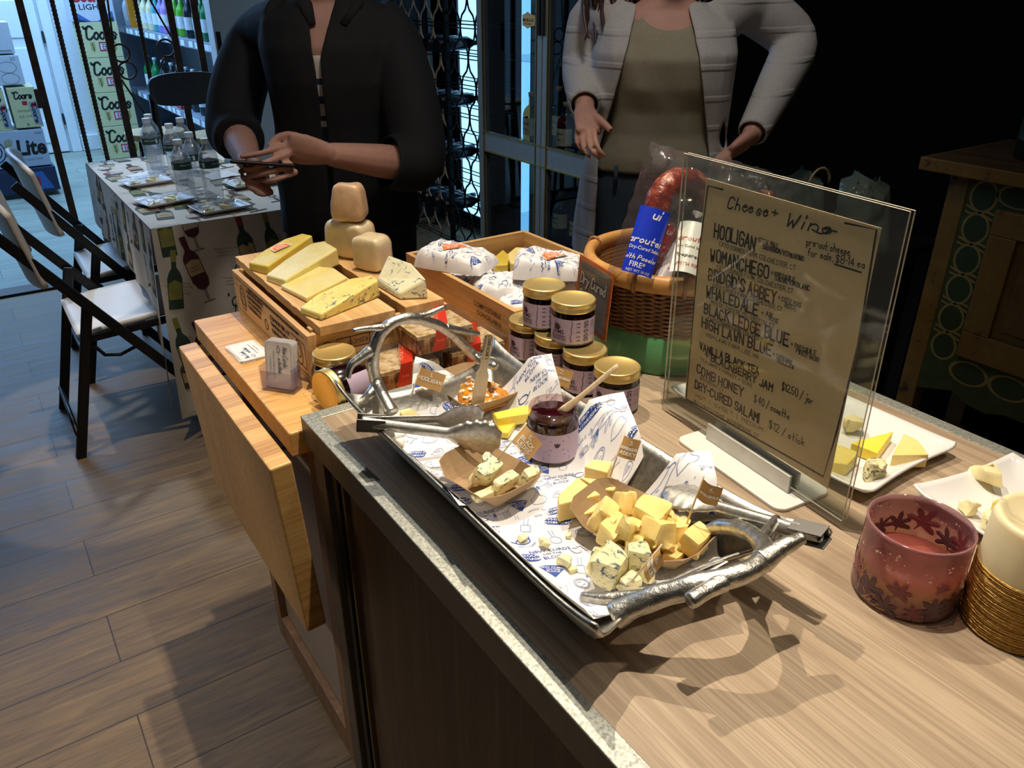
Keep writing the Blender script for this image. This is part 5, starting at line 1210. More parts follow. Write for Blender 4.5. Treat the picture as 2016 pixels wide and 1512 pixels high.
mb.box(-.029, .029, -.014, .010, 0, .0025).box(-.029, .029, -.0155, -.0140, 0, .036).box(-.0305, -.029, -.0155, .0115, 0, .044).box(.029, .0305, -.0155, .0115, 0, .044).box(-.029, .029, .010, .0115, 0, .05)
mb.build('holder', M_hold, ch, bevel=.0006)

# ================================================================== TABLE WITH WINE PRINT CLOTH
TX0, TX1, TY0, TY1, TZ = .418, 1.03, 2.605, 3.83, .742
ft = thing('folding_table', 'folding banquet table hidden under the wine print tablecloth', 'table', ((TX0+TX1)/2, (TY0+TY1)/2, 0))
MB().box(-.30, .30, -.607, .607, TZ-.045, TZ-.004).build('tabletop', M_white, ft, bevel=.006)
M_dk = plain('dark_steel', '3a3a3a', .35, .8)
for y in (-.45, .45):
    for x in (-.25, .25): MB().tube([(x, y, 0), (x, y, TZ-.045)], .0125, 10).build('leg', M_dk, ft)
    MB().tube([(-.25, y, .30), (.25, y, .30)], .010, 8).build('cross_bar', M_dk, ft)
M_cloth = plain('printed_cloth', 'd3cabc', .8, var=.05, nscale=9)
M_bg = plain('bottle_green_print', '2f4438', .8); M_bw = plain('burgundy_print', '54242e', .8); M_br = plain('red_cap_print', '8a3a2c', .8); M_lab = plain('label_cream_print', 'bfa678', .8); M_gr = plain('grey_script_print', '8b8277', .8); M_ol = plain('olive_print', '8a8a3c', .8); M_te = plain('corkscrew_print', '4f4136', .8)
CLOTH = [M_cloth, M_bg, M_bw, M_br, M_lab, M_gr, M_ol, M_te]
def wine_motifs():
    mm = []
    def bottle(h, r, c, cap, lab):
        s = h; out = [(-r, 0), (-r, .52*s), (-r*.75, .62*s), (-r*.34, .70*s), (-r*.32, .97*s), (r*.32, .97*s), (r*.34, .70*s), (r*.75, .62*s), (r, .52*s), (r, 0)]
        return [(([p for p in out], [(0, 1, 8, 9), (1, 2, 7, 8), (2, 3, 6, 7), (3, 4, 5, 6)]), c, 0), (poly([(-r*.36, .80*s), (r*.36, .80*s), (r*.38, s), (-r*.38, s)]), cap, 1),
                (poly([(-r*.9, .16*s), (r*.9, .16*s), (r*.9, .44*s), (0, .50*s), (-r*.9, .44*s)]), lab, 1), (ribbon([[(-r*.5, .33*s), (r*.5, .33*s)], [(-r*.6, .26*s), (r*.6, .26*s)]], .003), 5, 2)]
    mm.append(bottle(.20, .029, 1, 3, 4)); mm.append(bottle(.17, .027, 2, 2, 4)); mm.append(bottle(.21, .024, 1, 6, 6)); mm.append(bottle(.15, .030, 7, 7, 4))
    g = [[(-.022, .105), (-.026, .085), (-.020, .058), (-.003, .045), (-.002, .006), (-.020, 0), (.020, 0), (.002, .006), (.003, .045), (.020, .058), (.026, .085), (.022, .105), (-.022, .105)]]
    mm.append([(ribbon(g, .0022), 7, 0), (poly([(-.024, .078), (.024, .078), (.018, .058), (0, .046), (-.018, .058)]), 2, 0)]); mm.append([(ribbon(g, .0022), 5, 0), (poly([(-.024, .074), (.024, .074), (.018, .058), (0, .046), (-.018, .058)]), 4, 0)])
    mm.append([(poly([(-.034, 0), (.034, .006), (.034, .018), (-.034, .012)]), 7, 0), (ribbon([[(0, .010), (.002, .05), (.004, .09)], [(-.006, .03), (.008, .036)], [(-.006, .045), (.008, .051)]], .005), 7, 0), (ribbon([ell(.012, .018, 16, cx=.006, cy=.10)], .005), 1, 0)])
    mm.append([(ribbon([ell(.016, .016, 18), ell(.010, .010, 14)], .0018), 5, 0)])
    def script(n):
        L_ = []
        for k in range(n):
            w_ = R.uniform(.05, .09); L_.append([(-w_/2+w_*i/14, -.012*k+.0025*sin(i*2.1+k)) for i in range(15)])
        return [(ribbon(L_, .0016), 5, 0)]
    mm.append(script(3)); mm.append(script(4))
    return mm
WM = wine_motifs()
tc = MB(); rng = random.Random(22)
def cprint(fn, U, V, step, seed):
    rg = random.Random(seed); nu, nv = max(1, int(U/step)), max(1, int(V/step))
    order = []
    for j in range(nv):
        for i in range(nu):
            if not order: order = list(range(len(WM))); rg.shuffle(order)
            k = order.pop(); x = (i+.5)*U/nu+rg.uniform(-.02, .02); y = (j+.25)*V/nv+rg.uniform(-.02, .02)-.02; a = rg.uniform(-.25, .25)
            for s_, mi, l_ in WM[k]:
                q = place(s_, x, y, a, .92); tc.flat(([(max(.002, min(U-.002, p[0])), max(.002, min(V-.002, p[1]))) for p in q[0]], q[1]), fn, .0012+.0006*l_, mi)
ctop = lambda u, v, o_=0: Vector((TX0+u, TY0+v, TZ+.003+o_))
def hem(s):                      # length of the drop along the left side, from the far corner to the near one
    return .26+.36*max(0, min(1, (s-.95)/.25))**2
def near_d(u, v, o_=0):          # near end: u from left corner, v down from the edge
    x = u; k = v; f = .018*k*sin(x*26)+.012*k*sin(x*47+1)
    return Vector((TX0+x-.05*k*(1-x/.612)+.04*k*(x/.612), TY0-.004-.045*k*1.0+f-.055*min(1, k*4)*.15-o_, TZ+.003-k*.985))
def left_d(u, v, o_=0):          # u from far corner towards the near corner
    y = TY1-u; k = v; f = .020*k*sin(u*19)+.012*k*sin(u*37+2)
    return Vector((TX0-.003-.07*k+f-o_, y-.04*k*(u/1.2)**3, TZ+.003-k*.98))
def rightd(u, v, o_=0):
    k = v; f = .018*k*sin(u*21); return Vector((TX1+.003+.06*k+f+o_, TY0+u, TZ+.003-k*.98))
def fard(u, v, o_=0):
    k = v; f = .018*k*sin(u*24); return Vector((TX0+u, TY1+.003+.06*k+f+o_, TZ+.003-k*.98))
LW, LL = TX1-TX0, TY1-TY0
tc.grid(lambda u, v: ctop(u*LW, v*LL), 20, 40)
tc.grid(lambda u, v: near_d(u*LW, v*.66), 60, 24); tc.grid(lambda u, v: left_d(u*LL, v*hem(u*LL)), 70, 20)
tc.grid(lambda u, v: rightd(u*LL, v*.40), 60, 12); tc.grid(lambda u, v: fard(u*LW, v*.40), 40, 12)
cprint(ctop, LW, LL, .092, 5); cprint(lambda u, v, o_=0: near_d(u, .66-v, o_), LW, .66, .084, 6); cprint(lambda u, v, o_=0: left_d(u, .26-v, o_), LL, .26, .10, 9); cprint(lambda u, v, o_=0: rightd(u, .40-v, o_), LL, .4, .13, 10)
tag(tc.build('tablecloth', CLOTH), 'cream tablecloth printed with wine bottles and glasses over the folding table', 'tablecloth')

# water bottles
M_pet = clear('clear_bottle', 'fcfdfe', .40, .05, .16, 'e4f2ff', .5, 50, .9); M_capw = plain('white_cap', 'e6ebef', .4, var=.02); M_glab = plain('green_label', '24483a', .4); M_water = clear('water_surface', 'd4e6f2', .2, .02)
wb = thing('water_bottle', 'clear plastic water bottle', 'bottle', (0, 0, 0), 0, 'water bottles on the tablecloth')
prof = [(.020, .002), (.030, .004), (.0325, .012)]
for k in range(9): prof += [(.0325, .016+k*.010), (.0308, .021+k*.010)]
prof += [(.0325, .110), (.0325, .138), (.0315, .148), (.027, .162), (.019, .176), (.0135, .184), (.0125, .192)]
MB().lathe(prof, 28, cap1=False).build('bottle_body', M_pet, wb)
MB().lathe([(.0128, .1915), (.0150, .192), (.0150, .206), (.0140, .2085)], 24).build('cap', M_capw, wb)
mb = MB().lathe([(.0330, .112), (.0330, .136)], 28, cap0=False, cap1=False, mi=0)
fb = cyl_fn(.0331, 0, .112)
for k in range(3): mb.flat(typed('SPRING WATER', .0042, .035+k*.066, .013, .1, .01, 'c'), fb, .0004, 1); mb.flat(poly([(.058+k*.066, .004), (.066+k*.066, .004), (.066+k*.066, .020), (.058+k*.066, .020)]), fb, .0004, 1)
mb.build('label', [M_glab, M_capw], wb)
pos = [((.606, 2.900), 'nearest water bottle on the left, just behind the near sample tray'), ((.690, 2.872), 'nearest water bottle on the right beside the person in black'), ((.676, 3.03), 'water bottle standing behind the two nearest ones'), ((.622, 3.46), 'far left water bottle of the back group on the cloth'), ((.652, 3.57), 'water bottle half hidden behind the far left one'), ((.664, 3.27), 'tall looking water bottle in the middle of the cloth'), ((.735, 3.40), 'water bottle at the right of the back group')]
for k, ((x, y), lab) in enumerate(pos):
    z = TZ+.0035
    if k == 0: wb.location = (x, y, z); wb['label'] = lab; wb.rotation_euler = (0, 0, 3.9)
    else: dup(wb, (x, y, z), 3.6+k*.7, lab)
# sample trays on the cloth, each under cling film
M_film = clear('cling_film', 'fafbfc', .10, .10, .04, 'e8ecf0', .6, 30, .4)
def small_plate(x, y, rz, label, n):
    z = TZ+.0045
    rt = thing('sample_tray', label, 'plate', (x, y, z), rz, 'white sample trays on the tablecloth')
    MB().grid(lambda u, v: ((2*u-1)*.085, (2*v-1)*.062, .0035+.012*max(max(0, abs(2*u-1)-.72)/.28, max(0, abs(2*v-1)-.66)/.34)**1.5), 26, 20).build('plate_body', M_cer, rt, solid=.003)
    MB().grid(lambda u, v: ((2*u-1)*.080, (2*v-1)*.058, .0255+.003*noise.noise(Vector((u*9, v*9, n)))-.009*max(abs(2*u-1), abs(2*v-1))**4), 20, 16).build('cling_film', M_film, rt)
    out = []
    for k, (a, b, sx, sy, h) in enumerate(((-.045, .012, .030, .022, .014), (-.038, -.020, .026, .016, .011), (.012, -.012, .050, .016, .012), (.030, .018, .024, .018, .014))):
        c_, s_ = cos(rz), sin(rz)
        o = chunk((x+a*c_-b*s_, y+a*s_+b*c_, z+.0045), (sx, sy, h), rz+k, [M_ched, M_blu, M_pale, M_yel][k % 4], n*10+k, (0, 0), .12)
        tag(o, ('back left yellow', 'front left blue-veined', 'long pale front', 'back right bright yellow')[k]+' cheese piece on the '+label.split(' under')[0], 'cheese', 'cheese samples on the tablecloth')
small_plate(.545, 3.265, .15, 'sample tray nearest the far left table edge under cling film', 31)
small_plate(.535, 2.915, .22, 'sample tray at the left table edge under cling film', 32)
small_plate(.665, 2.715, .12, 'sample tray at the near table edge under cling film', 33)
small_plate(.865, 3.02, .1, 'sample tray under the held phone under cling film', 34)
for x, y, a, lab in ((.585, 3.415, .4, 'white paper napkin lying behind the far left sample tray'), (.82, 3.25, .2, 'white paper napkin lying beside the person in black')):
    mb = MB().grid(lambda u, v: ((u-.5)*.13, (v-.5)*.12, .001+.010*abs(noise.noise(Vector((u*3, v*3, x*9))))*(1-abs(2*u-1))), 12, 12); tag(mb.build('paper_napkin', M_card, None, (x, y, TZ+.0045), a, solid=.0006), lab, 'napkin', 'paper napkins on the tablecloth')

# ================================================================== FOLDING CHAIRS
M_pl = plain('white_resin', 'd9d4ce', .38, var=.02); M_char = plain('charcoal_steel', '1b1c20', .4, .3)
def chair(label, x, y):
    rt = thing('folding_chair', label, 'chair', (x, y, 0), 0, 'white folding chairs at the tablecloth table')
    # faces +x; local origin under the seat middle, floor level
    def sf_(u, v):
        a, b = 2*u-1, 2*v-1; wy = .192*(1-.10*max(0, a)**2); return (a*.20, b*wy, .435+.014*a+.010*abs(b)**3-.020*max(0, -a-.55)**1.2*1.2-.016*max(0, a-.7)*2)
    MB().grid(sf_, 24, 20).build('seat', M_pl, rt, solid=.018)
    def bf(u, v):
        a, b = 2*u-1, 2*v-1; h = .18*(1-.30*abs(a)**3*(1 if b > 0 else .3)); z = .735+b*h*.80
        return (-.300-.16*(z-.735)*1.2+.035*a*a, a*.228, z)
    MB().grid(bf, 24, 18).build('backrest', M_pl, rt, solid=.016)
    for s_ in (-1, 1):
        yy = s_*.222
        def bar(p, q, w_=.032, t_=.016):
            p, q = Vector(p), Vector(q); z = (q-p).normalized(); y_ = Vector((0, 1, 0)); x_ = y_.cross(z).normalized(); M = frame(x_, z.cross(x_), z); M.translation = p
            return MB().box(-w_/2, w_/2, -t_/2, t_/2, 0, (q-p).length, M=M)
        bar((-.355, yy, .80), (.235, yy, .0)).build('front_leg', M_char, rt, bevel=.004)
        bar((-.285, yy-s_*.017, .0), (-.148, yy-s_*.017, .53)).build('rear_leg', M_char, rt, bevel=.004)
        bar((-.19, yy-s_*.022, .405), (.10, yy-s_*.022, .42), .022, .012).build('seat_rail', M_char, rt)
        MB().tube([(-.165, yy-s_*.035, .385), (-.135, yy-s_*.035, .335), (-.09, yy-s_*.035, .325), (-.03, yy-s_*.035, .345)], .006, 8).build('stop_rod', M_char, rt)
    MB().tube([(-.275, -.205, .09), (-.275, .205, .09)], .008, 8).build('rear_stretcher', M_char, rt); MB().tube([(.17, -.22, .09), (.17, .22, .09)], .008, 8).build('front_stretcher', M_char, rt)
    return rt
k1 = chair('white resin folding chair at the near end of the table side', .350, 2.880)
dup(k1, (.470, 3.470, 0), 0, 'white resin folding chair partly behind the nearer one, farther along the table side')
# dark chair at the far end of the table
dc = thing('stacking_chair', 'dark grey chair with a rounded back behind the far table end', 'chair', (.98, 4.24, 0), rad(180))
MB().grid(lambda u, v: ((2*u-1)*.175*(1-.10*abs(2*v-1)**4), -.02*(1-(2*u-1)**2)-.02, .965+(2*v-1)*.075*(1-.22*abs(2*u-1)**4)), 22, 12).build('backrest', plain('grey_moulded_plastic', '3b3d42', .45), dc, solid=.022)
MB().grid(lambda u, v: ((2*u-1)*.20, .02+v*.40, .47+.02*(2*u-1)**2), 12, 12).build('seat', plain('grey_moulded_plastic', '3b3d42', .45), dc, solid=.02)
for s_ in (-1, 1):
    MB().tube([(s_*.17, -.03, .95), (s_*.185, -.02, .45), (s_*.20, -.05, 0)], .012, 8).build('rear_leg', M_char, dc); MB().tube([(s_*.18, .40, .46), (s_*.20, .42, 0)], .012, 8).build('front_leg', M_char, dc)
# ================================================================== BACK ROOM STOCK
M_bwh = plain('carton_white', 'c8ccd2', .6, var=.03); M_crm = plain('carton_cream', 'c9c492', .6, var=.03); M_nvy = plain('carton_navy', '1e2c4a', .6, var=.2, nscale=9)
M_sil = plain('carton_silver', 'aeb8c6', .5, var=.04); M_rd = plain('carton_red', 'a8222e', .6); M_gl = plain('carton_gold_print', '9a8a44', .6); M_gryp = plain('carton_grey_print', '8f98a2', .6)
def carton(tl_, br_, y, w, dep, label, base, prints, group=None, name='beer_carton', x0=None):
    a, b = aY(*tl_, y), aY(*br_, y); x1 = (a.x+b.x)/2; z1, z0 = a.z, b.z
    return carton2(x1-w, x1, z0, z1, y, dep, label, base, prints, group, name)
def carton2(xa, xb, z0, z1, y, dep, label, base, prints, group=None, name='beer_carton'):
    w, h = xb-xa, z1-z0; rt = thing(name, label, 'box', (xa, y, z0), 0, group)
    MB().box(0, w, 0, dep, 0, h).build('carton_body', base, rt, bevel=.004)
    mb = MB(); fn = lambda u, v, o_=0: Vector((u*w, -.0006-o_, v*h))
    for sh, mi, lay in prints(w, h): mb.flat(([(p[0]/w, p[1]/h) for p in sh[0]], sh[1]), fn, .0004+.0005*lay, mi)
    if mb.v: mb.build('carton_print', [M_ink, M_rd, M_gl, M_gryp, M_bwh, M_nvy, plain('carton_blue', '3565a8', .6), plain('carton_tan', '8f8460', .6)], rt)
    return rt
def script_word(word, h, x, y, w, slant=.22, fit=None):
    ls = pen(word, h, 0, 0, slant=slant, wide=1.15, gap=.16); mx = max(p[0] for s_ in ls for p in s_); mn = min(p[0] for s_ in ls for p in s_)
    ls = [[(p[0]-mn, p[1]) for p in s_] for s_ in ls]; hook = [chaikin([(-.22*h, h*.95), (-.12*h, h*.80), (.05*h, h*.86)], 2)]
    k = min(1, fit/(mx-mn)) if fit else 1
    return place(ribbon([[(p[0]*k, p[1]) for p in l_] for l_ in ls+hook], w), x-(mx-mn)*k/2, y)
def coors(w, h):
    out = [(script_word('Coors', h*.36, w*.52, h*.52, h*.060, .25, w*.78), 0, 0), (poly([(w*.40, h*.18), (w*.40, h*.44), (w*.66, h*.44), (w*.62, h*.18)]), 1, 0), (poly([(w*.43, h*.22), (w*.43, h*.40), (w*.62, h*.40), (w*.60, h*.22)]), 4, 1), (ribbon(pen('B', h*.13, w*.50, h*.24), h*.02), 1, 2)]
    for cx in (.24, .80):
        sp = [[(w*cx+.01*w*sin(k), h*(.16+.05*k)) for k in range(6)]]
        for k in range(5): yy = h*(.20+.05*k); sp += [[(w*cx, yy), (w*(cx+.055), yy+h*.05)], [(w*cx, yy), (w*(cx-.055), yy+h*.05)]]
        out.append((ribbon(sp, h*.022), 2, 0))
    return out
def light(w, h):
    return [(script_word('Coors', h*.36, w*.5, h*.56, h*.065, .25, w*.80), 1, 0), (typed('LIGHT', h*.15, w*.5, h*.33, 0, .01, 'c', 1.2), 0, 0), (poly([(0, 0), (0, h*.28), (w*.16, h*.20), (w*.42, 0)]), 6, 0), (poly([(w, 0), (w, h*.28), (w*.84, h*.20), (w*.58, 0)]), 6, 0), (poly([(0, 0), (0, h*.12), (w*.34, 0)]), 5, 1), (poly([(w, 0), (w, h*.12), (w*.66, 0)]), 5, 1)]
def coors12(w, h):
    return [(script_word('Coors', h*.17, w*.52, h*.72, h*.032, .25, w*.62), 0, 0), (poly([(w*.44, h*.56), (w*.42, h*.66), (w*.62, h*.66), (w*.60, h*.56)]), 1, 0), (poly([(w*.70, h*.08), (w*.66, h*.62), (w*.96, h*.66), (w*.99, h*.06)]), 3, 0), (poly([(w*.76, h*.50), (w*.75, h*.60), (w*.92, h*.62), (w*.92, h*.52)]), 1, 1),
            (place(script_word('Coors', h*.12, 0, 0, h*.022), w*.74, h*.34, -pi/2), 0, 1), (typed('BANQUET', h*.05, w*.45, h*.40, 0, .01, 'c'), 7, 0), (typed('ALE 12 PK', h*.05, w*.45, h*.26, 0, .01, 'c'), 7, 0), (poly([(w*.40, h*.05), (w*.50, h*.05), (w*.50, h*.11), (w*.40, h*.11)]), 7, 0)]
def lite(w, h):
    wh = [[(w*.46+.10*w*cos(a), h*.50+.28*h*sin(a)), (w*.40+.03*w*cos(a), h*.34)] for a in (rad(60), rad(80), rad(100), rad(120))]
    return [(typed('Lite', h*.40, w*.76, h*.34, .12, .035, 'c', .85), 0, 0), (ribbon([ell(w*.16, h*.30, 30, cx=w*.22, cy=h*.48), ell(w*.11, h*.20, 26, cx=w*.22, cy=h*.48)], h*.03), 5, 0), (ribbon(wh, h*.03), 2, 0), (poly([(w*.86, h*.88), (w*.97, h*.88), (w*.97, h*.92), (w*.86, h*.92)]), 3, 0), (typed('A FINE PILSNER BEER', h*.055, w*.68, h*.18, 0, .01, 'c'), 3, 0)]
def dots(w, h):
    return [(ribbon([ell(w*.13, h*.19, 20, cx=w*(.2+.3*i), cy=h*(.22+.38*j)) for i in range(3) for j in range(2)], h*.02), 3, 0), (typed('30', h*.12, w*.90, h*.82, 0, .01, 'c'), 3, 0)]
YB = 6.9
carton((15, 43), (30, 105), YB, .40, .30, 'white beer carton on top of the back room box stack', M_bwh, lambda w, h: [(poly([(w*.70, h*.07), (w*.95, h*.07), (w*.95, h*.12), (w*.70, h*.12)]), 3, 0)])
carton((36, 108), (50, 166), YB, .42, .32, 'white thirty pack carton with circle print second from the top of the stack', M_bwh, dots)
carton((68, 170), (85, 249), YB, .175, .30, 'right cream beer carton with black script in the middle of the stack', M_crm, coors12)
a = aY(9, 176, YB); b = aY(22, 258, YB); carton2(a.x-.175, (a.x+b.x)/2, b.z, a.z, YB+.002, .30, 'left cream beer carton cut by the photo edge in the stack', M_crm, coors12)
carton((84, 253), (102, 324), YB, .44, .34, 'silver grey beer carton with tall black lettering near the bottom of the stack', M_sil, lite)
carton((104, 327), (124, 372), YB-.02, .46, .36, 'dark blue beer carton at the floor under the stack', M_nvy, lambda w, h: [(poly([(w*.45, h*.1), (w*.5, h*.8), (w*.8, h*.85), (w*.92, h*.1)]), 6, 0), (poly([(w*.62, h*.3), (w*.65, h*.7), (w*.75, h*.6), (w*.74, h*.25)]), 1, 1)])
YC = 8.1; pxs = [((158, 43), (232, 43)), ((170, 113), (245, 113)), ((184, 178), (256, 176)), ((198, 246), (270, 243)), ((213, 306), (285, 302))]
cx0 = sum(aY(*p[0], YC).x for p in pxs)/5; cx1 = sum(aY(*p[1], YC).x for p in pxs)/5; zs = [aY(*p[0], YC).z for p in pxs]; zs[-1] = 0; zs = [zs[0]*(1-i/4) for i in range(5)]
for i, lab in enumerate(('cream beer case topmost of the four cream cases beside the shelving', 'cream beer case second from the top of the four cream cases', 'cream beer case third from the top of the four cream cases', 'cream beer case lowest on the floor of the four cream cases')):
    carton2(cx0, cx1, zs[i+1], zs[i]-.003, YC, .38, lab, M_crm, coors, 'cream beer cases stacked beside the shelving', 'beer_case')
carton2(cx0-.03, cx1-.02, zs[0], zs[0]+.28, YC, .38, 'silver and blue beer case with red script on top of the cream cases', M_bwh, light, None, 'beer_case')
# shelving along the right of the back room
M_shelf = plain('grey_shelf', '8a93a0', .5, .3); M_tick = plain('price_ticket', 'dfe9f2', .6, var=.03)
XS = 1.46
gd = thing('shelving_unit', 'grey metal shelving with price tickets behind the gate', 'shelf', (XS, 5.0, 0))
MB().box(.40, .43, .0, 3.68, 0, 2.1).build('back_panel', M_shelf, gd); MB().box(0, .43, 3.55, 3.58, 0, 2.1).build('end_panel', M_shelf, gd)
for z in (.14, .56, 1.08, 1.56):
    s_ = MB().box(.0, .40, .02, 3.54, z-.03, z).box(-.012, 0, .02, 3.54, z-.045, z+.006).build('shelf_board', M_shelf, gd)
    mb = MB(); y = .05; 
    while y < 3.5:
        w_ = R.uniform(.07, .12); mb.box(-.0145, -.0122, y, y+w_, z-.038, z-.002); y += w_+R.choice((.01, .01, .05, .12))
    mb.build('price_tickets', M_tick, s_)
def vessel(kind, col, capcol, name, label, cat, x, y, z, h, r, group):
    rt = thing(name, label, cat, (x, y, z), 0, group)
    if kind == 'box': MB().box(-r, r, -r, r, 0, h).build('pack_body', col, rt, bevel=.002); return rt
    MB().lathe([(r*.9, 0), (r, .01), (r, h*.58), (r*.85, h*.68), (r*.36, h*.82), (r*.32, h*.93)], 18).build('bottle_body', col, rt)
    MB().lathe([(r*.36, h*.92), (r*.36, h), (r*.30, h)], 14).build('cap', capcol, rt)
    MB().lathe([(r*1.01, h*.2), (r*1.01, h*.5)], 18, cap0=False, cap1=False).build('label', plain(col.name+'_label', {'a': 'd9dfe0'}.get('a'), .5), rt)
    return rt
C_ = lambda n, h_: plain(n, h_, .25)
row = [((244, 40), 'b', C_('pale_blue_bottle', 'a9c6dc'), 'pale blue bottle at the far left end of the top shelf'), ((254, 44), 'b', C_('frosted_bottle', 'c6d6e0'), 'frosted white bottle second on the top shelf'), ((264, 47), 'x', C_('orange_pack', 'd98a1c'), 'orange carton standing on the top shelf'),
       ((279, 52), 'b', C_('lemonade_bottle', 'e3dcae'), 'white and yellow drink bottle right of the orange carton'), ((290, 55), 'b', C_('lemonade_bottle', 'e3dcae'), 'white and yellow drink bottle with a brown base on the top shelf'), ((302, 58), 'b', C_('lemonade_bottle', 'd9cf9a'), 'yellow drink bottle left of the teal bottle'),
       ((313, 60), 'b', C_('teal_bottle', '4aa3ae'), 'teal bottle on the top shelf'), ((323, 63), 'b', C_('violet_bottle', '8f8ad0'), 'violet bottle right of the teal bottle'), ((332, 66), 'b', C_('pink_bottle', 'b386cc'), 'pink purple bottle behind the gate bar'), ((352, 71), 'b', C_('lime_bottle', '5fb52c'), 'left lime green bottle on the top shelf'),
       ((364, 74), 'b', C_('lime_bottle', '5fb52c'), 'right lime green bottle on the top shelf'), ((378, 77), 'b', C_('dark_bottle', '232a33'), 'dark bottle between lime and green bottles'), ((395, 81), 'b', C_('green_bottle', '1f7a44'), 'tall green soda bottle at the near end of the top shelf'), ((405, 84), 'b', C_('green_bottle', '1f7a44'), 'green soda bottle with a yellow mark at the near end of the top shelf'), ((413, 87), 'b', C_('green_bottle', '2a8a50'), 'last green soda bottle beside the white jamb')]
for k, ((px_, py_), kd, mt, lab) in enumerate(row):
    q = aX(px_, py_, XS+.08); vessel('box' if kd == 'x' else 'b', mt, M_capw if k % 3 else mt, 'drink_bottle' if kd == 'b' else 'drink_carton', lab, 'bottle' if kd == 'b' else 'carton', XS+.09, q.y, 1.0805, .27 if kd == 'b' else .25, .042, 'bottles on the upper back room shelf')
for k, px_ in enumerate((292, 306, 322, 338, 352, 366, 380, 395, 410, 425)):
    q = aX(px_, 150+(px_-290)*.26, XS+.08); vessel('b', C_('green_bottle', '1f7a44') if k < 2 else C_('clear_dark_bottle', '2b3438'), M_capw, 'soda_bottle', 'green soda bottle at the far end of the lower shelf' if k == 0 else 'green soda bottle second from the far end of the lower shelf' if k == 1 else 'dark soda bottle in the row on the lower shelf behind the dark chair', 'bottle', XS+.10, q.y, .5605, .30, .048, 'soda bottles on the lower back room shelf')
vessel('box', C_('red_pack', 'b5303a'), None, 'snack_box', 'red and white box on the lower shelf behind the gate ring', 'box', XS+.08, 6.75, .5605, .12, .07, None)
vessel('box', C_('red_pack', 'b5303a'), None, 'snack_box', 'red box on the lowest shelf near the dark chair', 'box', XS+.08, 5.75, .1405, .12, .07, None)
# round wooden stool tops behind the gate
for x, y, lab in ((.98, 5.25, 'round light wood stool standing left behind the gate'), (1.26, 4.95, 'round light wood stool standing right behind the gate')):
    st = thing('wooden_stool', lab, 'stool', (x, y, 0), 0, 'wooden stools behind the gate'); MB().lathe([(.16, .60), (.17, .605), (.17, .635), (.165, .64)], 32).build('seat', M_pine, st, bevel=.004)
    for a in range(4): MB().tube([(.12*cos(a*pi/2+.6), .12*sin(a*pi/2+.6), .60), (.17*cos(a*pi/2+.6), .17*sin(a*pi/2+.6), 0)], .014, 8).build('leg', M_char, st)

# ================================================================== GLASS DISPLAY CABINET
M_chrome = plain('cabinet_chrome', 'b4b9bc', .38, .7, var=.05); M_brass = plain('brass_bead', 'b59a52', .3, .9); M_pane = clear('cabinet_glass', 'e6edf0', .07, .01)
XG = 2.2; gc = thing('display_cabinet', 'chrome and glass display cabinet with bottles behind the woman', 'cabinet', (XG, 2.30, 0))
D_, LC, HC = .36, 1.24, 2.0
for x, y in ((0, 0), (0, LC-.045), (D_-.04, 0), (D_-.04, LC-.045)): MB().box(x, x+.04, y, y+.045, 0, HC).build('corner_post', M_chrome, gc, bevel=.002)
ym = .665
MB().box(0, .035, ym, ym+.034, .05, HC).build('door_stile', M_chrome, gc, bevel=.002); MB().box(0, .035, ym+.040, ym+.074, .05, HC).build('door_stile', M_chrome, gc, bevel=.002)
for z0, z1 in ((.04, .12), (.665, .755), (HC-.06, HC)):
    MB().box(.002, .034, .045, LC-.045, z0, z1).build('rail', M_chrome, gc, bevel=.002); MB().box(-.003, .004, .045, LC-.045, z1-.003, z1+.004).box(-.003, .004, .045, LC-.045, z0-.004, z0+.003).build('brass_bead', M_brass, gc)
for y in (.047, ym-.006, ym+.078, LC-.053): MB().box(-.003, .004, y, y+.006, .12, HC-.06).build('brass_bead', M_brass, gc)
MB().box(.014, .018, .05, ym-.004, .12, HC-.06).build('glass_door', M_pane, gc); MB().box(.014, .018, ym+.08, LC-.05, .12, HC-.06).build('glass_door', M_pane, gc)
for y in (.012, LC-.018): MB().box(.04, D_-.04, y, y+.005, .12, HC-.06).build('side_glass', M_pane, gc)
for z in (.30, .70, 1.10, 1.50): MB().box(.035, D_-.03, .04, LC-.045, z, z+.006).build('glass_shelf', M_pane, gc)
MB().box(.01, D_-.01, .045, LC-.045, HC-.02, HC).box(.01, D_-.01, .045, LC-.045, 0, .04).build('end_board', M_dgrey, gc)
MB().box(-.006, .0, ym+.036, ym+.039, 1.24, 1.36).box(-.012, -.001, ym+.016, ym+.030, 1.22, 1.38).box(-.012, -.001, ym+.046, ym+.060, 1.22, 1.38).build('door_pull', M_ink, gc)
q = aX(1040, 40, XG-.004)
M_tag = plain('cream_plaque', 'd6c08a', .6)
pl = thing('paper_plaque', 'cream paper plaque with notched edges on the display cabinet glass', 'plaque', (XG-.0035, q.y, q.z))
mb = MB(); out = [(-.045, -.022), (-.03, -.024), (-.005, -.034), (.02, -.024), (.05, -.02), (.05, .02), (.02, .024), (-.005, .034), (-.03, .024), (-.045, .022)]
mb.prism(out, -.0005, .0005, 0, Matrix(((0, 0, 1, 0), (-1, 0, 0, 0), (0, -1, 0, 0), (0, 0, 0, 1)))); mb.v = [(x, y, -z) for x, y, z in mb.v]
mb.flat(typed('MR BLACK', .012, 0, -.005, 0, .02, 'c'), lambda u, v, o_=0: Vector((-.0007-o_, -u, v)), .0003, 1); mb.flat(typed('COLD BREW', .006, 0, -.017, 0, .01, 'c'), lambda u, v, o_=0: Vector((-.0007-o_, -u, v)), .0003, 1); mb.build('plaque_card', [M_tag, M_ink], pl)
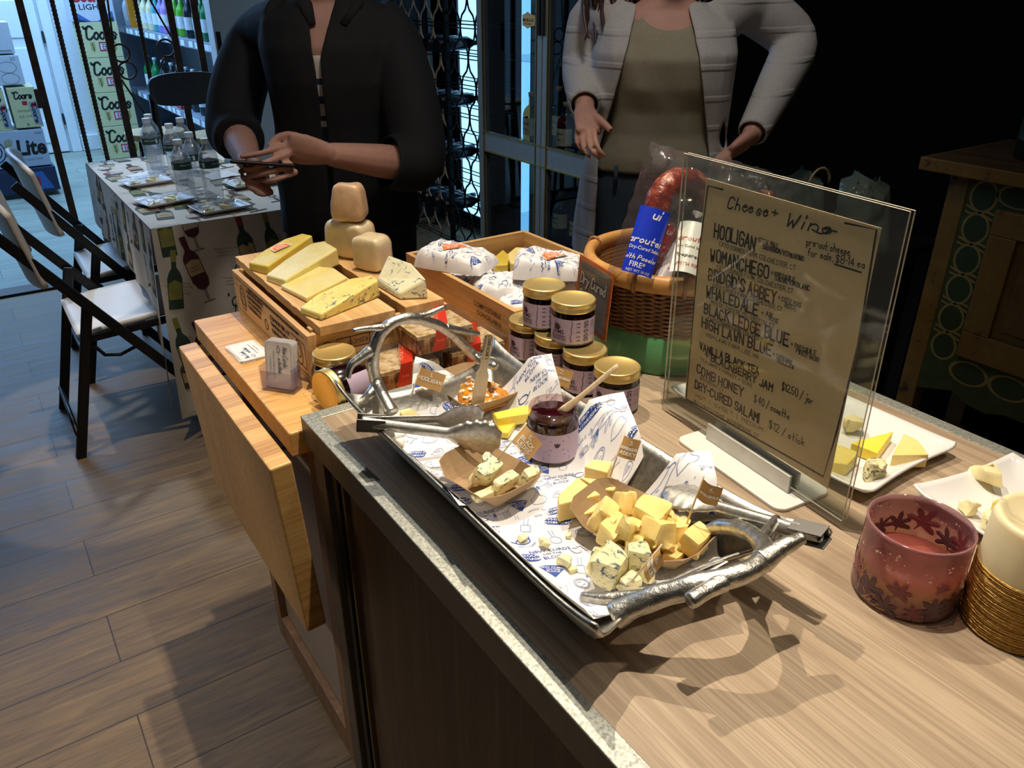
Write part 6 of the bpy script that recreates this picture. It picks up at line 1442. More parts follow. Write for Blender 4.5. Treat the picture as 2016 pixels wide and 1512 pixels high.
M_spir = clear('spirit_glass', 'c9a678', .14, .02); M_rose = clear('rose_glass', 'c65a6a', .14, .02); M_clr = clear('clear_spirit_glass', 'd4dde0', .14, .02); M_old = plain('aged_label', 'cdbf9e', .6)
def spirit(x, y, z, h, r, mt, label, cork=True):
    rt = thing('spirit_bottle', label, 'bottle', (x, y, z), 0, 'spirit bottles in the display cabinet')
    MB().lathe([(r*.9, 0), (r, .008), (r, h*.62), (r*.8, h*.70), (r*.34, h*.78), (r*.32, h*.95)], 24, cap1=False).build('bottle_body', mt, rt)
    MB().lathe([(r*.36, h*.92), (r*.40, h), (r*.3, h)], 16).build('cork_cap', plain('cork', 'b08a5c', .7) if cork else M_ink, rt)
    mb = MB(); f_ = cyl_fn(r+.0008, 0, 0); W_ = 2*pi*r*.55; a0 = pi*r-W_/2+.0
    mb.grid(lambda u, v: f_(a0+u*W_, h*.22+v*h*.32), 14, 1, 0)
    mb.flat(typed('RESERVE', .010, a0+W_/2, h*.42, 0, .01, 'c'), f_, .0008, 1); mb.flat(typed('WHISKEY', .007, a0+W_/2, h*.32, 0, .01, 'c'), f_, .0008, 1); mb.build('label', [M_old, M_ink], rt)
for px_, py_, zz, x, h, mt, lab in ((1046, 285, .706, 2.33, .25, M_spir, 'amber spirit bottle behind the left cabinet glass'), (1112, 320, .706, 2.30, .24, M_rose, 'rose spirit bottle beside the woman in the cabinet'), (1098, 290, .706, 2.42, .28, M_clr, 'tall clear bottle behind the rose bottle in the cabinet'), (1138, 450, .306, 2.32, .22, M_spir, 'amber bottle on the lower cabinet shelf'), (1105, 425, .306, 2.34, .22, M_clr, 'clear bottle on the lower cabinet shelf'), (1122, 250, .706, 2.46, .30, M_clr, 'clear bottle at the back of the cabinet beside the woman')):
    q = aX(px_, py_, x); spirit(x, q.y, zz, h, .042, mt, lab)

# ================================================================== WIRE WINE RACK
M_wire = plain('front_lit_bronze_wire', 'a3886c', .45, .3); M_wired = plain('black_wire', '141416', .4, .5)  # bronze wire colour lightened to stand in for light on its front
XR = 2.27; wr = thing('wine_rack', 'tall black and bronze wire wine rack with looping ovals beside the person in black', 'rack', (XR, 3.60, 0))
HR = 2.2; P_ = .29
for k in range(13):
    y = .03+k*.072; ph = (k % 2)*pi
    for dx, mt in ((0, M_wire if k > 4 else M_wired),):
        MB().tube([(dx, y+.034*math.copysign(abs(cos(pi*i/12+ph))**.55, cos(pi*i/12+ph)), .06+i*P_/24) for i in range(int((HR-.1)/P_*24))], .0052, 6).build('wire_loop', mt, wr)
for i in range(15):
    z = .06+i*.145
    mb = MB()
    for dz in (0, .018): mb.tube([(-.006, -.01, z+dz), (-.006, .93, z+dz)], .003, 6); mb.tube([(.206, -.01, z+dz), (.206, .93, z+dz)], .003, 6)
    mb.build('cross_rod', M_wired, wr)
for y in (-.01, .34, .93):
    for x in (-.01, .21): MB().box(x-.012, x+.012, y-.012, y+.012, 0, HR).build('post', M_wired, wr)
M_wb = plain('dark_wine_bottle', '10131f', .25)
base = thing('wine_bottle', 'dark wine bottle lying in the wire wine rack', 'bottle', (XR-.02, 4.03, 0), 0, 'dark wine bottles lying in the wire rack')
Mx = Matrix.Rotation(pi/2, 4, 'Y')
MB().lathe([(.030, 0), (.036, .006), (.036, .19), (.014, .235), (.013, .29), (.010, .292)], 20, M=Mx).build('bottle_body', M_wb, base); MB().lathe([(.0145, .262), (.0145, .296), (.010, .297)], 14, M=Mx).build('foil', plain('dark_foil', '2a1f3a', .4), base)
first = True
for i in range(1, 12, 2):
    for k in range(4):
        y, z = 4.03+k*.122, .115+i*.145
        if first: base.location = (XR-.02, y, z); first = False
        else: dup(base, (XR-.02, y, z))

# ================================================================== PAINTED CABINET, BAGS
M_ocre = plain('ochre_paint', '5f4820', .55, var=.30, nscale=16, bump=.15, bscale=40); M_dkgreen = plain('green_ground_paint', '31421f', .6, var=.25); M_oval = plain('oval_green_paint', '243a1e', .6); M_scroll = plain('scroll_paint', '8a7a44', .6); M_topw = wood('worn_top', '3a2a1c', '57402a', '6b5034', 'y', 1, .6)
t = NT('chipped_ochre'); n = t.noise(14, 6, .7); t.set(Base_Color=t.ramp(n, [(.36, '3a2416'), (.40, '6e5424'), (.7, '80642c')]), Roughness=.55); M_chip = t.m
XC = 2.17; pcab = thing('painted_cabinet', 'old ochre painted cabinet with a green scrollwork border against the black wall', 'cabinet', (XC, .28, 0))
LCb = .82; DC = .40; ZT2 = .985
MB().box(-.045, DC+.02, -.04, LCb+.06, ZT2-.004, ZT2+.022).build('top_board', M_topw, pcab, bevel=.004); MB().box(-.052, -.045, -.045, LCb+.065, ZT2-.012, ZT2+.022).box(-.052, DC+.02, LCb+.06, LCb+.068, ZT2-.012, ZT2+.022).build('top_moulding', M_chip, pcab, bevel=.003)
MB().box(.006, DC, .0, LCb, .40, ZT2-.004).build('case', M_ocre, pcab)
for y in (LCb-.052, 0):
    MB().prism([(0, 0), (.05, 0), (.05, .052), (0, .052)], .0, ZT2-.004, M=Matrix.Translation((-.004, y, 0))).build('front_leg', M_chip, pcab, bevel=.003); MB().box(DC-.05, DC, y, y+.052, 0, .40).build('back_leg', M_ocre, pcab)
mb = MB().box(-.002, .006, .052, LCb-.052, .40, ZT2-.006, 0).build('border_panel', M_dkgreen, pcab)
fb = lambda u, v, o_=0: Vector((-.0025-o_, LCb-.052-u, v)); mb = MB()
Z0, Z1_ = .40, ZT2-.006; Wb = LCb-.104
def oval(u, v, ru, rv, a=0):
    mb.flat(place(poly(ell(ru*1.22, rv*1.18, 20)[:-1]), u, v), fb, .0003, 1); mb.flat(place(poly(ell(ru, rv, 20)[:-1]), u, v), fb, .0006, 0)
for k in range(6): oval(.045, Z0+.10+k*.085, .030, .036)
for k in range(5): oval(.13+k*.11, Z0+.045, .046, .030); oval(.13+k*.11, Z1_-.040, .046, .026)
for k in range(5): mb.flat(ribbon([chaikin([(.010, Z0+.14+k*.085), (.03, Z0+.135+k*.085), (.06, Z0+.15+k*.085), (.080, Z0+.145+k*.085)], 2), chaikin([(.010, Z0+.155+k*.085), (.04, Z0+.145+k*.085), (.08, Z0+.13+k*.085)], 2)], .006), fb, .0009, 1)
mb.build('scroll_border', [M_oval, M_scroll], pcab)
DU = .092; dr = MB().box(-.014, -.002, .06, LCb-.052-DU, Z0+.095, Z1_-.075).build('door', M_ocre, pcab, bevel=.003)
y1 = LCb-.052-DU; z0, z1 = Z0+.095, Z1_-.075
mb = MB()
for a in ((.06, y1, z0, z0+.075), (.06, y1, z1-.065, z1), (y1-.070, y1, z0+.075, z1-.065), (.06, .13, z0+.075, z1-.065)): mb.box(-.024, -.014, *a)
mb.build('door_frame', M_chip, dr, bevel=.003)
MB().box(-.019, -.014, .155, y1-.095, z0+.10, z1-.09).build('raised_panel', M_ocre, dr, bevel=.006)
apr = [(0, 0), (0, -.05)]+[(.10+.5*i/10, -.02-.03*abs(sin(i*.9))) for i in range(11)]+[(Wb, -.05), (Wb, 0)]
MB().prism([(u, v) for u, v in apr], -.002, .006, M=Matrix(((0, 0, 1, 0), (-1, 0, 0, LCb-.052), (0, 1, 0, .40), (0, 0, 0, 1)))).build('apron', M_dkgreen, pcab)
gb = thing('green_jar', 'dark green glass bottle standing on the painted cabinet', 'bottle', (XC+.16, .97, ZT2+.022)); MB().lathe([(.052, 0), (.058, .008), (.058, .17), (.045, .20), (.024, .215), (.022, .27)], 28).build('bottle_body', plain('dark_green_glass', '0e2018', .15), gb); MB().lathe([(.0585, .05), (.0585, .10)], 28, cap0=False, cap1=False).build('label', plain('faded_label', '2b4038', .5), gb)
M_gbag = clear('pale_green_bag', 'cfd8cf', .12, .12, .55, '7f8f80', .8, 25); M_dtab = plain('dark_table_paint', '121114', .5)
sd = thing('side_table', 'dark side table behind the menu sign carrying plastic bags', 'table', (2.22, 1.47, 0)); MB().box(-.22, .30, -.22, .26, .66, .69).build('tabletop', M_dtab, sd, bevel=.003)
for x in (-.19, .27):
    for y in (-.19, .23): MB().box(x-.02, x+.02, y-.02, y+.02, 0, .66).build('leg', M_dtab, sd)
def sack(x, y, z, rx, ry, h, label, mat, seed, name='plastic_bag'):
    rt = thing(name, label, 'bag', (x, y, z), 0); mb = MB()
    def fn(u, v):
        a = 2*pi*u; k = (1-.35*v)*(1 if v < .92 else .6); r_ = 1+.30*noise.noise(Vector((cos(a)*2, sin(a)*2, v*3+seed)))
        return (rx*k*r_*cos(a), ry*k*r_*sin(a), max(.0, h*v*(1+.22*noise.noise(Vector((cos(a)*3, sin(a)*3, seed+7))))))
    mb.grid(fn, 40, 16, wrapu=True); n = 40; mb.f.append([i for i in range(n)][::-1]); mb.m.append(0); mb.sm.append(True); mb.f.append([16*n+i for i in range(n)]); mb.m.append(0); mb.sm.append(True)
    mb.build('bag_body', mat, rt); return rt
sack(2.14, 1.56, .6905, .12, .10, .19, 'crumpled grey plastic bag left behind the menu sign', M_gbag, 1); s2 = sack(2.20, 1.36, .6905, .10, .09, .20, 'pale green crumpled bag right behind the menu sign', M_gbag, 2)
MB().tube([(-.10+.05*cos(a), .09, .19+.05*sin(a)) for a in [pi*i/10 for i in range(11)]], .004, 6).build('bag_handle', plain('paper_cord', 'a58a66', .7), s2)
# ================================================================== PEOPLE
def fuse(mb, name, mats, voxel, it=6, cut=None, matfn=None, parent=None, loc=None, solid=0):
    """grow overlapping lofts into one continuous surface"""
    o = mb.build(name, mats[0]); md = o.modifiers.new('r', 'REMESH'); md.mode = 'VOXEL'; md.voxel_size = voxel; md.use_smooth_shade = True
    if it: md = o.modifiers.new('s', 'SMOOTH'); md.factor = .5; md.iterations = it
    dg = bpy.context.evaluated_depsgraph_get(); dg.update(); me = bpy.data.meshes.new_from_object(o.evaluated_get(dg)); bpy.data.objects.remove(o)
    vs = [v.co.copy() for v in me.vertices]; fs = [tuple(p.vertices) for p in me.polygons]
    mi = []
    if cut: fs = [f for f in fs if not cut(sum((vs[i] for i in f), Vector())/len(f))]
    used = {}; nv = []; nf = []
    for f in fs:
        g = []
        for i in f:
            if i not in used: used[i] = len(nv); nv.append(vs[i])
            g.append(used[i])
        nf.append(g)
    if cut:                                       # even out the cut edges
        ec = {}
        for f in nf:
            for a, b in zip(f, f[1:]+f[:1]): k = (min(a, b), max(a, b)); ec[k] = ec.get(k, 0)+1
        nb = {}
        for (a, b), c in ec.items():
            if c == 1: nb.setdefault(a, []).append(b); nb.setdefault(b, []).append(a)
        for _ in range(14):
            new = {a: nv[a]*.4+sum((nv[b] for b in l_), Vector())/len(l_)*.6 for a, l_ in nb.items() if len(l_) == 2}
            for a, p in new.items(): nv[a] = p
    m2 = bpy.data.meshes.new(name); L0 = Vector(loc) if loc is not None else Vector()
    m2.from_pydata([v-L0 for v in nv], [], nf)
    for m in mats: m2.materials.append(m)
    if matfn: m2.polygons.foreach_set('material_index', [matfn(sum((nv[i] for i in f), Vector())/len(f)) for f in nf])
    m2.polygons.foreach_set('use_smooth', [True]*len(nf)); m2.update()
    o = bpy.data.objects.new(name, m2); COL.objects.link(o)
    if parent: o.parent = parent
    elif loc is not None: o.location = L0
    if solid: md = o.modifiers.new('t', 'SOLIDIFY'); md.thickness = solid; md.offset = -1
    return o
class Fig:
    def __init__(s, O, F): s.O = Vector((O[0], O[1], 0)); s.F = Vector((F[0], F[1], 0)).normalized(); s.L = Vector((-s.F.y, s.F.x, 0))
    def w(s, l, f, z): return s.O+s.L*l+s.F*f+Vector((0, 0, z))
    def inv(s, p): q = Vector(p)-s.O; return q.dot(s.L), q.dot(s.F), q.z
    def loft(s, mb, rings, n=32, e=2.4, wob=0, seed=0):
        v = []; f = []
        for (z, l, fo, a, b) in rings:
            for i in range(n):
                t_ = 2*pi*i/n; c, d = cos(t_), sin(t_); k = 2/e
                x = math.copysign(abs(c)**k, c)*a; y = math.copysign(abs(d)**k, d)*b; p = s.w(l+x, fo+y, z)
                if wob: p += (p-s.w(l, fo, z)).normalized()*wob*noise.noise(Vector((c*3, d*3, z*14+seed)))
                v.append(p)
        m = len(rings)
        for j in range(m-1):
            for i in range(n): f.append((j*n+i, j*n+(i+1) % n, (j+1)*n+(i+1) % n, (j+1)*n+i))
        f += [tuple(range(n))[::-1], tuple(range((m-1)*n, m*n))]
        mb.add(v, f, 0, None, True)
def smooth_path(pts, rad_, k=2):
    q = [tuple(p)+(r,) for p, r in zip(pts, rad_)]; q = chaikin(q, k); return [Vector(p[:3]) for p in q], [p[3] for p in q]
def limb(mb, pts, rad_, n=14, flat=1., up=None, k=2):
    P_, R_ = smooth_path(pts, rad_, k); mb.tube(P_, R_, n, flat=flat, up=up)
def hand(mb, W, K, up, fingers, thumb, w=.040, th=.0145, rf=.0088):
    """palm from wrist W to knuckle centre K; up = direction across the palm; fingers = list of joint lists"""
    W, K, up = Vector(W), Vector(K), Vector(up); ax = (K-W).normalized(); up = (up-ax*up.dot(ax)).normalized()
    n = 12; v = []; f = []; nrm = ax.cross(up)
    st = [(0, .026, .020), (.3, .034, .019), (.65, w, .017), (1.0, w, th), (1.08, w*.86, th*.7)]
    for t_, a, b in st:
        for i in range(n): q = 2*pi*i/n; v.append(W+(K-W)*t_+up*a*cos(q)+nrm*b*sin(q))
    for j in range(len(st)-1):
        for i in range(n): f.append((j*n+i, j*n+(i+1) % n, (j+1)*n+(i+1) % n, (j+1)*n+i))
    f += [tuple(range(n))[::-1], tuple(range((len(st)-1)*n, len(st)*n))]; mb.add(v, f, 0, None, True)
    for k, jn in enumerate(fingers):
        r = rf*(1.0, 1.04, 1.0, .88)[k]; m = len(jn); limb(mb, jn, [r*1.08]+[r*(1-.10*i) for i in range(1, m)], 10, k=2)
    limb(mb, thumb, [.014, .0115, .0100, .0088][:len(thumb)], 10, k=2)
def head(mb, fig, l, f, z0, nod=0.):
    """skull, jaw, nose, ears and lips; z0 is the chin height"""
    c = fig.w(l, f, z0+.115)
    def E(dl, df, dz, a, b, h):
        K = 1.10; dl, df, dz, a, b, h = dl*K, df*K, dz*K, a*K, b*K, h*K; sp = MB().sphere((0, 0, 0), (1, 1, 1), 20, 14); M = Matrix.Translation(fig.w(l+dl, f+df-nod*dz*.0, z0+dz)) @ frame(fig.L*a, fig.F*b, Vector((0, 0, h))); mb.add(sp.v, sp.f, 0, M, True)
    E(0, -.005, .135, .074, .092, .098); E(0, .020, .075, .058, .068, .072); E(0, .050, .030, .034, .034, .028)
    E(0, .090, .098, .011, .020, .024); E(0, .102, .090, .014, .014, .010); E(0, .083, .056, .023, .012, .006); E(0, .082, .046, .020, .012, .007)
    for s_ in (-1, 1): E(s_*.076, -.005, .105, .010, .018, .030); E(s_*.034, .072, .128, .024, .012, .007)
def face_bits(fig, par, l, f, z0, L0, hairm):
    mw = plain('eye_white', 'd8d2ca', .3); mi_ = plain('eye_iris', '3a2a20', .2); ml = plain('lip_tone', 'a0574c', .45); K = 1.10
    for s_ in (-1, 1):
        MB().sphere(fig.w(l+s_*.032*K, f+.0735*K, z0+.110*K)-L0, (.0125, .0115, .0066), 14, 10).build('eye', mw, par); MB().sphere(fig.w(l+s_*.032*K, f+.0835*K, z0+.109*K)-L0, (.0050, .0042, .0050), 10, 8).build('iris', mi_, par)
        MB().tube([fig.w(l+s_*(.014+.011*i)*K, f+(.090-.0045*i)*K, z0+(.131+.004*sin(i*.9))*K)-L0 for i in range(4)], [.0022, .0036, .0032, .0016], 6).build('eyebrow', hairm, par)
        MB().tube([fig.w(l+s_*(.019+.0085*i)*K, f+(.0835-.0025*i)*K, z0+(.1165+.003*sin(i*1.05))*K)-L0 for i in range(4)], [.0018, .0034, .0034, .0018], 6).build('eyelid', M_skin, par)
    MB().tube([fig.w(l+(-.022+.0073*i)*K, f+(.092-.006*abs(i-3)*.5)*K, z0+(.051+.001*sin(i))*K)-L0 for i in range(7)], [.002, .004, .005, .0048, .005, .004, .002], 8).build('lips', ml, par)
M_skin = plain('skin', 'b88a79', .62, var=.06, nscale=40, Subsurface_Weight=.15, Subsurface_Radius=(.02, .008, .004), Subsurface_Scale=.3)
M_blk = plain('black_overshirt', '08090e', .85, var=.15, nscale=60, bump=.1, bscale=220); M_blkp = plain('black_trousers', '121214', .85, var=.15)
def hairmat(n, c): return plain(n, c, .45, var=.35, nscale=70)

# ---- person in black, holding a phone
def person_black():
    O = (.925, 2.235); g = Fig(O, (-.40, -.92)); L0 = g.O.copy()
    zc = 1.435                                                           # chin
    SL, EL, WL, KL = ad(772, 55, 2.20), ad(812, 325, 2.12), ad(650, 304, 1.965), ad(572, 290, 1.925)
    SR, ER, WR, KR = ad(505, 55, 2.32), ad(466, 262, 2.25), ad(492, 322, 2.02), ad(520, 352, 1.955)
    mb = MB()
    g.loft(mb, [(.80, 0, 0, .165, .115), (.90, 0, 0, .165, .115), (1.02, 0, 0, .150, .105), (1.16, 0, .005, .165, .112), (1.27, 0, 0, .175, .11), (1.34, 0, -.005, .165, .085), (1.375, 0, -.005, .105, .065), (1.40, 0, 0, .062, .060), (1.45, 0, .008, .056, .058), (1.50, 0, .015, .056, .06)])
    head(mb, g, 0, .03, zc+.005)
    for s_, S_, E_, W_ in ((1, SL, EL, WL), (-1, SR, ER, WR)):
        limb(mb, [g.w(s_*.12, 0, 1.33), S_-Vector((0, 0, .02)), (S_+E_)/2, E_], [.05, .052, .047, .043]); limb(mb, [E_, E_+(W_-E_)*.3, E_+(W_-E_)*.7, W_], [.043, .046, .037, .029])
        limb(mb, [g.w(s_*.09, 0, .84), g.w(s_*.095, .01, .48), g.w(s_*.10+(-.04 if s_ < 0 else 0), -.0+(.12 if s_ < 0 else 0), .08)], [.085, .062, .042]); 
    # left hand (right in the photograph): index on the phone, the rest curled under it, thumb up
    upz = Vector((0, 0, 1)); ax = (KL-WL).normalized()
    F_ = lambda px, py, d: ad(px, py, d)
    hand(mb, WL, KL, upz*.9+CF*-.25, [[F_(572, 284, 1.925), F_(535, 296, 1.90), F_(505, 304, 1.885), F_(472, 309, 1.875)], [F_(570, 302, 1.92), F_(530, 318, 1.89), F_(500, 330, 1.88), F_(478, 330, 1.885)],
        [F_(575, 322, 1.92), F_(535, 337, 1.89), F_(505, 346, 1.885), F_(486, 344, 1.895)], [F_(585, 338, 1.93), F_(550, 352, 1.905), F_(522, 358, 1.90), F_(508, 352, 1.91)]], [F_(610, 285, 1.95), F_(580, 266, 1.93), F_(548, 268, 1.915), F_(530, 290, 1.905)])
    hand(mb, WR, KR, upz+CF*-.3, [[F_(520, 344, 1.955), F_(495, 338, 1.92), F_(478, 334, 1.905), F_(470, 340, 1.90)], [F_(524, 356, 1.95), F_(500, 358, 1.91), F_(482, 354, 1.90), F_(476, 346, 1.90)],
        [F_(528, 368, 1.95), F_(506, 374, 1.91), F_(490, 370, 1.90), F_(486, 362, 1.90)], [F_(535, 378, 1.955), F_(518, 384, 1.92), F_(505, 380, 1.91), F_(500, 374, 1.91)]], [F_(490, 318, 2.0), F_(478, 308, 1.96), F_(474, 312, 1.93), F_(480, 322, 1.91)])
    body = fuse(mb, 'person', [M_skin], .0042, 3, None, None, None, L0)
    tag(body, 'standing person in a black open overshirt and black trousers holding a phone with both hands', 'person')
    hm = hairmat('short_dark_hair', '1d1512'); face_bits(g, body, 0, .03, zc+.005, L0, hm)
    h = MB(); sp = MB().sphere((0, 0, 0), 1, 24, 16); h.add(sp.v, sp.f, 0, frame(g.L*.082, g.F*.100, Vector((0, 0, .098))) if False else Matrix.Translation(g.w(0, .020, zc+.168)) @ frame(g.L*.091, g.F*.110, Vector((0, 0, .104))), True)
    fuse(h, 'hair', [hm], .006, 1, lambda p: (lambda q: q[1] > .082 and q[2] < zc+.205 or q[2] < zc+.095)(g.inv(p)), None, body, L0, .004)
    # t-shirt: white with navy printed bands
    t = NT('printed_tshirt'); sx = t.new('SeparateXYZ'); t.l.new(t.co, sx.inputs[0]); mr = t.new('MapRange'); t.l.new(sx.outputs['Z'], mr.inputs[0]); mr.inputs[1].default_value = .85; mr.inputs[2].default_value = 1.35
    t.set(Base_Color=t.ramp(mr.outputs[0], [(0, 'cfc9c2'), (.36, '2a3050'), (.44, 'c9c2ba'), (.47, '2a3050'), (.50, 'bdb6b0'), (.56, '262c4a'), (.60, 'c4bdb6'), (.66, '262c4a'), (.69, 'cfc6ba')], 'CONSTANT'), Roughness=.85)
    mb = MB(); g.loft(mb, [(.80, 0, 0, .172, .122), (.90, 0, 0, .172, .122), (1.02, 0, 0, .157, .113), (1.16, 0, .005, .172, .120), (1.255, 0, .004, .178, .118)], wob=.004)
    fuse(mb, 'tshirt', [t.m], .008, 3, lambda p: g.inv(p)[2] > 1.252, None, body, L0)
    mb = MB()
    g.loft(mb, [(.76, 0, 0, .205, .150), (.84, 0, 0, .205, .150), (.94, 0, 0, .198, .145), (1.06, 0, 0, .190, .135), (1.18, 0, .004, .198, .134), (1.27, 0, 0, .205, .125), (1.335, 0, -.008, .190, .098), (1.375, 0, -.01, .130, .078), (1.405, 0, -.012, .082, .074), (1.425, 0, -.014, .078, .074)], wob=.012)
    for s_, S_, E_, W_ in ((1, SL, EL, WL), (-1, SR, ER, WR)):
        d = (W_-E_).normalized(); cuff = .09 if s_ > 0 else .08
        limb(mb, [g.w(s_*.11, -.005, 1.325), S_+Vector((0, 0, -.022)), S_.lerp(E_, .55)+g.L*s_*.022, E_+g.L*s_*.014-d*.01, E_+d*.03, E_+d*cuff], [.075, .079, .080, .076, .072, .068], 18)
    def cutb(p):
        l, f, z = g.inv(p); dl, dr = (p-EL).dot((WL-EL).normalized()), (p-ER).dot((WR-ER).normalized())
        if (p-EL).length < .16 and dl > .078 and abs(l) > .02: return True
        if (p-ER).length < .16 and dr > .070 and l < -.05 and f > .1: return True
        if z < .772: return True
        if z > 1.418: return True
        l0 = -.045; w_ = .007+(max(0, z-1.24)/.16)*.034+max(0, 1.05-z)*.02
        return f > .035 and abs(l-l0*(1 if z < 1.26 else max(0, 1-(z-1.26)/.25))) < w_
    fuse(mb, 'overshirt', [M_blk], .0075, 4, cutb, None, body, L0, .004)
    for s_ in (-1, 1):                                                   # folded collar
        mb = MB(); mb.tube([g.w(s_*.070, -.055, 1.415), g.w(s_*.082, .0, 1.405), g.w(s_*.066, .055, 1.375), g.w(s_*.040-.01, .095, 1.325)], [.014, .020, .022, .010], 10, flat=.45, up=(0, 0, 1)); mb.v = [tuple(Vector(p)-L0) for p in mb.v]; mb.build('collar', M_blk, body)
    mb = MB(); g.loft(mb, [(.66, 0, 0, .19, .135), (.80, 0, 0, .185, .13), (.98, 0, 0, .165, .12)])
    for s_ in (-1, 1): limb(mb, [g.w(s_*.095, 0, .76), g.w(s_*.10, .01, .48), g.w(s_*.105+(-.04 if s_ < 0 else 0), (.12 if s_ < 0 else 0), .07)], [.105, .085, .072], 16)
    fuse(mb, 'trousers', [M_blkp], .009, 4, None, None, body, L0)
    M_shoe = plain('oxblood_leather', '3a1512', .25)
    for s_ in (-1, 1):
        a = g.w(s_*.105+(-.04 if s_ < 0 else 0), (.10 if s_ < 0 else -.02), 0); d = (g.F-g.L*.25*(1 if s_ < 0 else -.6)).normalized()
        mb = MB()
        limb(mb, [a-d*.05+Vector((0, 0, .05)), a+d*.04+Vector((0, 0, .056)), a+d*.13+Vector((0, 0, .045)), a+d*.22+Vector((0, 0, .036))], [.044, .050, .046, .030], 14)
        mb.v = [(x-L0.x, y-L0.y, max(.012, z)) for x, y, z in mb.v]; mb.build('shoe', M_shoe, body)
        side = Vector((-d.y, d.x, 0)); out = [a+d*(.085+.165*cos(t_*pi/10))+side*.046*sin(t_*pi/10) for t_ in range(20)]
        MB().prism([(p.x-L0.x, p.y-L0.y) for p in out], 0, .013).build('shoe_sole', M_ink, body)
    ph = thing('phone', 'black mobile phone held flat in both hands of the person in black', 'phone', tuple(ad(512, 321, 1.895)))
    x_ = (ad(440, 316, 1.86)-ad(590, 326, 1.95)).normalized(); z_ = (Vector((0, 0, 1))+CF*.15); z_ = (z_-x_*z_.dot(x_)).normalized(); M = frame(x_, z_.cross(x_), z_)
    MB().box(-.076, .076, -.037, .037, -.0045, .0040, M=M).build('phone_case', plain('phone_black', '0d0d10', .3), ph, bevel=.003); MB().box(-.072, .072, -.034, .034, .0041, .0046, M=M).build('screen', plain('phone_screen', '11131a', .08), ph)
person_black()

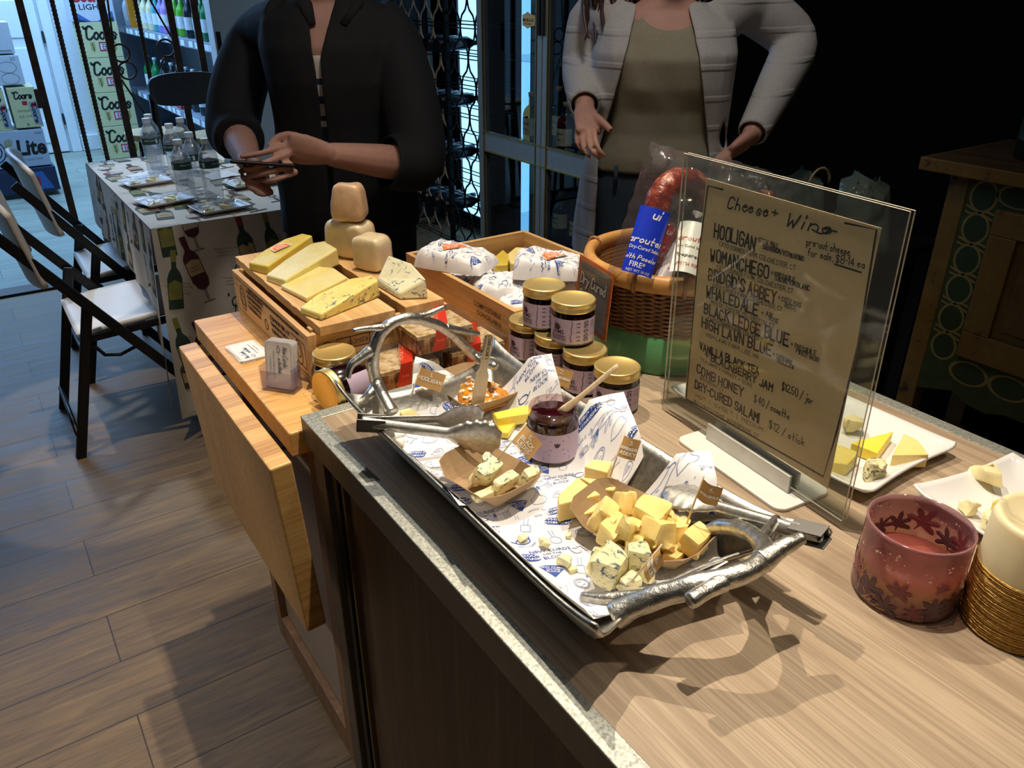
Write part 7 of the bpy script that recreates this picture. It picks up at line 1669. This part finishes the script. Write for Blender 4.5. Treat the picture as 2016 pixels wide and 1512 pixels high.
# ---- woman in a grey cardigan, hand on hip
def person_grey():
    q = ad(1300, 200, 2.14); g = Fig((q.x, q.y), (-.62, -.78)); L0 = g.O.copy(); zc = 1.455
    SL, EL, WL, KL = ad(1462, -18, 2.16), ad(1572, 84, 2.24), ad(1478, 268, 2.06), ad(1436, 302, 2.035)
    SR, ER, WR, KR = ad(1172, 10, 2.16), ad(1150, 135, 2.20), ad(1151, 212, 2.04), ad(1160, 258, 2.0)
    mb = MB()
    g.loft(mb, [(.78, 0, 0, .170, .12), (.90, 0, 0, .168, .118), (1.04, 0, 0, .132, .098), (1.16, 0, .008, .148, .115), (1.25, 0, .010, .158, .120), (1.32, 0, 0, .150, .088), (1.36, 0, -.005, .110, .066), (1.39, 0, 0, .054, .054), (1.44, 0, .008, .049, .052), (1.50, 0, .015, .05, .055)])
    head(mb, g, 0, .03, zc)
    for s_, S_, E_, W_ in ((1, SL, EL, WL), (-1, SR, ER, WR)):
        limb(mb, [g.w(s_*.11, 0, 1.32), S_-Vector((0, 0, .03)), (S_+E_)/2, E_], [.045, .045, .041, .037]); limb(mb, [E_, E_.lerp(W_, .35), E_.lerp(W_, .75), W_], [.037, .039, .031, .025])
        limb(mb, [g.w(s_*.085, 0, .84), g.w(s_*.09, .015, .48), g.w(s_*.095, -.01, .07)], [.082, .058, .040])
    F_ = lambda px, py, d: ad(px, py, d)
    hand(mb, WR, KR, CR*-.75+Vector((0, 0, .2)), [[F_(1170, 256, 1.99), F_(1172, 276, 1.965), F_(1180, 296, 1.962), F_(1191, 309, 1.975)], [F_(1159, 260, 1.992), F_(1160, 284, 1.975), F_(1168, 302, 1.972), F_(1180, 312, 1.985)],
        [F_(1148, 258, 2.0), F_(1146, 280, 1.99), F_(1151, 299, 1.988), F_(1163, 310, 1.998)], [F_(1138, 254, 2.01), F_(1134, 272, 2.006), F_(1138, 288, 2.004), F_(1148, 297, 2.012)]], [F_(1163, 226, 2.02), F_(1180, 236, 2.0), F_(1194, 248, 1.985), F_(1203, 258, 1.98)], .036, .013, .0076)
    hand(mb, WL, KL, Vector((0, 0, .6))+CR*.5, [[F_(1440, 292, 2.035), F_(1420, 305, 2.03), F_(1405, 318, 2.03), F_(1396, 330, 2.035)], [F_(1436, 302, 2.03), F_(1420, 318, 2.02), F_(1408, 332, 2.02), F_(1400, 344, 2.03)],
        [F_(1436, 312, 2.03), F_(1424, 328, 2.02), F_(1414, 342, 2.02), F_(1408, 352, 2.03)], [F_(1440, 320, 2.035), F_(1432, 336, 2.03), F_(1426, 346, 2.03), F_(1422, 354, 2.04)]], [F_(1470, 284, 2.08), F_(1455, 296, 2.12), F_(1442, 305, 2.15), F_(1430, 312, 2.17)], .036, .013)
    body = fuse(mb, 'person', [M_skin], .0042, 3, None, None, None, L0)
    tag(body, 'woman in a grey ribbed cardigan, olive tee and jeans with a hand on hip', 'person')
    hm = hairmat('long_brown_hair', '3a2018'); face_bits(g, body, 0, .03, zc, L0, hm)
    h = MB(); sp = MB().sphere((0, 0, 0), 1, 24, 16); h.add(sp.v, sp.f, 0, Matrix.Translation(g.w(0, .012, zc+.162)) @ frame(g.L*.096, g.F*.115, Vector((0, 0, .111))), True); g.loft(h, [(1.32, 0, -.08, .085, .028), (1.42, 0, -.075, .085, .035), (1.52, 0, -.055, .085, .05), (1.62, 0, -.03, .08, .06)])
    fuse(h, 'hair', [hm], .006, 1, lambda p: (lambda q: q[1] > .078 and q[2] < zc+.21)(g.inv(p)), None, body, L0, .004)
    rg = random.Random(5)
    for k in range(22):
        s_ = -1 if k < 15 else 1; px = (1150+k*6.5 if s_ < 0 else 1262+(k-15)*5); ln = rg.uniform(20, 95) if s_ < 0 else rg.uniform(5, 70)
        t0 = g.w(s_*rg.uniform(.055, .082), rg.uniform(-.02, .05), zc+.14); t3 = ad(px+rg.uniform(-4, 4)+(10 if k == 13 else 0), ln, 2.035+rg.uniform(-.02, .05)); t2 = ad(px+rg.uniform(-8, 8), -30, 2.05+rg.uniform(-.02, .04)); t1 = t0.lerp(t2, .5)+g.L*s_*.02
        pts = [t0, t1, t2, t2.lerp(t3, .5)+CR*rg.uniform(-.014, .014), t3, t3+CR*rg.uniform(-.012, .012)-Vector((0, 0, .012))]; P_, R_ = smooth_path(pts, [.010, .012, .011, .008, .004, .0012])
        mb = MB().tube(P_, R_, 8); mb.v = [tuple(Vector(p)-L0) for p in mb.v]; mb.build('hair_lock', hm, body)
    M_tee = plain('olive_tee', '8d8672', .9, var=.06, nscale=120, bump=.12, bscale=300); M_jean = plain('dark_denim', '2a3846', .85, var=.18, nscale=90, bump=.2, bscale=260)
    mb = MB(); g.loft(mb, [(.96, 0, .004, .178, .130), (1.00, 0, .006, .170, .128), (1.06, 0, .004, .152, .116), (1.12, 0, .008, .150, .116), (1.18, 0, .014, .158, .132), (1.25, 0, .016, .166, .136), (1.31, 0, .004, .156, .102), (1.345, 0, -.004, .120, .078), (1.375, 0, -.006, .075, .066)], wob=.008, seed=2)
    fuse(mb, 'tee', [M_tee], .0075, 3, lambda p: (lambda q: q[2] > 1.366 or q[2] < .966 or (q[1] > -.01 and (q[0]/.085)**2+((q[2]-1.385)/.072)**2 < 1))(g.inv(p)), None, body, L0, .003)
    mb = MB(); g.loft(mb, [(.70, 0, 0, .185, .135), (.80, 0, 0, .184, .134), (.92, 0, 0, .178, .128), (.995, 0, 0, .160, .115)])
    for s_ in (-1, 1): limb(mb, [g.w(s_*.09, 0, .78), g.w(s_*.092, .015, .48), g.w(s_*.097, -.01, .06)], [.098, .078, .058], 16)
    jn = fuse(mb, 'jeans', [M_jean], .008, 3, None, None, body, L0)
    for l_ in (-.115, -.045, .06):
        mb = MB(); a, b = g.w(l_, .128 if abs(l_) < .09 else .112, .985)-L0, g.w(l_, .135 if abs(l_) < .09 else .118, .93)-L0; mb.tube([a, (a+b)/2+g.F*.006, b], .006, 6, flat=.4, up=tuple(g.F)); mb.build('belt_loop', M_jean, body)
    MB().lathe([(.001, 0), (.009, 0), (.009, .003), (.001, .004)], 16, M=Matrix.Translation(g.w(-.02, .122, .965)-L0) @ frame(g.L, Vector((0, 0, 1)), g.F)).build('button', M_brass, body)
    t = NT('ribbed_cardigan'); w_ = t.new('TexWave', wave_type='BANDS', bands_direction='Z'); w_.inputs['Scale'].default_value = 4.2; w_.inputs['Distortion'].default_value = .8; t.l.new(t.co, w_.inputs[0]); n = t.noise(250, 3)
    t.set(Base_Color=t.ramp(n, [(.3, 'a3a09f'), (.7, 'b5b2b0')]), Roughness=.9); r_ = t.ramp(w_.outputs['Fac'], [(.86, (0, 0, 0, 1)), (.97, (1, 1, 1, 1))]); t.bump(r_, .45, .006); M_card_ = t.m
    mb = MB(); g.loft(mb, [(.70, 0, -.02, .225, .150), (.80, 0, -.02, .222, .155), (.92, 0, -.014, .212, .155), (1.05, 0, -.004, .186, .140), (1.18, 0, .010, .186, .150), (1.26, 0, .010, .190, .150), (1.325, 0, -.006, .172, .112), (1.36, 0, -.012, .128, .086), (1.39, 0, -.018, .080, .070)], wob=.012, seed=6)
    for s_, S_, E_, W_ in ((1, SL, EL, WL), (-1, SR, ER, WR)):
        d = (W_-E_).normalized(); limb(mb, [g.w(s_*.10, -.006, 1.315), S_+Vector((0, 0, -.022)), S_.lerp(E_, .55), E_, E_.lerp(W_, .35), E_.lerp(W_, .75), W_-d*.002], [.070, .072, .070, .064, .058, .047, .040], 18)
    dL, dR = (WL-EL).normalized(), (WR-ER).normalized()
    def cutc(p):
        l, f, z = g.inv(p)
        if (p-WL).length < .08 and (p-WL).dot(dL) > -.012: return True
        if (p-WR).length < .08 and (p-WR).dot(dR) > -.012: return True
        if z < .715: return True
        if z > 1.378 and abs(l) < .115: return True
        if f < .0: return False
        k = max(0, min(1, (1.37-z)/.35)); gl = .045+.085*k; gr = .085+.080*k
        ba = WR-ER; k2 = max(0, min(1, (p-ER).dot(ba)/ba.dot(ba)))
        return -gr < l < gl and (p-ER-ba*k2).length > .062
    fuse(mb, 'cardigan', [M_card_], .0075, 4, cutc, None, body, L0, .004)
    for s_ in (-1, 1):
        a = g.w(s_*.097, -.02, 0); d = (g.F+g.L*s_*.2).normalized(); mb = MB(); limb(mb, [a-d*.045+Vector((0, 0, .045)), a+d*.04+Vector((0, 0, .050)), a+d*.12+Vector((0, 0, .038)), a+d*.19+Vector((0, 0, .028))], [.036, .042, .040, .026], 14)
        mb.v = [(x-L0.x, y-L0.y, max(.0, z)) for x, y, z in mb.v]; mb.build('shoe', plain('dark_shoe', '1c1a1a', .4), body)
person_grey()
bpy.context.view_layer.update()
